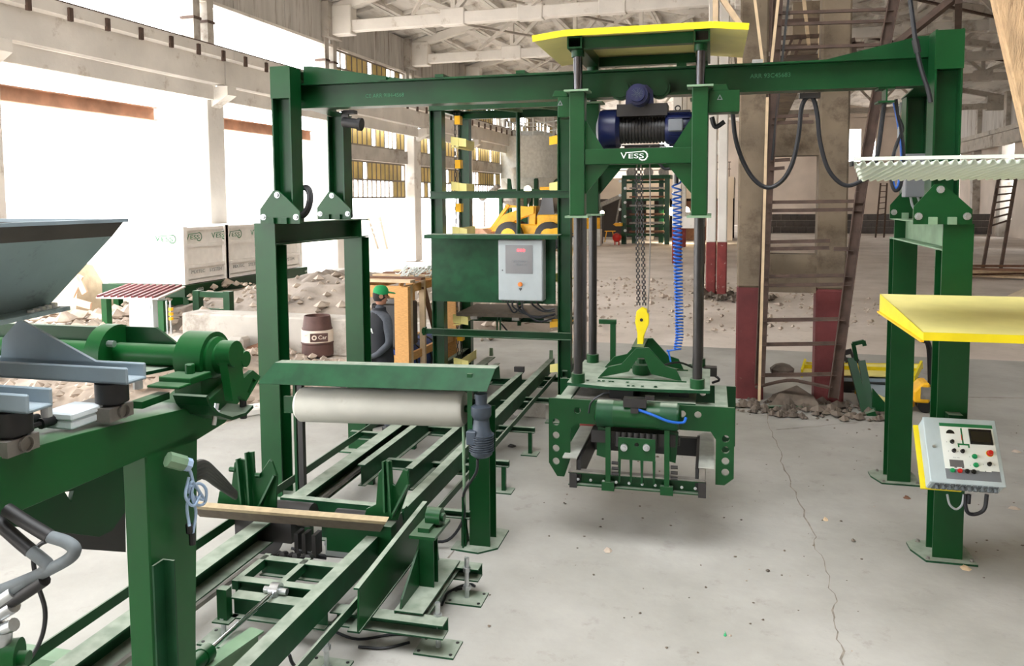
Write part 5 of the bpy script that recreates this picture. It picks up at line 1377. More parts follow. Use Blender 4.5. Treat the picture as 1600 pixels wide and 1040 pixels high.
# bearing housing, hub and lever at the beam end
hub = g(330, 558, u=FU - .05)
b = MB(G); b.cyl((FU - .15, hub.y, hub.z), (FU - .03, hub.y, hub.z), .105, 30); b.box((FU - .15, hub.y - .1, hub.z - .2), (FU - .03, hub.y + .09, hub.z - .05)); b.build('bearing_housing', GREEN_CLEAN, ff, True)
b = MB(G); b.lathe([(.085, 0), (.085, .012), (.065, .025), (.065, .06), (.048, .065), (.048, .11), (.032, .12), (.032, .14)], (FU - .03, hub.y, hub.z), (1, 0, 0), 26); b.build('hub', GREEN_CLEAN, ff, True)
l0, l1 = g(358, 552, u=FU + .13), g(368, 618, u=FU + .13)
b = MB(G); b.bar(l0, l1, .035, .09, (0, 1, 0)); b.cyl((FU + .1, l0.y, l0.z), (FU + .16, l0.y, l0.z), .05, 18); b.build('crank_lever', GREEN_CLEAN, ff, True)
pts = gp_([(362, 622), (390, 624), (402, 582), (386, 580), (378, 608), (364, 612)], FU + .1)
hl = gp_([(384, 615), (388, 616), (397, 592), (392, 591)], FU + .1)
b = MB(G); b.plate(gp_([(360, 612), (382, 626), (404, 588), (392, 578), (384, 584), (368, 600)], FU + .1), (FU + .1, 0, 0), (0, 1, 0), (0, 0, 1), .02, [gp_([(383, 612), (387, 614), (397, 594), (392, 590)], FU + .1)]); b.build('slotted_plate', GREEN_CLEAN, ff)
b = MB(G); q = [g(x, y, u=FU + .05) for x, y in [(297, 617), (302, 630), (316, 645), (338, 652), (360, 645), (372, 633)]]
for p_, r_ in zip(q, q[1:]): b.bar(p_, r_, .14, .012, (0, .4, 1))
b.build('curved_guard', GREEN, ff)
b = MB(G); q0, q1 = g(339, 630, u=FU + .09), g(334, 664, u=FU + .09); b.cyl(q0, q1, .009, 8); b.cyl(q0.lerp(q1, .3), q0.lerp(q1, .38), .018, 6); tag(b.build('adjusting_bolt', GALV, ff), 'bright threaded adjusting bolt')
b = MB(G); q = g(380, 634, u=FU + .08); b.cyl(q + Vector((0, 0, .05)), q - Vector((0, .0, .05)), .014, 10); b.build('stop_pin', DARK, ff)
b = MB(G)
for (x0, y0, x1, y1) in ((272, 600, 318, 588), (290, 592, 316, 582)):
    p_, q = g(x0, y0, u=FU - .02), g(x1, y1, u=FU - .02); b.box((FU - .14, p_.y, p_.z - .02), (FU + .0, q.y + .03, q.z + .0))
p_ = g(297, 580, u=FU - .06); b.cyl((FU - .06, p_.y, p_.z - .03), (FU - .06, p_.y, p_.z + .03), .02, 6); b.build('clamp_blocks', GREEN_CLEAN, ff, bevel=.003)
b = MB(G); p_, q = g(215, 634, u=FU - .1), g(258, 618, u=FU - .1); b.box((FU - .13, p_.y, p_.z - .01), (FU - .08, q.y, q.z + .015)); b.build('beam_shim', GREEN_CLEAN, ff)
# shaft with paddles and second disc
s0 = Vector((FU - .1, hub.y, hub.z))
b = MB(G); b.cyl((FU - .1, hub.y, hub.z), (-5.4, hub.y, hub.z), .045, 18); sh_ = b.build('paddle_shaft', GREEN_CLEAN, ff, True)
dsc = g(186, 545, v=hub.y)
b = MB(G); b.cyl((dsc.x - .07, hub.y, hub.z), (dsc.x, hub.y, hub.z), .12, 32); b.build('shaft_disc', GREEN_CLEAN, sh_, True)
du = dsc.x
b = MB(G); b.plate([(du - .0, 0), (FU - .24, 0), (FU - .24, .01), (FU - .34, .075), (du - .0, .075)], (0, hub.y + .05, hub.z + .03), (1, 0, 0), (0, 0, 1), .012); b.build('paddle_plate', GREEN, sh_)
b = MB(G); b.plate([(du, 0), (FU - .22, .0), (FU - .26, -.12), (FU - .35, -.2), (du, -.2)], (0, hub.y, hub.z - .05), (1, 0, 0), (0, 1, 0), .014); b.build('paddle_tray', GREEN_DUSTY, sh_)
b = MB(G); b.box((-5.4, hub.y + .03, hub.z - .02), (du - .09, hub.y + .06, hub.z + .1)); b.build('paddle_plate', GREEN, sh_)
b = MB(G); b.cyl((du + .0, hub.y - .06, hub.z + .05), (du + .03, hub.y - .06, hub.z + .05), .014, 8); b.build('grease_nipple', GALV, sh_)
# dark pan and stays beneath
b = MB(G); b.plate(gp_([(-60, 800), (190, 700), (192, 800), (172, 828), (152, 838), (20, 822), (-60, 818)], -4.15), (-4.15, 0, 0), (0, 1, 0), (0, 0, 1), .02, [gp_([(98, 768), (108, 784), (112, 766)], -4.15)]); b.build('tray_wall', GREEN, ff)
b = MB(G); b.plate(gp_([(70, 840), (192, 735), (194, 862), (110, 856)], -4.5), (-4.5, 0, 0), (0, 1, 0), (0, 0, 1), .02); b.build('tray_back', DARK, ff)

# ---- hopper on its load cells
hp = thing('weigh_hopper', 'large dull grey steel weigh hopper with a dark rim band at the picture edge', 'hopper', G, (-4.2, -5.0, 2.1))
HU = -3.72
h1 = g(195, 344, u=HU); h2 = g(175, 369, u=HU - .02); h3 = g(72, 482, u=HU - .22)
vn = -6.3
W2 = 1.5
def ringpts(u0, v0, v1, z): return [(u0, v0, z), (u0, v1, z), (u0 - (HU - u0) * 0 - W2, v1, z), (u0 - W2, v0, z)]
def quadshell(A, B, t=.008):
    q = A + B
    return q, [(0, 1, 5, 4), (1, 2, 6, 5), (2, 3, 7, 6), (3, 0, 4, 7)]
A = [(HU, vn, h1.z), (HU, h1.y, h1.z), (-5.4, h1.y, h1.z), (-5.4, vn, h1.z)]
B = [(HU - .02, vn, h2.z), (HU - .02, h2.y, h2.z), (-5.38, h2.y, h2.z), (-5.38, vn, h2.z)]
Cc = [(HU - .22, vn + .4, h3.z - .04), (HU - .22, h3.y, h3.z), (-5.1, h3.y, h3.z), (-5.1, vn + .4, h3.z - .04)]
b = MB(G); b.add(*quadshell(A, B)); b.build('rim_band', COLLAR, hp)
b = MB(G); b.add(*quadshell(B, Cc)); b.build('sloping_wall', GREY, hp)
b = MB(G); b.bar(A[0], A[1], .03, .012); b.bar(A[1], A[2], .03, .012); b.build('rim_angle', GREY_BLUE, hp)
fl0, fl1 = g(0, 502, u=HU - .12), g(106, 481, u=HU - .12)
b = MB(G); b.bar(Vector((HU - .24, vn + .3, fl0.z - .05)), Vector((HU - .24, fl1.y, fl1.z)), .26, .014); ft = b.build('outlet_flange', GREY, hp)
b = MB(G)
for k in range(5): q = g(48 + k * 9, 492 - k * 3, u=HU - .14); bolt(b, q, (0, 0, 1), .012, .016)
b.build('flange_bolts', GALV, ft)
b = MB(G); b.plate([(-5.6, 1.95), (-4.55, 1.95), (-4.55, fl1.z - .03), (-5.6, fl0.z - .03)], (HU - .42, 0, 0), (0, 1, 0), (0, 0, 1), .3); b.build('outlet_chute', DARK, hp)
def cell_bracket(px0, px1, ytop, ybot, yb1, gusset=None, name='channel_bracket'):
    a, c_ = g(px0, ytop[0], u=-3.52), g(px1, ytop[1], u=-3.52)
    lo_ = g(px0, ybot, u=-3.52)
    v0, v1 = a.y, c_.y
    zt, zb = (a.z + c_.z) / 2, lo_.z
    b = MB(G)
    b.box((-5.4, v0, zb), (-3.52, v1, zb + .012)); b.box((-5.4, v0, zb), (-3.52, v0 + .012, zt)); b.box((-5.4, v1 - .012, zb), (-3.52, v1, zt))
    ch = b.build(name, GREY_BLUE, hp, bevel=.004)
    if gusset:
        pts = [g(x, y, v=v1) for x, y in gusset]
        b = MB(G); b.plate([(p.x, p.z) for p in pts], (0, v1 - .006, 0), (1, 0, 0), (0, 0, 1), .012); b.build('gusset', GREY_BLUE, ch)
    vm = (v0 + v1) / 2
    b = MB(G); b.cyl((-3.62, vm, zb - .07), (-3.62, vm, zb - .005), .052, 22); b.cyl((-3.62, vm, zb - .11), (-3.62, vm, zb - .07), .036, 18); b.build('rubber_mount', RUBBER, ch, True)
    b = MB(G); b.box((-3.75, vm - .06, zb - .125), (-3.58, vm + .05, zb - .08)); b.ring((-3.58, vm, zb - .1), (-3.57, vm, zb - .1), .024, .02, 18); b.build('load_cell', STEEL, ch)
    b = MB(G); b.cyl((-3.6, vm + .1, zb - .05), (-3.6, vm + .1, zb - .01), .016, 6); b.build('cell_bolt', GALV, ch)
    return zb
cell_bracket(197, 229, (573, 568), 602, 0, [(5, 572), (8, 528), (34, 498), (156, 565), (226, 571)])
cell_bracket(41, 83, (616, 606), 648, 0)
# white junction box on the beam
jx = thing('load_cell_box', 'small white lidded plastic junction box on the green beam by the load cell', 'box', G, (FU - .12, -4.5, 2.05))
j0, j1 = g(113, 672, u=FU - .03), g(161, 655, u=FU - .03)
zt_ = g(161, 632, u=FU - .03).z
ju = g(68, 662, v=j0.y).x
b = MB(G); b.box((ju, j0.y, j0.z + .0), (FU - .03, j1.y, zt_ - .02)); b.build('body', WHITE_PLASTIC, jx, bevel=.005)
b = MB(G); b.box((ju - .004, j0.y - .004, zt_ - .018), (FU - .026, j1.y + .004, zt_ + .006)); b.build('lid', WHITE_PLASTIC, jx, bevel=.005)
b = MB(G)
for du_ in (.1, .16): b.cyl((FU - du_, j0.y, j0.z + .03), (FU - du_ , j0.y - .05, j0.z + .03), .017, 10); b.tube([(FU - du_, j0.y - .05, j0.z + .03), (FU - du_ - .02, j0.y - .12, j0.z + .03), (FU - du_ - .1, j0.y - .18, j0.z + .04)], .009, 6)
b.build('cable_gland', BLACK, jx, True)
# pale cable bundle at the leg top
pbun = thing('pale_cable_bundle', 'looped bundle of pale blue sensor cable with plugs hanging on the leg top', 'cable', G, (FU + .05, -4.0, 1.6))
b = MB(G); q0 = g(262, 717, u=FU + .03); q1 = g(288, 724, u=FU + .06); b.cyl(q0, q1, .028, 8); tag(b.build('plug', GREEN_PALE, pbun, True), 'pale green plug housing')
b = MB(G); b.cyl(q1, q1 + (q1 - q0) * .35, .024, 8); b.build('plug', CABLE_PALE, pbun, True)
for pts in ([(292, 724), (300, 745), (298, 770), (292, 790), (295, 815), (296, 822)], [(293, 726), (301, 750), (300, 775), (306, 800), (301, 835)], [(296, 760), (312, 755), (322, 765), (320, 785), (308, 788), (300, 770)], [(294, 770), (300, 752), (310, 765), (318, 780), (305, 776)], [(295, 745), (290, 775), (302, 790), (312, 770), (300, 755)]):
    b = MB(G); b.tube([g(x, y, u=FU + .05 + random.uniform(0, .02)) for x, y in pts], .0055, 6, 5); b.build('cable', CABLE_PALE, pbun, True)
b = MB(G); b.cyl(g(295, 818, u=FU + .05), g(296, 832, u=FU + .05), .012, 8); b.cyl(g(300, 832, u=FU + .05), g(301, 850, u=FU + .05), .012, 8); b.build('plug_end', RUBBER, pbun, True)
# bundle of black hydraulic hoses behind the leg
hb_ = thing('hydraulic_hose_bundle', 'bundle of dusty black hydraulic hoses drooping from the leg to the comb bracket', 'hose', G, (-3.9, -3.2, 1.4))
for k in range(5):
    b = MB(G); dy = k * 6
    b.tube([g(296, 728 + dy, u=-3.75 - .02 * k), g(318, 722 + dy * .9, u=-3.9), g(336, 736 + dy * .8, u=-4.1), g(352, 752 + dy * .6, u=-4.3), g(368, 770 + dy * .3, u=-4.5)], .014, 7, 4); b.build('hose', RUBBER, hb_, True)
# hydraulic hoses and fittings at the bottom corner
hh = thing('hydraulic_hoses', 'two thick dusty grey hydraulic hoses bending through the near bottom corner', 'hose', G, (-3.9, -5.0, 1.0))
VH = -4.9
for pts, m in (([(-30, 790), (0, 818), (30, 845), (48, 860)], RUBBER), ([(48, 860), (66, 874), (75, 884), (66, 894), (40, 906), (0, 922), (-30, 934)], HOSE_GREY), ([(10, 795), (40, 815), (78, 838)], RUBBER), ([(78, 838), (103, 846), (117, 858), (108, 872), (80, 888), (40, 908), (15, 928), (-20, 950)], HOSE_GREY), ([(70, 905), (40, 925), (0, 950), (-30, 965)], RUBBER)):
    b = MB(G); b.tube([g(x, y, v=VH) for x, y in pts], .0165 if m is HOSE_GREY else .018, 10, 5); b.build('hose', m, hh, True)
b = MB(G)
for (x0, y0, x1, y1, r_) in ((25, 922, 0, 940, .022), (22, 945, -10, 965, .02), (0, 985, 22, 975, .018), (5, 1010, 6, 985, .022), (-5, 985, 5, 985, .026)):
    b.cyl(g(x0, y0, v=VH), g(x1, y1, v=VH), r_, 12)
b.build('fitting', GALV, hh, True)
b = MB(G); q = g(12, 1030, v=VH); b.cyl(q - Vector((.02, 0, 0)), q + Vector((.02, .02, 0)), .05, 20); b.cyl(q - Vector((.02, 0, 0)), q + Vector((.05, .02, 0)), .02, 10); b.build('valve_wheel', GREEN_CLEAN, hh, True)
b = MB(G); b.tube([g(x, y, v=-4.4) for x, y in [(80, 842), (60, 852), (52, 872), (58, 910), (70, 950), (68, 985), (56, 1015), (35, 1042), (20, 1060)]], .008, 7, 5); b.build('thin_cable', CABLE, hh, True)
# pale base beam across the bottom corner
bbm = MB(G); q0, q1 = g(10, 1012, z=.16), g(205, 1048, z=.16); bbm.tubebox(q0 - Vector((.5, .0, .06)) , q1 + Vector((.3, .05, -.06)), .12, .12, .01)
tag(bbm.build('floor_beam', GREEN_PALE), 'pale dusty hollow steel beam lying across the near bottom corner', 'beam')

# ================================================================== PERSON watching, with cap
def skin_body(name, chain_, m, parent, sub=2):
    """chain_: list of (points, radii) sharing joints by coordinates"""
    vs, rs_, es = [], [], []
    idx = {}
    for pts, rad in chain_:
        prev = None
        for p, r_ in zip(pts, rad):
            k = tuple(round(c, 4) for c in p)
            if k not in idx: idx[k] = len(vs); vs.append(p); rs_.append(r_)
            if prev is not None: es.append((prev, idx[k]))
            prev = idx[k]
    inv = WM[parent.name].inverted()
    me = bpy.data.meshes.new(name); me.from_pydata([inv @ Vector(v) for v in vs], es, [])
    o = bpy.data.objects.new(name, me); COL.objects.link(o)
    s = o.modifiers.new('skin', 'SKIN'); s.use_smooth_shade = True
    for i, r_ in enumerate(rs_):
        sv = me.skin_vertices[0].data[i]; rx, ry = (r_ if isinstance(r_, tuple) else (r_, r_)); sv.radius = (rx, ry); sv.use_root = (i == 0)
    ss = o.modifiers.new('sub', 'SUBSURF'); ss.levels = sub; ss.render_levels = sub
    dg = bpy.context.evaluated_depsgraph_get()
    me2 = bpy.data.meshes.new_from_object(o.evaluated_get(dg))
    bpy.data.objects.remove(o)
    me2.name = name; me2.materials.clear(); me2.materials.append(m); me2.shade_smooth()
    o = bpy.data.objects.new(name, me2); COL.objects.link(o); o.parent = parent; WM[o.name] = WM[parent.name]
    return o
head = at(592, 465, y=8.75)
HX, HY = head.x, 8.75
scale = (head.z + .12) / 1.78
pm = thing('person', 'person in a green cap and black vest standing by the wooden crate, hands behind back', 'person', loc=(HX, HY, 0), rotz=0)
# body faces away from the lens and a little to the side: forward is +y turned to +x
fw = Vector((.45, .89, 0)).normalized(); sd = Vector((fw.y, -fw.x, 0))
def pp(s_, f_, z): return tuple(Vector((HX, HY, 0)) + sd * s_ + fw * f_ + Vector((0, 0, z)) * scale)
body = skin_body('body', [
    ([pp(0, 0, .95), pp(0, -.01, 1.1), pp(0, -.02, 1.28), pp(0, -.02, 1.42), pp(0, 0, 1.5), pp(0, .02, 1.58)], [(.12, .1), (.12, .1), (.12, .1), (.1, .09), (.055, .055), (.052, .052)]),
    ([pp(0, -.02, 1.42), pp(.17, -.02, 1.43), pp(.24, -.04, 1.2), pp(.25, -.05, 1.12), pp(.15, -.15, .99), pp(.06, -.19, .95)], [(.1, .09), .07, .052, .048, .038, .03]),
    ([pp(0, -.02, 1.42), pp(-.17, -.02, 1.43), pp(-.24, -.04, 1.2), pp(-.25, -.05, 1.12), pp(-.13, -.17, .97), pp(-.03, -.21, .93)], [(.1, .09), .07, .052, .048, .038, .03]),
    ([pp(0, 0, .95), pp(.09, 0, .9), pp(.11, .02, .5), pp(.12, 0, .1), pp(.12, .02, .05), pp(.12, .16, .035)], [(.15, .11), .1, .065, .048, .048, .038]),
    ([pp(0, 0, .95), pp(-.09, 0, .9), pp(-.13, .0, .5), pp(-.15, -.04, .1), pp(-.15, -.02, .05), pp(-.15, .12, .035)], [(.15, .11), .1, .065, .048, .048, .038]),
], SLEEVE, pm)
vb = MB(); vq = []; NV = 20
for z, rx, ry, f_ in ((.84, .2, .145, 0), (.9, .205, .15, 0), (1.0, .2, .145, -.005), (1.15, .2, .145, -.015), (1.3, .215, .15, -.02), (1.39, .215, .135, -.02), (1.45, .16, .11, -.015), (1.5, .085, .085, 0), (1.54, .075, .075, .01)):
    for k in range(NV):
        a = 2 * PI * k / NV
        vq.append(pp(rx * math.cos(a) * (1 - .08 * math.cos(2 * a) ** 2), f_ + ry * math.sin(a), z))
vb.add(vq, [(r_ * NV + k, r_ * NV + (k + 1) % NV, (r_ + 1) * NV + (k + 1) % NV, (r_ + 1) * NV + k) for r_ in range(8) for k in range(NV)])
vest = vb.build('vest', VEST, pm, True)
for s_, x in ((1, 1), (-1, -1)):
    skin_body('trouser_leg', [([pp(s_ * .08, 0, .92), pp(s_ * .1, .01, .7), pp(s_ * (.11 if s_ > 0 else .13), .01, .5), pp(s_ * (.12 if s_ > 0 else .15), -.02 if s_ < 0 else 0, .1)], [.115, .098, .078, .068])], TROUSERS, pm, 1)
    b = MB(); c_ = Vector(pp(s_ * (.12 if s_ > 0 else .15), .06 if s_ > 0 else .02, 0))
    b.bar(c_ - fw * .12 + Vector((0, 0, .04)), c_ + fw * .16 + Vector((0, 0, .035)), .095, .07); b.build('shoe', BLACK, pm, bevel=.02)
hc_ = Vector(pp(0, .03, 1.68))
b = MB(); prof = [(.02, -.115), (.06, -.1), (.075, -.05), (.082, 0), (.08, .05), (.06, .09), (.02, .11)]
b.lathe([(r_ * scale, h * scale) for r_, h in prof], hc_, (0, 0, 1), 20)
hd = b.build('head', SKIN, pm, True)
b = MB(); f2 = (fw + sd * .55).normalized(); s2 = Vector((f2.y, -f2.x, 0))
b.bar(hc_ + f2 * .07, hc_ + f2 * .1 + Vector((0, 0, -.03)), .025, .03); b.build('nose', SKIN, hd)
b = MB()
for s_ in (-1, 1): b.cyl(hc_ + s2 * s_ * .03 + f2 * .072 + Vector((0, 0, .01)), hc_ + s2 * s_ * .03 + f2 * .08 + Vector((0, 0, .01)), .011, 10)
b.bar(hc_ + f2 * .072 + Vector((0, 0, -.06)) - s2 * .022, hc_ + f2 * .072 + Vector((0, 0, -.06)) + s2 * .022, .012, .01); b.build('eyes_and_mouth', HAIR, hd)
b = MB()
for s_ in (-1, 1): b.plate(circ(0, 0, .026, 10), hc_ + s2 * s_ * .084 * scale - f2 * .01, f2, (0, 0, 1), .014)
b.build('ear', SKIN, hd)
b = MB(); b.lathe([(.07, -.06), (.086, -.02), (.086, .03), (.08, .05)], hc_ - f2 * .012, (0, 0, 1), 18); b.build('hair', HAIR, hd, True)
b = MB(); b.lathe([(.089, .02), (.094, .05), (.088, .085), (.065, .115), (.03, .128), (.005, .131)], hc_, (0, 0, 1), 22)
b.add([tuple(hc_ + f2 * (.08 + .0) + s2 * x + Vector((0, 0, .035))) for x in (-.075, .075)] + [tuple(hc_ + f2 * .17 + s2 * x + Vector((0, 0, .018))) for x in (.045, -.045)] + [tuple(hc_ + f2 * .08 + s2 * x + Vector((0, 0, .047))) for x in (-.075, .075)] + [tuple(hc_ + f2 * .17 + s2 * x + Vector((0, 0, .03))) for x in (.045, -.045)],
      [(0, 1, 2, 3), (7, 6, 5, 4), (0, 4, 5, 1), (1, 5, 6, 2), (2, 6, 7, 3), (3, 7, 4, 0)])
b.build('cap', CAP, pm, True)
for k, (s_, f_, z) in enumerate(((.055, -.195, .945), (-.025, -.215, .925))):
    base = Vector(pp(s_, f_, z)); dd = (-sd if k == 0 else sd) * 1.0
    skin_body('hand', [([tuple(base - dd * .02), tuple(base + dd * .05)], [.034, .036])] +
              [([tuple(base + dd * .05), tuple(base + dd * (.09 + .01 * (q in (1, 2))) + Vector((0, 0, -.03 + .02 * q - .03))), tuple(base + dd * .1 + fw * .03 + Vector((0, 0, -.04 + .02 * q - .03)))], [.036, .009, .008]) for q in range(4)] +
              [([tuple(base - dd * .02), tuple(base + dd * .03 + Vector((0, 0, .045))), tuple(base + dd * .06 + Vector((0, 0, .05)))], [.034, .011, .009])], SKIN, pm, 1)
bk = Vector(pp(-.02, -.16, 1.27))
text('TENA', .085, facing(tuple(bk - fw * .005), sd, (0, 0, 1)), LOGO_WHITE, vest, 'vest_lettering', .006)

# ---- wooden crate with a machine inside
cr = thing('wooden_crate', 'open raw pine crate with slatted top and a diagonal brace beside the standing person', 'crate', loc=(-5.0, 10.9, 0))
c00 = at(622, 442, y=9.9)
cx1, cy0 = c00.x + .06, 9.9
cz1 = c00.z
cx0, cy1 = cx1 - .72, cy0 + 1.9
shear = -.02
def lum(name, p, q, w, h, m=WOOD, up=(0, 0, 1)):
    b = MB(); b.bar(p, q, w, h, up); return b.build(name, m, cr)
for x, y, w in ((cx1, cy0, .2), (cx0, cy0, .12), (cx1, cy1, .14), (cx0, cy1, .12)):
    lum('corner_post', (x, y, 0), (x, y, cz1 - .05), w, .09, WOOD, (0, 1, 0))
lum('corner_post', (cx1 + .03, cy0 + .16, 0), (cx1 + .03, cy0 + .16, cz1 - .05), .06, .1, WOOD_PALE, (0, 1, 0))
for z in (.08, .62, cz1 - .1):
    lum('side_rail', (cx1, cy0, z), (cx1, cy1, z), .05, .11)
    lum('side_rail', (cx0, cy0, z), (cx0, cy1, z), .05, .11)
for z in (.08, .62, cz1 - .12): lum('end_rail', (cx0, cy0, z), (cx1, cy0, z), .05, .12 if z < 1 else .16); lum('end_rail', (cx0, cy1, z), (cx1, cy1, z), .05, .11)
for y in (cy0 + .62, cy0 + 1.3): lum('upright', (cx1 + .03, y, .05), (cx1 + .03, y, cz1), .08, .05, WOOD_PALE, (0, 1, 0))
lum('diagonal_brace', (cx1 + .05, cy0 + .62, cz1 - .1), (cx1 + .05, cy0 + 1.42, .1), .03, .09, WOOD_DARK)
lum('diagonal_brace', (cx0 + .05, cy0 + 1.5, cz1 - .1), (cx0 + .05, cy0 + .5, .1), .03, .11, WOOD)
for k in range(6):
    y = cy0 + .08 + k * .36
    lum('top_board', (cx0 - .08, y, cz1 + .02), (cx1 + .12, y, cz1 + .02), .16, .035, WOOD_DARK if k % 2 else WOOD_PALE)
for k in range(3): lum('floor_board', (cx0, cy0 + .3 + k * .6, .03), (cx1, cy0 + .3 + k * .6, .03), .2, .05, WOOD_PALE)
cm = thing('crated_motor', 'dark blue barrel shaped machine packed inside the pine crate', 'machine', loc=((cx0 + cx1) / 2, cy0 + .9, .1))
b = MB(); b.cyl(((cx0 + cx1) / 2, cy0 + .3, .42), ((cx0 + cx1) / 2, cy1 - .2, .42), .29, 24); b.build('body', BLUE_DRUM, cm, True)
b = MB(); b.box((cx0 + .12, cy0 + .25, .72), (cx1 - .1, cy0 + .75, 1.35)); b.box((cx0 + .15, cy0 + .4, .05), (cx1 - .15, cy1 - .4, .1)); b.build('control_case', DARK, cm, bevel=.02)
b = MB()
for k in range(6): b.cyl(((cx0 + cx1) / 2, cy0 + .34 + k * .27, .42), ((cx0 + cx1) / 2, cy0 + .37 + k * .27, .42), .305, 22)
b.build('cooling_rings', DARK, cm, True)
b = MB(); b.box((cx0 + .2, cy0 + .243, 1.1), (cx0 + .42, cy0 + .25, 1.15)); tag(b.build('case_label', LOGO_WHITE, cm), 'small white case label')
wrp = MB(); 
rnd = random.Random(3)
for k in range(26):
    a = rnd.uniform(0, 6.28); c_ = Vector((cx1 - .05, cy0 + .55, cz1 + .07)) + Vector((rnd.uniform(-.16, .16), rnd.uniform(-.16, .16), rnd.uniform(0, .08)))
    wrp.tube([c_ + Vector((.1 * math.cos(a + t), .1 * math.sin(a + t) * .7, .05 * math.sin(2 * t + a))) for t in (0, .7, 1.4, 2.2, 3.0)], .007, 5, 3)
tag(wrp.build('strapping_tangle', WRAP, smooth=True), 'tangle of clear plastic strapping lying on the crate top', 'strapping')
# ---- rusty drum
dpos = at(490, 556, z=0)
DX, DY = dpos.x + .02, dpos.y + .12
sc_ = .27
dm = thing('steel_drum', 'open rusty brown steel drum with a cream label band beside the low wall', 'drum', loc=(DX, DY, 0))
dh = at(490, 492, y=DY).z
b = MB(); b.lathe([(sc_ * .98, 0), (sc_ * 1.06, .02), (sc_ * 1.04, dh * .3), (sc_ * 1.1, dh * .33), (sc_ * 1.04, dh * .36), (sc_ * 1.02, dh * .66), (sc_ * 1.02, dh * .69), (sc_ * .96, dh * .72), (sc_ * .86, dh), (sc_ * .8, dh), (sc_ * .86, dh * .7), (sc_ * .95, .05)], (DX, DY, 0), n=32); b.build('shell', DRUM, dm, True)
b = MB(); b.lathe([(sc_ * 1.065, dh * .36), (sc_ * 1.05, dh * .66)], (DX, DY, 0), n=32); b.build('label_band', DRUM_LABEL, dm, True)
nrm_ = Vector((-DX, -DY, 0)).normalized()
dtan = Vector((-nrm_.y, nrm_.x, 0)); dp = Vector((DX, DY, dh * .5)) + nrm_ * (sc_ * 1.075) + dtan * .03
b = MB(); b.bar(dp - dtan * .16, dp + dtan * .15, .012, .15, (0, 0, 1)); b.build('label_plate', DRUM, dm)
b = MB(); c2 = dp - dtan * .09 + nrm_ * .008; b.ring(c2, c2 + nrm_ * .004, .045, .022, 18); b.build('label_ring', DRUM_LABEL, dm)
text('Car', .1, facing(tuple(dp + dtan * .055 + nrm_ * .008), dtan, (0, 0, 1)), DRUM_LABEL, dm, 'drum_lettering', .002)
# ---- low wall of poured concrete
lw = at(285, 541, z=0); lw2 = at(575, 541, z=0); zt2 = at(285, 487, y=lw.y).z
o = MB(); o.box((lw.x, lw.y, -.03), (-4.9, lw.y + .55, zt2 - .02)); 
tag(o.build('low_wall', CONC, bevel=.03), 'low whitewashed concrete wall before the earth mound', 'wall', kind='structure')
kb = MB(); q = at(395, 545, z=.0); kb.box((q.x - .2, q.y - .5, -.02), (q.x + .12, q.y - .2, .3)); tag(kb.build('concrete_lump', CONC, bevel=.05), 'broken grey concrete lump against the foot of the low wall', 'concrete')
kb = MB(); kb.bar((q.x + .15, q.y - .45, .02), (q.x + .75, q.y - .3, .22), .3, .08, (0, -.4, 1)); tag(kb.build('old_plank', WOOD_DARK, bevel=.01), 'short dark plank leaning on rubble by the low wall', 'plank')
kb = MB(); q = at(372, 655, z=0); kb.bar((q.x - .7, q.y - .5, .05), (q.x + .15, q.y + .45, .05), .28, .1); tag(kb.build('pale_slab', CONC_LIGHT, bevel=.02), 'pale broken slab lying on the floor left of the gantry post', 'slab')

# ================================================================== BATCHING PLANT far left
bp_ = thing('batching_plant', 'long off-white aggregate bins with green lettering on a green conveyor frame', 'batching plant', loc=(-14, 18, 0))
BX = -13.1
n0 = at(290, 449, x=BX); nt_ = at(283, 357, x=BX); f0 = at(470, 415, x=BX)
zb_, zt3 = .78, 2.16
ys_ = [n0.y, at(352, 400, x=BX).y, at(405, 400, x=BX).y + .4, f0.y]
ys_ = [n0.y, at(354, 400, x=BX).y, at(412, 400, x=BX).y, f0.y]
for i in range(3):
    ya, yb = ys_[i] + .02, ys_[i + 1] - .02
    b = MB(); b.box((BX - 2.4, ya, zb_), (BX - .06, yb, zt3)); bn = b.build('bin', WHITE_BIN, bp_)
    b = MB()
    for y in (ya, yb): b.box((BX - .06, y - .07, zb_), (BX + .03, y + .07, zt3 + .02))
    for z in (zb_ + .04, zb_ + .42, zt3 - .45, zt3 - .04): b.box((BX - .06, ya, z - .035), (BX + .01, yb, z + .035))
    b.build('stiffener', WHITE_BIN, bn)
    b = MB(); b.add([(BX - .06, ya + .1, zb_ + .42), (BX - .06, yb - .1, zb_ + .42), (BX + .0, yb - .1, zb_ + .12), (BX, ya + .1, zb_ + .12)], [(0, 1, 2, 3)]); b.build('name_board', WHITE_BIN, bn)
    for f in ((.2, .82) if i < 2 else (.2,)):
        logo(facing((BX + .015, ya + (yb - ya) * f, zt3 - .24), (0, 1, 0), (0, 0, 1)), .14, LOGO_GREEN, bn)
    for word, dy in (('MIXTEC', -.34), ('SYSTEM', .34)):
        text(word, .12, facing((BX + .012, (ya + yb) / 2 + dy, zb_ + .28), (0, 1, 0), (0, 0, 1)), LOGO_GREY, bn, 'board_lettering', .004, sx=1.2)
logo(facing((BX - .55, ys_[0] + .012, zt3 - .28), (1, 0, 0), (0, 0, 1)), .14, LOGO_GREEN, bp_)
b = MB(); b.box((BX - 2.4, ys_[0] - .1, zb_ - .3), (BX + .05, ys_[-1] + .3, zb_ - .02)); b.build('base_frame', GREEN, bp_)
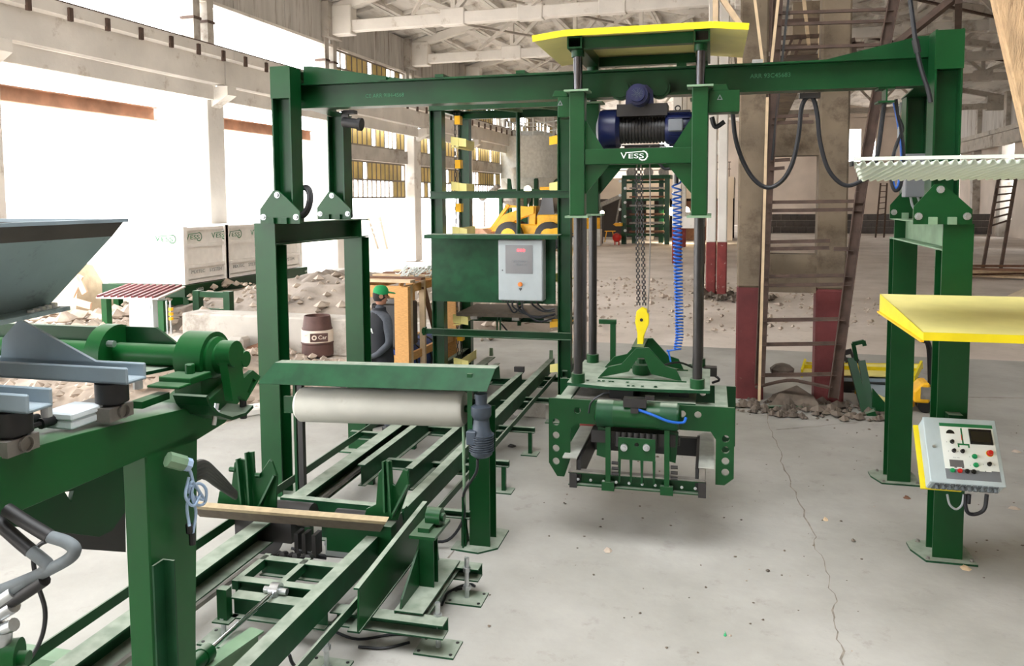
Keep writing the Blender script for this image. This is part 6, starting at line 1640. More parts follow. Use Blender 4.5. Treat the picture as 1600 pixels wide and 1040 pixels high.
for y in (ys_[0] + .2, ys_[1], ys_[2], ys_[3]):
    for x in (BX - 2.2, BX - .1):
        b = MB(); b.box((x - .08, y - .08, 0), (x + .08, y + .08, zb_ - .3)); b.build('leg', GREEN_CLEAN, bp_)
    logo(facing((BX + .06, y + .25, zb_ - .16), (0, 1, 0), (0, 0, 1)), .06, LOGO_WHITE, bp_)
for i in range(3):
    ya, yb = ys_[i] + .3, ys_[i + 1] - .3; ym = (ya + yb) / 2
    b = MB(); b.add([(BX - 2, ya, zb_ - .3), (BX - .2, ya, zb_ - .3), (BX - .2, yb, zb_ - .3), (BX - 2, yb, zb_ - .3), (BX - 1.5, ym - .3, .1), (BX - .4, ym - .3, .1), (BX - .4, ym + .3, .1), (BX - 1.5, ym + .3, .1)], [(0, 1, 5, 4), (1, 2, 6, 5), (2, 3, 7, 6), (3, 0, 4, 7), (4, 5, 6, 7)]); b.build('discharge_chute', GREEN_CLEAN, bp_)
    b = MB(); b.cyl((BX - .15, ym, .2), (BX - .15, ym + .1, .52), .035, 10); b.build('gate_cylinder', YELLOW_MACHINE, bp_)
# red ribbed roof with white cabinet
ck = thing('roofed_cabinet', 'white switch cabinet under a small sloping roof with burgundy ribs', 'cabinet', loc=(-12.3, 14.2, 0))
k0, k1 = at(118, 466, x=-12.9), at(247, 470, y=14.0)
ca0, ca1 = at(203, 512, y=14.3), at(238, 466, y=14.3)
ca2 = at(246, 490, y=14.3)
b = MB(); b.box((ca0.x, 14.3, ca0.z), (ca1.x, 14.7, ca1.z + .05)); b.build('cabinet_body', WHITE_PLASTIC, ck)
b = MB(); b.box((ca0.x + .05, 14.285, ca0.z + .06), (ca1.x - .05, 14.3, ca1.z - .02)); b.build('cabinet_door', WHITE_PLASTIC, ck)
rA, rB = at(150, 466, y=14.0), at(247, 468, y=14.0)
rC = at(290, 449, y=15.9); rD = at(200, 447, y=15.9)
b = MB(); b.add([rA, rB, rC, rD] + [p + Vector((0, 0, .03)) for p in (rA, rB, rC, rD)], [(0, 1, 2, 3), (7, 6, 5, 4), (0, 4, 5, 1), (1, 5, 6, 2), (2, 6, 7, 3), (3, 7, 4, 0)]); b.build('roof_sheet', ROOF_PINK, ck)
for k in range(9):
    f = (k + .3) / 9
    p_, q = rA.lerp(rB, f), rD.lerp(rC, f)
    b = MB(); b.bar(p_ + Vector((0, 0, .05)), q + Vector((0, 0, .05)), .05, .05); b.build('roof_rib', BURGUNDY, ck)
for p_ in (at(166, 500, y=14.2), at(254, 500, y=14.2)):
    b = MB(); b.box((p_.x - .07, 14.15, 0), (p_.x + .07, 14.3, rA.z - .02)); b.build('post', GREEN_CLEAN, ck)
for x in (rB.x + .15, rB.x + .95):
    b = MB(); b.box((x - .08, 15.0, 0), (x + .08, 15.16, rA.z + .1)); b.build('frame_post', GREEN, ck)
for z in (.12, rA.z - .35, rA.z + .02):
    b = MB(); b.box((rB.x + .1, 15.02, z - .06), (rB.x + 1.0, 15.14, z + .06)); b.build('frame_rail', GREEN, ck)
vv_ = thing('valve_column', 'pair of thin grey pipes with yellow valves beside the roofed cabinet', 'valve', loc=(-11.5, 13.9, 0))
for px in (261, 267):
    q = at(px, 500, y=14.0); b = MB(); b.cyl((q.x, 14.0, 0), (q.x, 14.0, at(px, 470, y=14.0).z), .018, 8); b.build('pipe', GALV, vv_)
b = MB(); q = at(267, 485, y=13.96)
for dz_ in (0, -.1, -.2): b.cyl((q.x, 13.96, q.z + dz_), (q.x, 13.96, q.z + dz_ + .06), .05, 10)
b.build('valve', YELLOW_MACHINE, vv_)
# pile of old timber and a buff tarpaulin heap behind the hopper
ot = MB(); q = at(78, 470, y=16.0); ot.add([(q.x - .4, 15.6, 0), (q.x + 1.2, 15.6, 0), (q.x + 1.2, 17, 0), (q.x - .4, 17, 0), (q.x + .95, 16, 1.3), (q.x + 1.0, 16.4, 1.2)], [(0, 1, 4), (1, 2, 5, 4), (2, 3, 5), (3, 0, 4, 5), (0, 3, 2, 1)])
tag(ot.build('buff_tarpaulin', SAND), 'buff tarpaulin heap showing beneath the slope of the grey hopper', 'tarpaulin')
for k, (x0, y0, x1, y1, lab) in enumerate(((112, 462, 126, 430, 'short upright broken board by the buff tarpaulin'), (118, 425, 133, 458, 'slanting broken board over the buff tarpaulin'), (114, 470, 142, 478, 'flat broken board at the foot of the buff tarpaulin'))):
    p_, q = at(x0, y0, y=15.4), at(x1, y1, y=15.4); b = MB(); b.bar(p_, q, .16, .05, (0, 1, 0)); tag(b.build('broken_board', RUST_ORANGE), lab, 'board')
# ladder standing in the bright bay
ld = thing('yard_ladder', 'pale metal stair ladder standing in the bright open bay behind the gantry', 'ladder', loc=(-14.6, 27, 0))
for px0, px1 in ((574, 590), (592, 604)):
    p_, q = at(px0, 338, y=42.5), at(px1, 390, y=42.0); b = MB(); b.bar(p_, q, .12, .24, (0, 1, 0)); b.build('stringer', MULLION, ld)
for k in range(6):
    f = k / 5.5
    p_, q = at(575 + 16 * f, 339 + 44 * f, y=42.3), at(592 + 12 * f, 339 + 44 * f, y=42.3); b = MB(); b.bar(p_, q, .16, .07); b.build('tread', WHITE_BIN, ld)
pw = MB(); p_, q = at(574, 384, y=43), at(620, 336, y=43); pw.box((p_.x, 43, 0), (q.x, 43.2, q.z)); tag(pw.build('partition_panel', CONC_LIGHT), 'pale plastered panel standing behind the stair ladder', 'panel')
for px0, px1, py, lab in ((478, 505, 442, 'small stack of grey paving behind the gantry, by the bins'), (508, 530, 436, 'lower stack of grey paving at the mound edge')):
    p_, q = at(px0, py, y=19.5), at(px1, py - 14, y=19.5); st = thing('paving_stack', lab, 'paving', loc=(p_.x, 19.5, p_.z))
    for i in range(5):
        for j in range(2):
            b = MB(); w_ = (q.x - p_.x) / 5; h_ = (q.z - p_.z) / 2; b.box((p_.x + i * w_ + .01, 19.5, p_.z + j * h_ + .005), (p_.x + (i + 1) * w_ - .01, 20.2, p_.z + (j + 1) * h_ - .005)); b.build('block', CONC_LIGHT, st)

# ================================================================== OLD STEEL LADDER at the twin columns
od = thing('steel_ladder', 'tall rusty wide steel ladder leaning in front of the twin concrete columns', 'ladder', loc=(.7, 11.0, 0))
YL = 11.1
def lw_(px, py): return at(px, py, y=YL)
for pts in ([(1219, -80), (1208, 150), (1197, 350), (1187, 600)], [(1412, -80), (1385, 60), (1345, 300), (1302, 622)]):
    P = [lw_(*p) for p in pts]
    b = MB()
    for p_, q in zip(P, P[1:]): b.csec(p_, q, .07, .13, .01, (1, 0, 0))
    b.build('stringer', RUST, od)
def xl(y): return 1219 - 32 * (y + 80) / 680
def xr(y): return 1412 - 110 * (y + 80) / 702
for y, a, c_ in ((20, 1, 1), (38, 1, 1), (75, 1, 1), (182, 1, .35), (192, 1, .4), (251, 1, .2), (264, 1, .15), (316, 1, 1), (329, 1, 1), (378, 1, .7), (389, 1, .7), (432, 1, 1), (446, 1, 1), (500, 1, 1), (538, 1, 1), (586, 1, 1)):
    p_ = lw_(xl(y), y); q = lw_(xl(y) + (xr(y) - xl(y)) * c_, y - (2 if y > 100 else 6))
    b = MB(); b.angle(p_, q, .05, .045, .008); b.build('rung', RUST, od)
p_ = [lw_(1180, 605), lw_(1230, 594), lw_(1262, 598), lw_(1300, 606)]
b = MB(); b.tube(p_, .025, 6, 4); b.build('bent_rung', RUST, od)
b = MB(); q = lw_(1395, 386); r_ = lw_(1325, 390); b.angle(lw_(1303, 389), lw_(1334, 389), .05, .05, .008); b.build('broken_rung', RUST, od)
b = MB(); b.bar(lw_(1238, -60), lw_(1206, 250), .03, .05, (0, 1, 0)); b.build('cable_run', RUBBER, od)
for k, (x0, y0, x1, y1, lab) in enumerate(((1177, -20, 1192, 102, 'thin pale pole leaning on the column above the beam'), (1218, -20, 1205, 102, 'thin pale pole crossing behind the ladder stringer'), (1199, 152, 1186, 600, 'long thin pale lath standing along the ladder stringer'))):
    b = MB(); b.bar(at(x0, y0, y=10.95 - .02 * k), at(x1, y1 + (26 if k == 2 else 0), y=10.95 - .02 * k), .035, .03, (0, 1, 0)); tag(b.build('wooden_lath', WOOD_PALE), lab, 'lath')
# upper landing and rails behind the column heads
ud = thing('upper_landing', 'rusty stair landing with rails hung high behind the twin columns', 'landing', loc=(.6, 12.6, 4.8))
YU = 13.2
def u_(px, py): return at(px, py, y=YU)
for (x0, y0, x1, y1, w_, m) in ((1196, 36, 1284, 32, .08, RUST), (1196, 76, 1350, 70, .09, RUST), (1205, 60, 1280, 56, .06, RUST), (1254, -20, 1264, 75, .05, WOOD_PALE), (1281, 34, 1281, 90, .05, WOOD_PALE), (1192, -20, 1196, 80, .06, RUST), (1204, -20, 1204, 70, .1, RUST), (1226, 90, 1238, 60, .04, RUST), (1242, 88, 1252, 60, .04, RUST), (1330, 60, 1334, 88, .1, RUST)):
    b = MB(); b.bar(u_(x0, y0), u_(x1, y1), .05, w_, (0, 0, 1) if abs(x1 - x0) > abs(y1 - y0) else (1, 0, 0)); b.build('rail', m, ud)
b = MB(); b.box(tuple(u_(1200, 88)), tuple(u_(1296, 84) + Vector((0, .9, 0)))); b.build('deck', RUST, ud)
# timber brackets left of the column, over the yellow roof
tbk = thing('timber_bracket', 'pale sawn timber bracket propped on the column behind the yellow roof', 'timber', loc=(-.4, 11.2, 4.9))
for (x0, y0, x1, y1) in ((1116, -20, 1156, 38), (1118, 0, 1118, 60), (1156, 80, 1156, 130)):
    b = MB(); b.bar(at(x0, y0, y=11.25), at(x1, y1, y=11.25), .07, .1, (0, 1, 0)); b.build('timber', WOOD_PALE, tbk)
# ---- roof props of thin poles right
for k, (x0, y0, x1, y1, lab) in enumerate(((1500, -10, 1400, 70, 'rusty steel strut sloping under the roof behind the gantry post'), (1498, 0, 1497, 45, 'short rusty hanger above the gantry post cap'))):
    b = MB(); b.bar(at(x0, y0, y=12.5), at(x1, y1, y=13.5), .09, .1); tag(b.build('steel_strut', RUST), lab, 'strut', kind='structure')

# ================================================================== PALLET TRUCK, SPARE TRAY, STAND on the right floor
YT = 12.6
st = thing('spare_canopy', 'spare yellow canopy tray lying on a dark pallet beside the red based column', 'tray', loc=(1.9, 12.9, .4))
t0, t1, t2, t3 = at(1258, 567, y=12.7), at(1442, 569, y=12.7), at(1430, 590, y=12.2), at(1253, 583, y=12.2)
b = MB(); b.add([t0, t1, t2, t3] + [p - Vector((0, 0, .01)) for p in (t0, t1, t2, t3)], [(0, 1, 2, 3), (7, 6, 5, 4)]); b.build('sheet', YELLOW_PALE, st)
b = MB(); b.bar(at(1258, 569, y=12.7), at(1442, 572, y=12.7), .02, .07); b.bar(at(1256, 577, y=12.45), at(1434, 583, y=12.45), .015, .16, (0, -.3, 1)); b.build('lip', YELLOW, st)
b = MB(); b.bar(at(1258, 566, y=12.7), at(1253, 583, y=12.2), .03, .12, (0, 0, 1)); b.bar(at(1440, 568, y=12.7), at(1428, 592, y=12.2), .03, .1, (0, 0, 1)); b.build('end_lip', YELLOW, st)
b = MB(); b.bar(at(1300, 591, y=12.25), at(1425, 594, y=12.25), .1, .05); b.build('under_rail', GREY_BLUE, st)
pl = thing('dark_pallet', 'low dark steel pallet under the spare yellow tray', 'pallet', loc=(1.9, 12.9, 0))
b = MB(); d0, d1 = at(1312, 622, y=12.6), at(1440, 624, y=12.6); b.box((d0.x, 12.2, .04), (d1.x, 12.75, .16)); b.build('deck', DARK, pl)
b = MB()
for f in (.05, .5, .95): x = d0.x + (d1.x - d0.x) * f; b.box((x - .06, 12.2, 0), (x + .06, 12.75, .04))
b.build('runner', DARK, pl)
b = MB(); q0, q1 = at(1362, 640, y=11.6), at(1392, 628, y=11.6); b.box((q0.x, 11.5, .0), (q1.x + .2, 12.3, .14)); tag(b.build('grey_board', GREY_BLUE, bevel=.01), 'flat grey board lying behind the green stand foot', 'board')
sd_ = thing('green_stand', 'narrow green steel stand leaning upright beside the spare yellow tray', 'stand', loc=(1.5, 11.2, 0))
YS = 11.1
a0, a1 = at(1330, 560, y=YS + .3), at(1353, 645, y=YS)
b = MB(); b.bar(a0, a1, .1, .09, (0, -1, .2)); b.bar(at(1346, 564, y=YS + .3), at(1362, 643, y=YS), .09, .08, (0, -1, .2)); b.build('mast', GREEN, sd_)
b = MB(); b.bar(at(1315, 552, y=YS + .3), at(1331, 548, y=YS + .3), .06, .06); b.bar(at(1317, 560, y=YS + .3), at(1342, 564, y=YS + .3), .06, .05); b.bar(at(1318, 552, y=YS + .3), at(1323, 566, y=YS + .3), .03, .05, (0, 1, 0)); b.bar(at(1329, 548, y=YS + .3), at(1334, 562, y=YS + .3), .03, .05, (0, 1, 0)); b.build('head_fork', DARK, sd_)
b = MB(); b.bar(at(1338, 562, y=YS + .25), at(1333, 536, y=YS + .25), .05, .05, (0, 1, 0)); b.bar(at(1332, 537, y=YS + .25), at(1350, 533, y=YS + .25), .05, .05); b.bar(at(1349, 532, y=YS + .25), at(1351, 540, y=YS + .25), .05, .03, (0, 1, 0)); b.build('hook_arm', GREEN, sd_)
b = MB(); b.bar(at(1352, 645, y=YS), at(1366, 641, y=YS), .3, .06); b.plate([(0, 0), (.25, 0), (0, .3)], at(1362, 641, y=YS), (1, 0, 0), (0, 0, 1), .03); b.build('foot', GREEN, sd_)
pj = thing('pallet_truck', 'hand pallet truck with ochre body and a black handle behind the gantry leg', 'pallet truck', loc=(2.4, 11.3, 0))
YP = 11.4
b = MB(); c0_, c1_ = at(1424, 625, y=YP), at(1447, 594, y=YP); b.plate([(c0_.x, .14), (c1_.x + .02, .14), (c1_.x + .02, c1_.z), (c0_.x + .1, c1_.z), (c0_.x, c1_.z - .12)], (0, YP, 0), (1, 0, 0), (0, 0, 1), .34); b.build('body', YELLOW_MACHINE, pj, bevel=.02)
b = MB(); b.tube([at(1431, 526, y=YP - .3), at(1442, 531, y=YP - .3), at(1450, 536, y=YP - .3), at(1453, 560, y=YP - .2), at(1454, 610, y=YP - .1)], .035, 8, 4); b.build('handle', BLACK, pj, True)
b = MB(); h0 = at(1450, 615, y=YP - .1); b.box((h0.x - .1, YP - .2, .2), (h0.x + .12, YP, h0.z + .1)); b.build('pump', STEEL, pj)
b = MB(); w0_ = at(1443, 640, y=YP); b.cyl((w0_.x, YP - .12, .09), (w0_.x, YP - .02, .09), .09, 18); b.cyl((w0_.x, YP + .05, .09), (w0_.x, YP + .15, .09), .09, 18); b.build('wheel', BLACK, pj, True)
b = MB(); b.bar((c0_.x, YP - .12, .1), (c0_.x - .6, YP + .16, .1), .16, .06); b.bar((c0_.x, YP + .25, .1), (c0_.x - .6, YP + .53, .1), .16, .06); b.build('fork', YELLOW_MACHINE, pj)
b = MB(); b.bar(at(1352, 612, y=YP + .2), at(1392, 632, y=YP - .1), .08, .08); tag(b.build('ochre_bar', YELLOW_PALE, bevel=.008), 'ochre bar end slanting beside the green stand', 'bar')
# debris at the columns
sk = MB(); p_ = at(1235, 600, y=11.3); 
sk.add([(p_.x - .3, 11.0, 0), (p_.x + .4, 11.0, 0), (p_.x + .3, 11.8, 0), (p_.x - .22, 11.8, 0), (p_.x - .15, 11.2, .17), (p_.x + .3, 11.3, .13), (p_.x + .1, 11.6, .2)], [(0, 1, 5, 4), (1, 2, 5), (2, 6, 5), (4, 5, 6), (0, 4, 6, 3), (3, 6, 2), (0, 3, 2, 1)])
tag(sk.build('crumpled_sack', RUBBLE_DARK), 'crumpled dark sack slumped between the column feet', 'sack')
sg2 = MB(); q0, q1 = at(1195, 636, z=.02), at(1300, 636, z=.02); sg2.bar(q0, q1, .07, .04); tag(sg2.build('floor_angle', GREEN), 'green steel strip lying on the floor before the columns', 'steel strip')
lump = MB(); p_ = at(1222, 580, y=11.9); lump.lathe([(.05, -.05), (.16, -.02), (.17, .04), (.1, .1), (.03, .12)], (p_.x, 11.9, p_.z), n=9); tag(lump.build('dark_lump', RUBBLE_DARK), 'dark lump of slag resting behind the lowest ladder rungs', 'slag')
for px, py, w_, lab in ((876, 645, .2, 'grey concrete block behind the gripper cheek'), (832, 640, .26, 'longer grey block on the floor beside the conveyor angle')):
    q = at(px, py + 12, z=0); b = MB(); b.box((q.x - w_, q.y, 0), (q.x + w_, q.y + .25, .2)); tag(b.build('concrete_block', CONC, bevel=.01), lab, 'block')
b = MB(); q0, q1 = at(895, 668, z=.12), at(930, 661, z=.12); b.cyl(q0, q1, .05, 14); b.cyl(q1, q1 + (q1 - q0) * .8, .03, 12); tag(b.build('red_cylinder', RED_PAINT, smooth=True), 'small red cylinder lying on the floor behind the gripper', 'cylinder')
# litter on the slab
for k, (px, py, w_, h_, m, lab) in enumerate(((950, 860, .06, .04, RUBBLE, 'crumpled buff rag scrap on the open slab'), (1290, 812, .04, .03, WOOD_PALE, 'pale wood chip lying on the slab crack'), (1133, 992, .018, .018, GREEN_BTN, 'small green plastic scrap on the near slab'), (800, 697, .09, .05, DARK, 'dark crumb of rubber beside the roller stand'), (1585, 795, .1, .02, RUBBLE, 'long pale flake lying beside the panel post'), (1588, 706, .09, .03, RUBBLE, 'pale chip on the slab behind the panel'), (1417, 778, .06, .03, WOOD_DARK, 'dark bark chip between the two gantry legs'), (1509, 888, .07, .04, WOOD_PALE, 'bent wood scrap lying on the gantry base plate'))):
    q = at(px, py, z=0); b = MB(); a = k * 1.3
    b.add([(q.x + w_ * .6 * math.cos(a + t), q.y + h_ * math.sin(a + t) * 1.2, .002) for t in (0, 1.1, 2.2, 3.3, 4.4, 5.4)] + [(q.x + w_ * .2, q.y, .02), (q.x - w_ * .2, q.y + .01, .026)], [(0, 1, 6), (1, 2, 7, 6), (2, 3, 7), (3, 4, 7), (4, 5, 6, 7), (5, 0, 6)]); tag(b.build('floor_scrap', m), lab, 'scrap')

# ================================================================== FAR BACKGROUND MACHINES
# wheel loader
LY = 43.0
lo_ = thing('wheel_loader', 'yellow wheel loader with raised boom parked deep in the hall', 'loader', loc=(-12.6, LY, 0))
def l_(px, py, y=LY): return at(px, py, y=y)
wr_ = .78
for px, y in ((803, LY - .9), (864, LY - .9), (803, LY + .9), (864, LY + .9)):
    q = l_(px, 368, y=LY); b = MB(); b.lathe([(wr_ * .7, -.25), (wr_, -.2), (wr_, .2), (wr_ * .7, .25)], (q.x, y, wr_), (0, 1, 0), 24); t_ = b.build('tyre', RUBBER, lo_, True)
    b = MB(); b.lathe([(wr_ * .3, -.27), (wr_ * .55, -.26), (wr_ * .55, .26), (wr_ * .3, .27)], (q.x, y, wr_), (0, 1, 0), 18); b.build('wheel_hub', YELLOW_MACHINE, t_, True)
bx0, bx1 = l_(835, 350), l_(884, 340)
b = MB(); b.box((l_(842, 0).x, LY - .6, .9), (l_(895, 0).x, LY + .6, l_(850, 335).z)); b.box((l_(806, 0).x, LY - .5, .8), (l_(846, 0).x, LY + .5, 1.4)); b.build('chassis', YELLOW_MACHINE, lo_, bevel=.05)
b = MB(); b.plate([(l_(x, y).x, l_(x, y).z) for x, y in ((842, 338), (848, 325), (853, 296), (866, 296), (870, 338))][::-1], (0, LY, 0), (1, 0, 0), (0, 0, 1), 1.1); b.build('cab', SCREEN, lo_)
b = MB(); b.box((l_(847, 0).x, LY - .65, l_(850, 297).z), (l_(870, 0).x, LY + .65, l_(850, 292).z)); b.build('cab_roof', YELLOW_MACHINE, lo_)
b = MB()
for dv in (-.5, .5): b.plate([(l_(x, y).x, l_(x, y).z) for x, y in ((772, 361), (788, 360), (812, 342), (838, 333), (838, 322), (820, 324), (790, 336))][::-1], (0, LY + dv, 0), (1, 0, 0), (0, 0, 1), .12)
b.build('boom', YELLOW_MACHINE, lo_)
b = MB()
for dv in (-.25, .25): b.bar(l_(768, 358, LY + dv), l_(795, 320, LY + dv), .16, .3, (0, 1, 0)); b.bar(l_(795, 322, LY + dv), l_(838, 326, LY + dv), .12, .14, (0, 0, 1))
b.build('lift_link', YELLOW_MACHINE, lo_)
b = MB(); b.bar(l_(836, 322), l_(834, 356), .9, .35, (1, 0, 0)); b.build('front_tower', YELLOW_MACHINE, lo_)
b = MB(); b.plate([(l_(x, y).x, l_(x, y).z) for x, y in ((740, 362), (742, 354), (764, 356), (772, 364), (764, 372), (744, 371))][::-1], (0, LY, 0), (1, 0, 0), (0, 0, 1), 2.4); b.build('bucket', RUST_ORANGE, lo_)
b = MB(); q = l_(828, 296, LY - .2); b.cyl((q.x, LY - .7, q.z), (q.x, LY - .66, q.z), .2, 14); tag(b.build('head_lamp', LAMP, lo_), 'lit headlamp')
# silo
si = thing('storage_silo', 'big pale round storage silo standing behind the wheel loader', 'silo', loc=(-13.2, 49, 0))
sa, sb = at(782, 218, y=49), at(872, 218, y=49)
sr = (sb.x - sa.x) / 2 * 1.0; scx = (sa.x + sb.x) / 2
zt4, zb4 = at(800, 216, y=49).z, at(800, 280, y=49).z
b = MB(); b.lathe([(sr * .96, zb4 - 0), (sr, zb4 + .05), (sr, zt4), (sr * .7, zt4 + .3), (.3, zt4 + .4)], (scx, 49, 0), n=32); b.build('shell', SILO, si, True)
b = MB(); b.lathe([(.35, zb4 - 1.6), (sr * .95, zb4)], (scx, 49, 0), n=28); b.build('cone', SILO, si, True)
for k in range(6):
    a = 2 * PI * k / 6; b = MB(); b.box((scx + sr * .9 * math.cos(a) - .12, 49 + sr * .9 * math.sin(a) - .12, 0), (scx + sr * .9 * math.cos(a) + .12, 49 + sr * .9 * math.sin(a) + .12, zb4)); b.build('leg', GREEN_DUSTY, si)
b = MB()
for k in range(16):
    a = 2 * PI * k / 16; b.bar((scx + sr * math.cos(a), 49 + sr * math.sin(a), zt4), (scx + sr * math.cos(a), 49 + sr * math.sin(a), zt4 + 1.1), .05, .05, (1, 0, 0))
    c_ = 2 * PI * (k + 1) / 16
    for dz_ in (.55, 1.1): b.bar((scx + sr * math.cos(a), 49 + sr * math.sin(a), zt4 + dz_), (scx + sr * math.cos(c_), 49 + sr * math.sin(c_), zt4 + dz_), .05, .05)
b.build('top_railing', SILO, si)
b = MB(); b.cyl(at(802, 262, y=46.5), at(806, 296, y=46.5), .22, 12); b.build('filler_pipe', SILO, si, True)
mx_ = thing('mixer_stand', 'dim green mixer stand with a pale lid under the silo', 'mixer', loc=(-13.4, 46, 0))
a0, a1 = at(786, 345, y=46), at(824, 298, y=46)
for x in (a0.x, a1.x):
    for y in (45.6, 46.8): b = MB(); b.box((x - .1, y - .1, 0), (x + .1, y + .1, a1.z)); b.build('leg', GREEN_DUSTY, mx_)
b = MB(); b.box((a0.x - .2, 45.5, a1.z - .1), (a1.x + 1.6, 46.9, a1.z + .1)); b.build('platform', GREEN_DUSTY, mx_)
b = MB(); b.lathe([(.5, -.9), (.9, -.5), (.9, -.2), (.8, -.1)], ((a0.x + a1.x) / 2, 46.2, a1.z - .1), n=20); b.build('drum', STEEL, mx_, True)
cvb = thing('feed_belt', 'thin inclined feed belt rising beside the silo legs', 'conveyor', loc=(-14, 44, 0))
b = MB(); b.bar(at(752, 312, y=44), at(779, 290, y=44), .6, .18); b.build('belt', STEEL, cvb)
b = MB(); b.bar(at(757, 312, y=44) - Vector((0, 0, .1)), at(757, 380, y=44), .1, .1, (0, 1, 0)); b.build('leg', STEEL, cvb)
# distant elevator tower of the same make
ft_ = thing('distant_elevator', 'dim green pallet elevator tower far behind the hoist chains', 'elevator', loc=(-6, 49, 0))
e0, e1 = at(975, 380, y=49), at(1042, 380, y=49); ez = at(985, 277, y=49).z
for x, y in ((e0.x, 49), (e0.x + .55, 49.6), (e1.x, 49), (e1.x - .5, 50.4)):
    b = MB(); b.box((x - .14, y - .14, 0), (x + .14, y + .14, ez)); b.build('post', GREEN, ft_)
for k in range(7):
    z = .5 + k * (ez - .6) / 6.5
    b = MB(); b.box((e0.x, 49.0, z), (e1.x, 49.14, z + .14)); b.build('shelf_bar', GREEN_DUSTY, ft_)
    b = MB(); b.box((e0.x + .3, 49.1, z + .2), (e1.x - .2, 50.3, z + .3)); b.build('shelf_board', STEEL if k % 2 else WOOD_DARK, ft_)
b = MB(); b.box((e0.x - .1, 48.8, ez - .1), (e1.x + .2, 50.5, ez + .12)); b.build('head_frame', GREEN_DUSTY, ft_)
b = MB()
for f in (.15, .55, .9): b.cyl((e0.x + (e1.x - e0.x) * f, 49.2, ez + .3), (e0.x + (e1.x - e0.x) * f, 49.4, ez + .3), .3, 14)
b.build('head_wheels', STEEL, ft_, True)
b = MB()
for k in range(8): q = at(969 + (k % 2) * 8, 283 + k * 11, y=48.8); b.cyl((q.x, 48.7, q.z), (q.x, 48.75, q.z), .09, 8)
b.build('guide_rollers', WHITE_PLASTIC, ft_)
# red air tank, ochre cabin, inclined belt, flood lights
at_ = thing('red_air_tank', 'round red air tank beside the foot of the distant green tower', 'tank', loc=(-8, 48, 0))
q = at(964, 373, y=48); b = MB(); b.lathe([(.05, -.3), (.24, -.22), (.28, 0), (.24, .22), (.05, .3)], (q.x, 48, .45), (0, 1, 0), 18); b.build('vessel', RED, at_, True)
b = MB()
for s_ in (-.12, .12): b.box((q.x + s_ - .03, 47.9, 0), (q.x + s_ + .03, 48.1, .3))
b.build('foot', RED, at_)
ob = thing('inclined_belt', 'dim inclined conveyor belt in front of the dark far recess', 'conveyor', loc=(-9, 50, 1))
b = MB(); b.bar(at(934, 322, y=50), at(974, 305, y=50), .6, .25); b.build('belt', STEEL, ob)
b = MB(); b.bar(at(962, 352, y=50), at(970, 306, y=50), .1, .1, (0, 1, 0)); b.bar(at(940, 322, y=50), at(938, 378, y=50), .1, .1, (0, 1, 0)); b.build('leg', STEEL, ob)
yb = thing('yellow_hopper', 'small yellow trough hung beside the distant green tower', 'trough', loc=(-8, 48.5, 1.5))
q0, q1 = at(959, 353, y=48.5), at(972, 348, y=48.5); b = MB(); b.plate([(q0.x, q0.z + .1), (q0.x + .15, q0.z), (q1.x, q0.z), (q1.x, q1.z), (q0.x + .1, q1.z)], (0, 48.5, 0), (1, 0, 0), (0, 0, 1), .5); b.build('trough', YELLOW_MACHINE, yb)
b = MB(); q = at(945, 361, y=48.5); b.bar(q, at(962, 361, y=48.5), .06, .06); b.bar(at(948, 361, y=48.5), at(945, 378, y=48.5), .05, .05, (0, 1, 0)); b.bar(at(957, 361, y=48.5), at(960, 378, y=48.5), .05, .05, (0, 1, 0)); b.build('rail_stand', YELLOW_MACHINE, yb)
yc = thing('yellow_post', 'pair of thick yellow posts on a pale stand behind the carriage rods', 'post', loc=(-9.5, 47, 0))
for px in (917, 934):
    q0, q1 = at(px - 4, 357, y=47), at(px + 3, 340, y=47); b = MB(); b.box((q0.x, 47, q0.z), (q1.x, 47.2, q1.z)); b.build('post', YELLOW_MACHINE, yc)
q0, q1 = at(905, 378, y=47), at(938, 358, y=47); b = MB(); b.box((q0.x, 47, 0), (q1.x, 47.6, q1.z)); b.build('stand', SILO, yc)
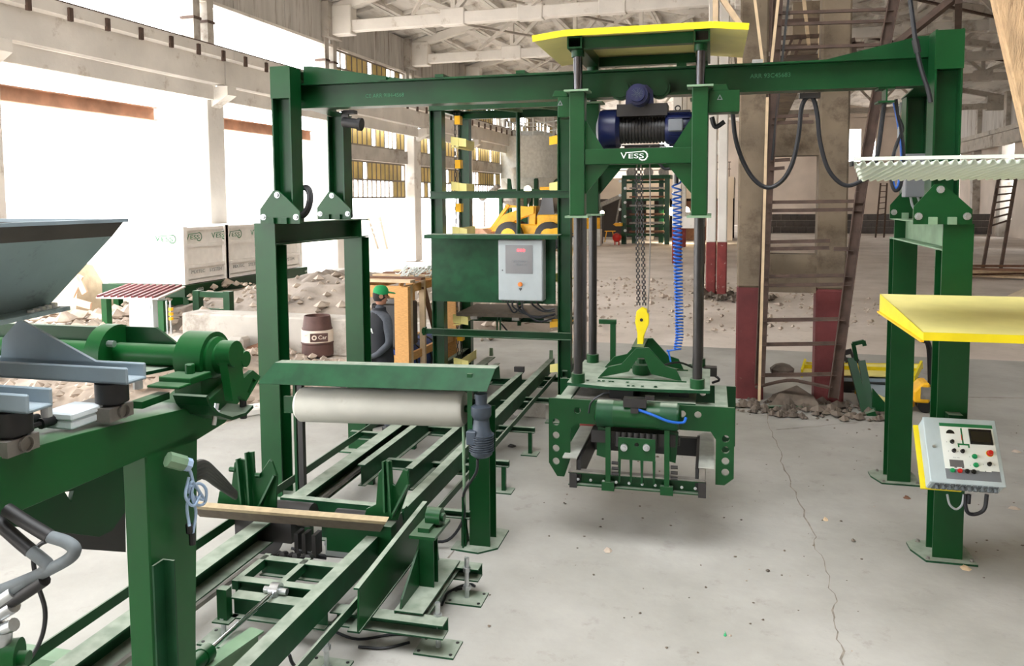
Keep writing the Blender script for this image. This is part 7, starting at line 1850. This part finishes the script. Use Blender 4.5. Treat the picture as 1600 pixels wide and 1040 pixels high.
for k, (px, py, y, r_, lab) in enumerate(((1051, 330, 50.5, .26, 'first of a pair of glaring floodlights deep in the hall, nearer the green tower'), (1070, 330, 50.5, .3, 'second of a pair of glaring floodlights deep in the hall, nearer the rod'), (941, 332, 49, .12, 'tiny lit lamp before the dark recess beside the carriage sleeve'))):
    q = at(px, py, y=y); fl_ = thing('flood_light', lab, 'lamp', loc=(q.x, y, 0))
    b = MB(); b.cyl((q.x, y, q.z), (q.x, y + .15, q.z), r_ * 1.1, 16); b.build('housing', DARK, fl_)
    b = MB(); b.cyl((q.x, y - .04, q.z), (q.x, y, q.z), r_, 16); b.build('lens', LAMP, fl_)
    b = MB(); b.bar((q.x, y + .1, 0), (q.x, y + .1, q.z), .06, .06, (0, 1, 0)); b.build('stand', DARK, fl_)
    if k < 2:
        ld_ = bpy.data.lights.new('flood_glow', 'SPOT'); ld_.energy = 900; ld_.color = (1, .85, .62); ld_.spot_size = R(150); ld_.shadow_soft_size = r_
        lo2 = bpy.data.objects.new('flood_glow', ld_); COL.objects.link(lo2); lo2.parent = fl_; lo2.location = (0, -.3, q.z); lo2.rotation_euler = (R(70), 0, 0)
# right bay: far ladder, timber stack, post
l2 = thing('far_ladder', 'dim steel ladder leaning on a far column behind the ribbed sheet', 'ladder', loc=(13, 40, 0))
for (x0, y0, x1, y1) in ((1561, 274, 1535, 423), (1588, 274, 1563, 423)):
    b = MB(); b.bar(at(x0, y0, y=34), at(x1, y1, y=33.5), .1, .12, (0, 1, 0)); b.build('stringer', RUST, l2)
for k in range(7):
    f = k / 6.5; b = MB(); b.bar(at(1560 - 17 * f, 280 + 80 * f, y=33.8), at(1587 - 14 * f, 280 + 70 * f, y=33.8), .08, .06); b.build('rung', RUST, l2)
l3 = thing('distant_ladder', 'faint thin ladder standing deep in the far bay beyond the column', 'ladder', loc=(7, 60, 0))
for (x0, y0, x1, y1) in ((1376, 286, 1368, 371), (1386, 286, 1381, 371)):
    b = MB(); b.bar(at(x0, y0, y=60), at(x1, y1, y=60), .1, .1, (0, 1, 0)); b.build('stringer', RUST, l3)
for k in range(6):
    f = k / 5.5; b = MB(); b.bar(at(1376 - 6 * f, 290 + 50 * f, y=60), at(1386 - 3 * f, 290 + 48 * f, y=60), .06, .06); b.build('rung', RUST, l3)
ts = thing('timber_stack', 'loose stack of pale boards on the floor beyond the gantry leg', 'timber', loc=(9, 30, 0))
rnd = random.Random(5)
for k in range(9):
    q = at(1528 + rnd.uniform(0, 40), 384 - rnd.uniform(0, 14), y=31 + rnd.uniform(-1, 1)); a = rnd.uniform(-.4, .4); L_ = rnd.uniform(.8, 1.8)
    z = .06 + .09 * (k % 4)
    b = MB(); b.bar((q.x - L_ * math.cos(a), q.y - L_ * math.sin(a), z), (q.x + L_ * math.cos(a), q.y + L_ * math.sin(a), z), .2, .07); b.build('plank', WOOD_DARK if k % 2 else WOOD_PALE, ts)
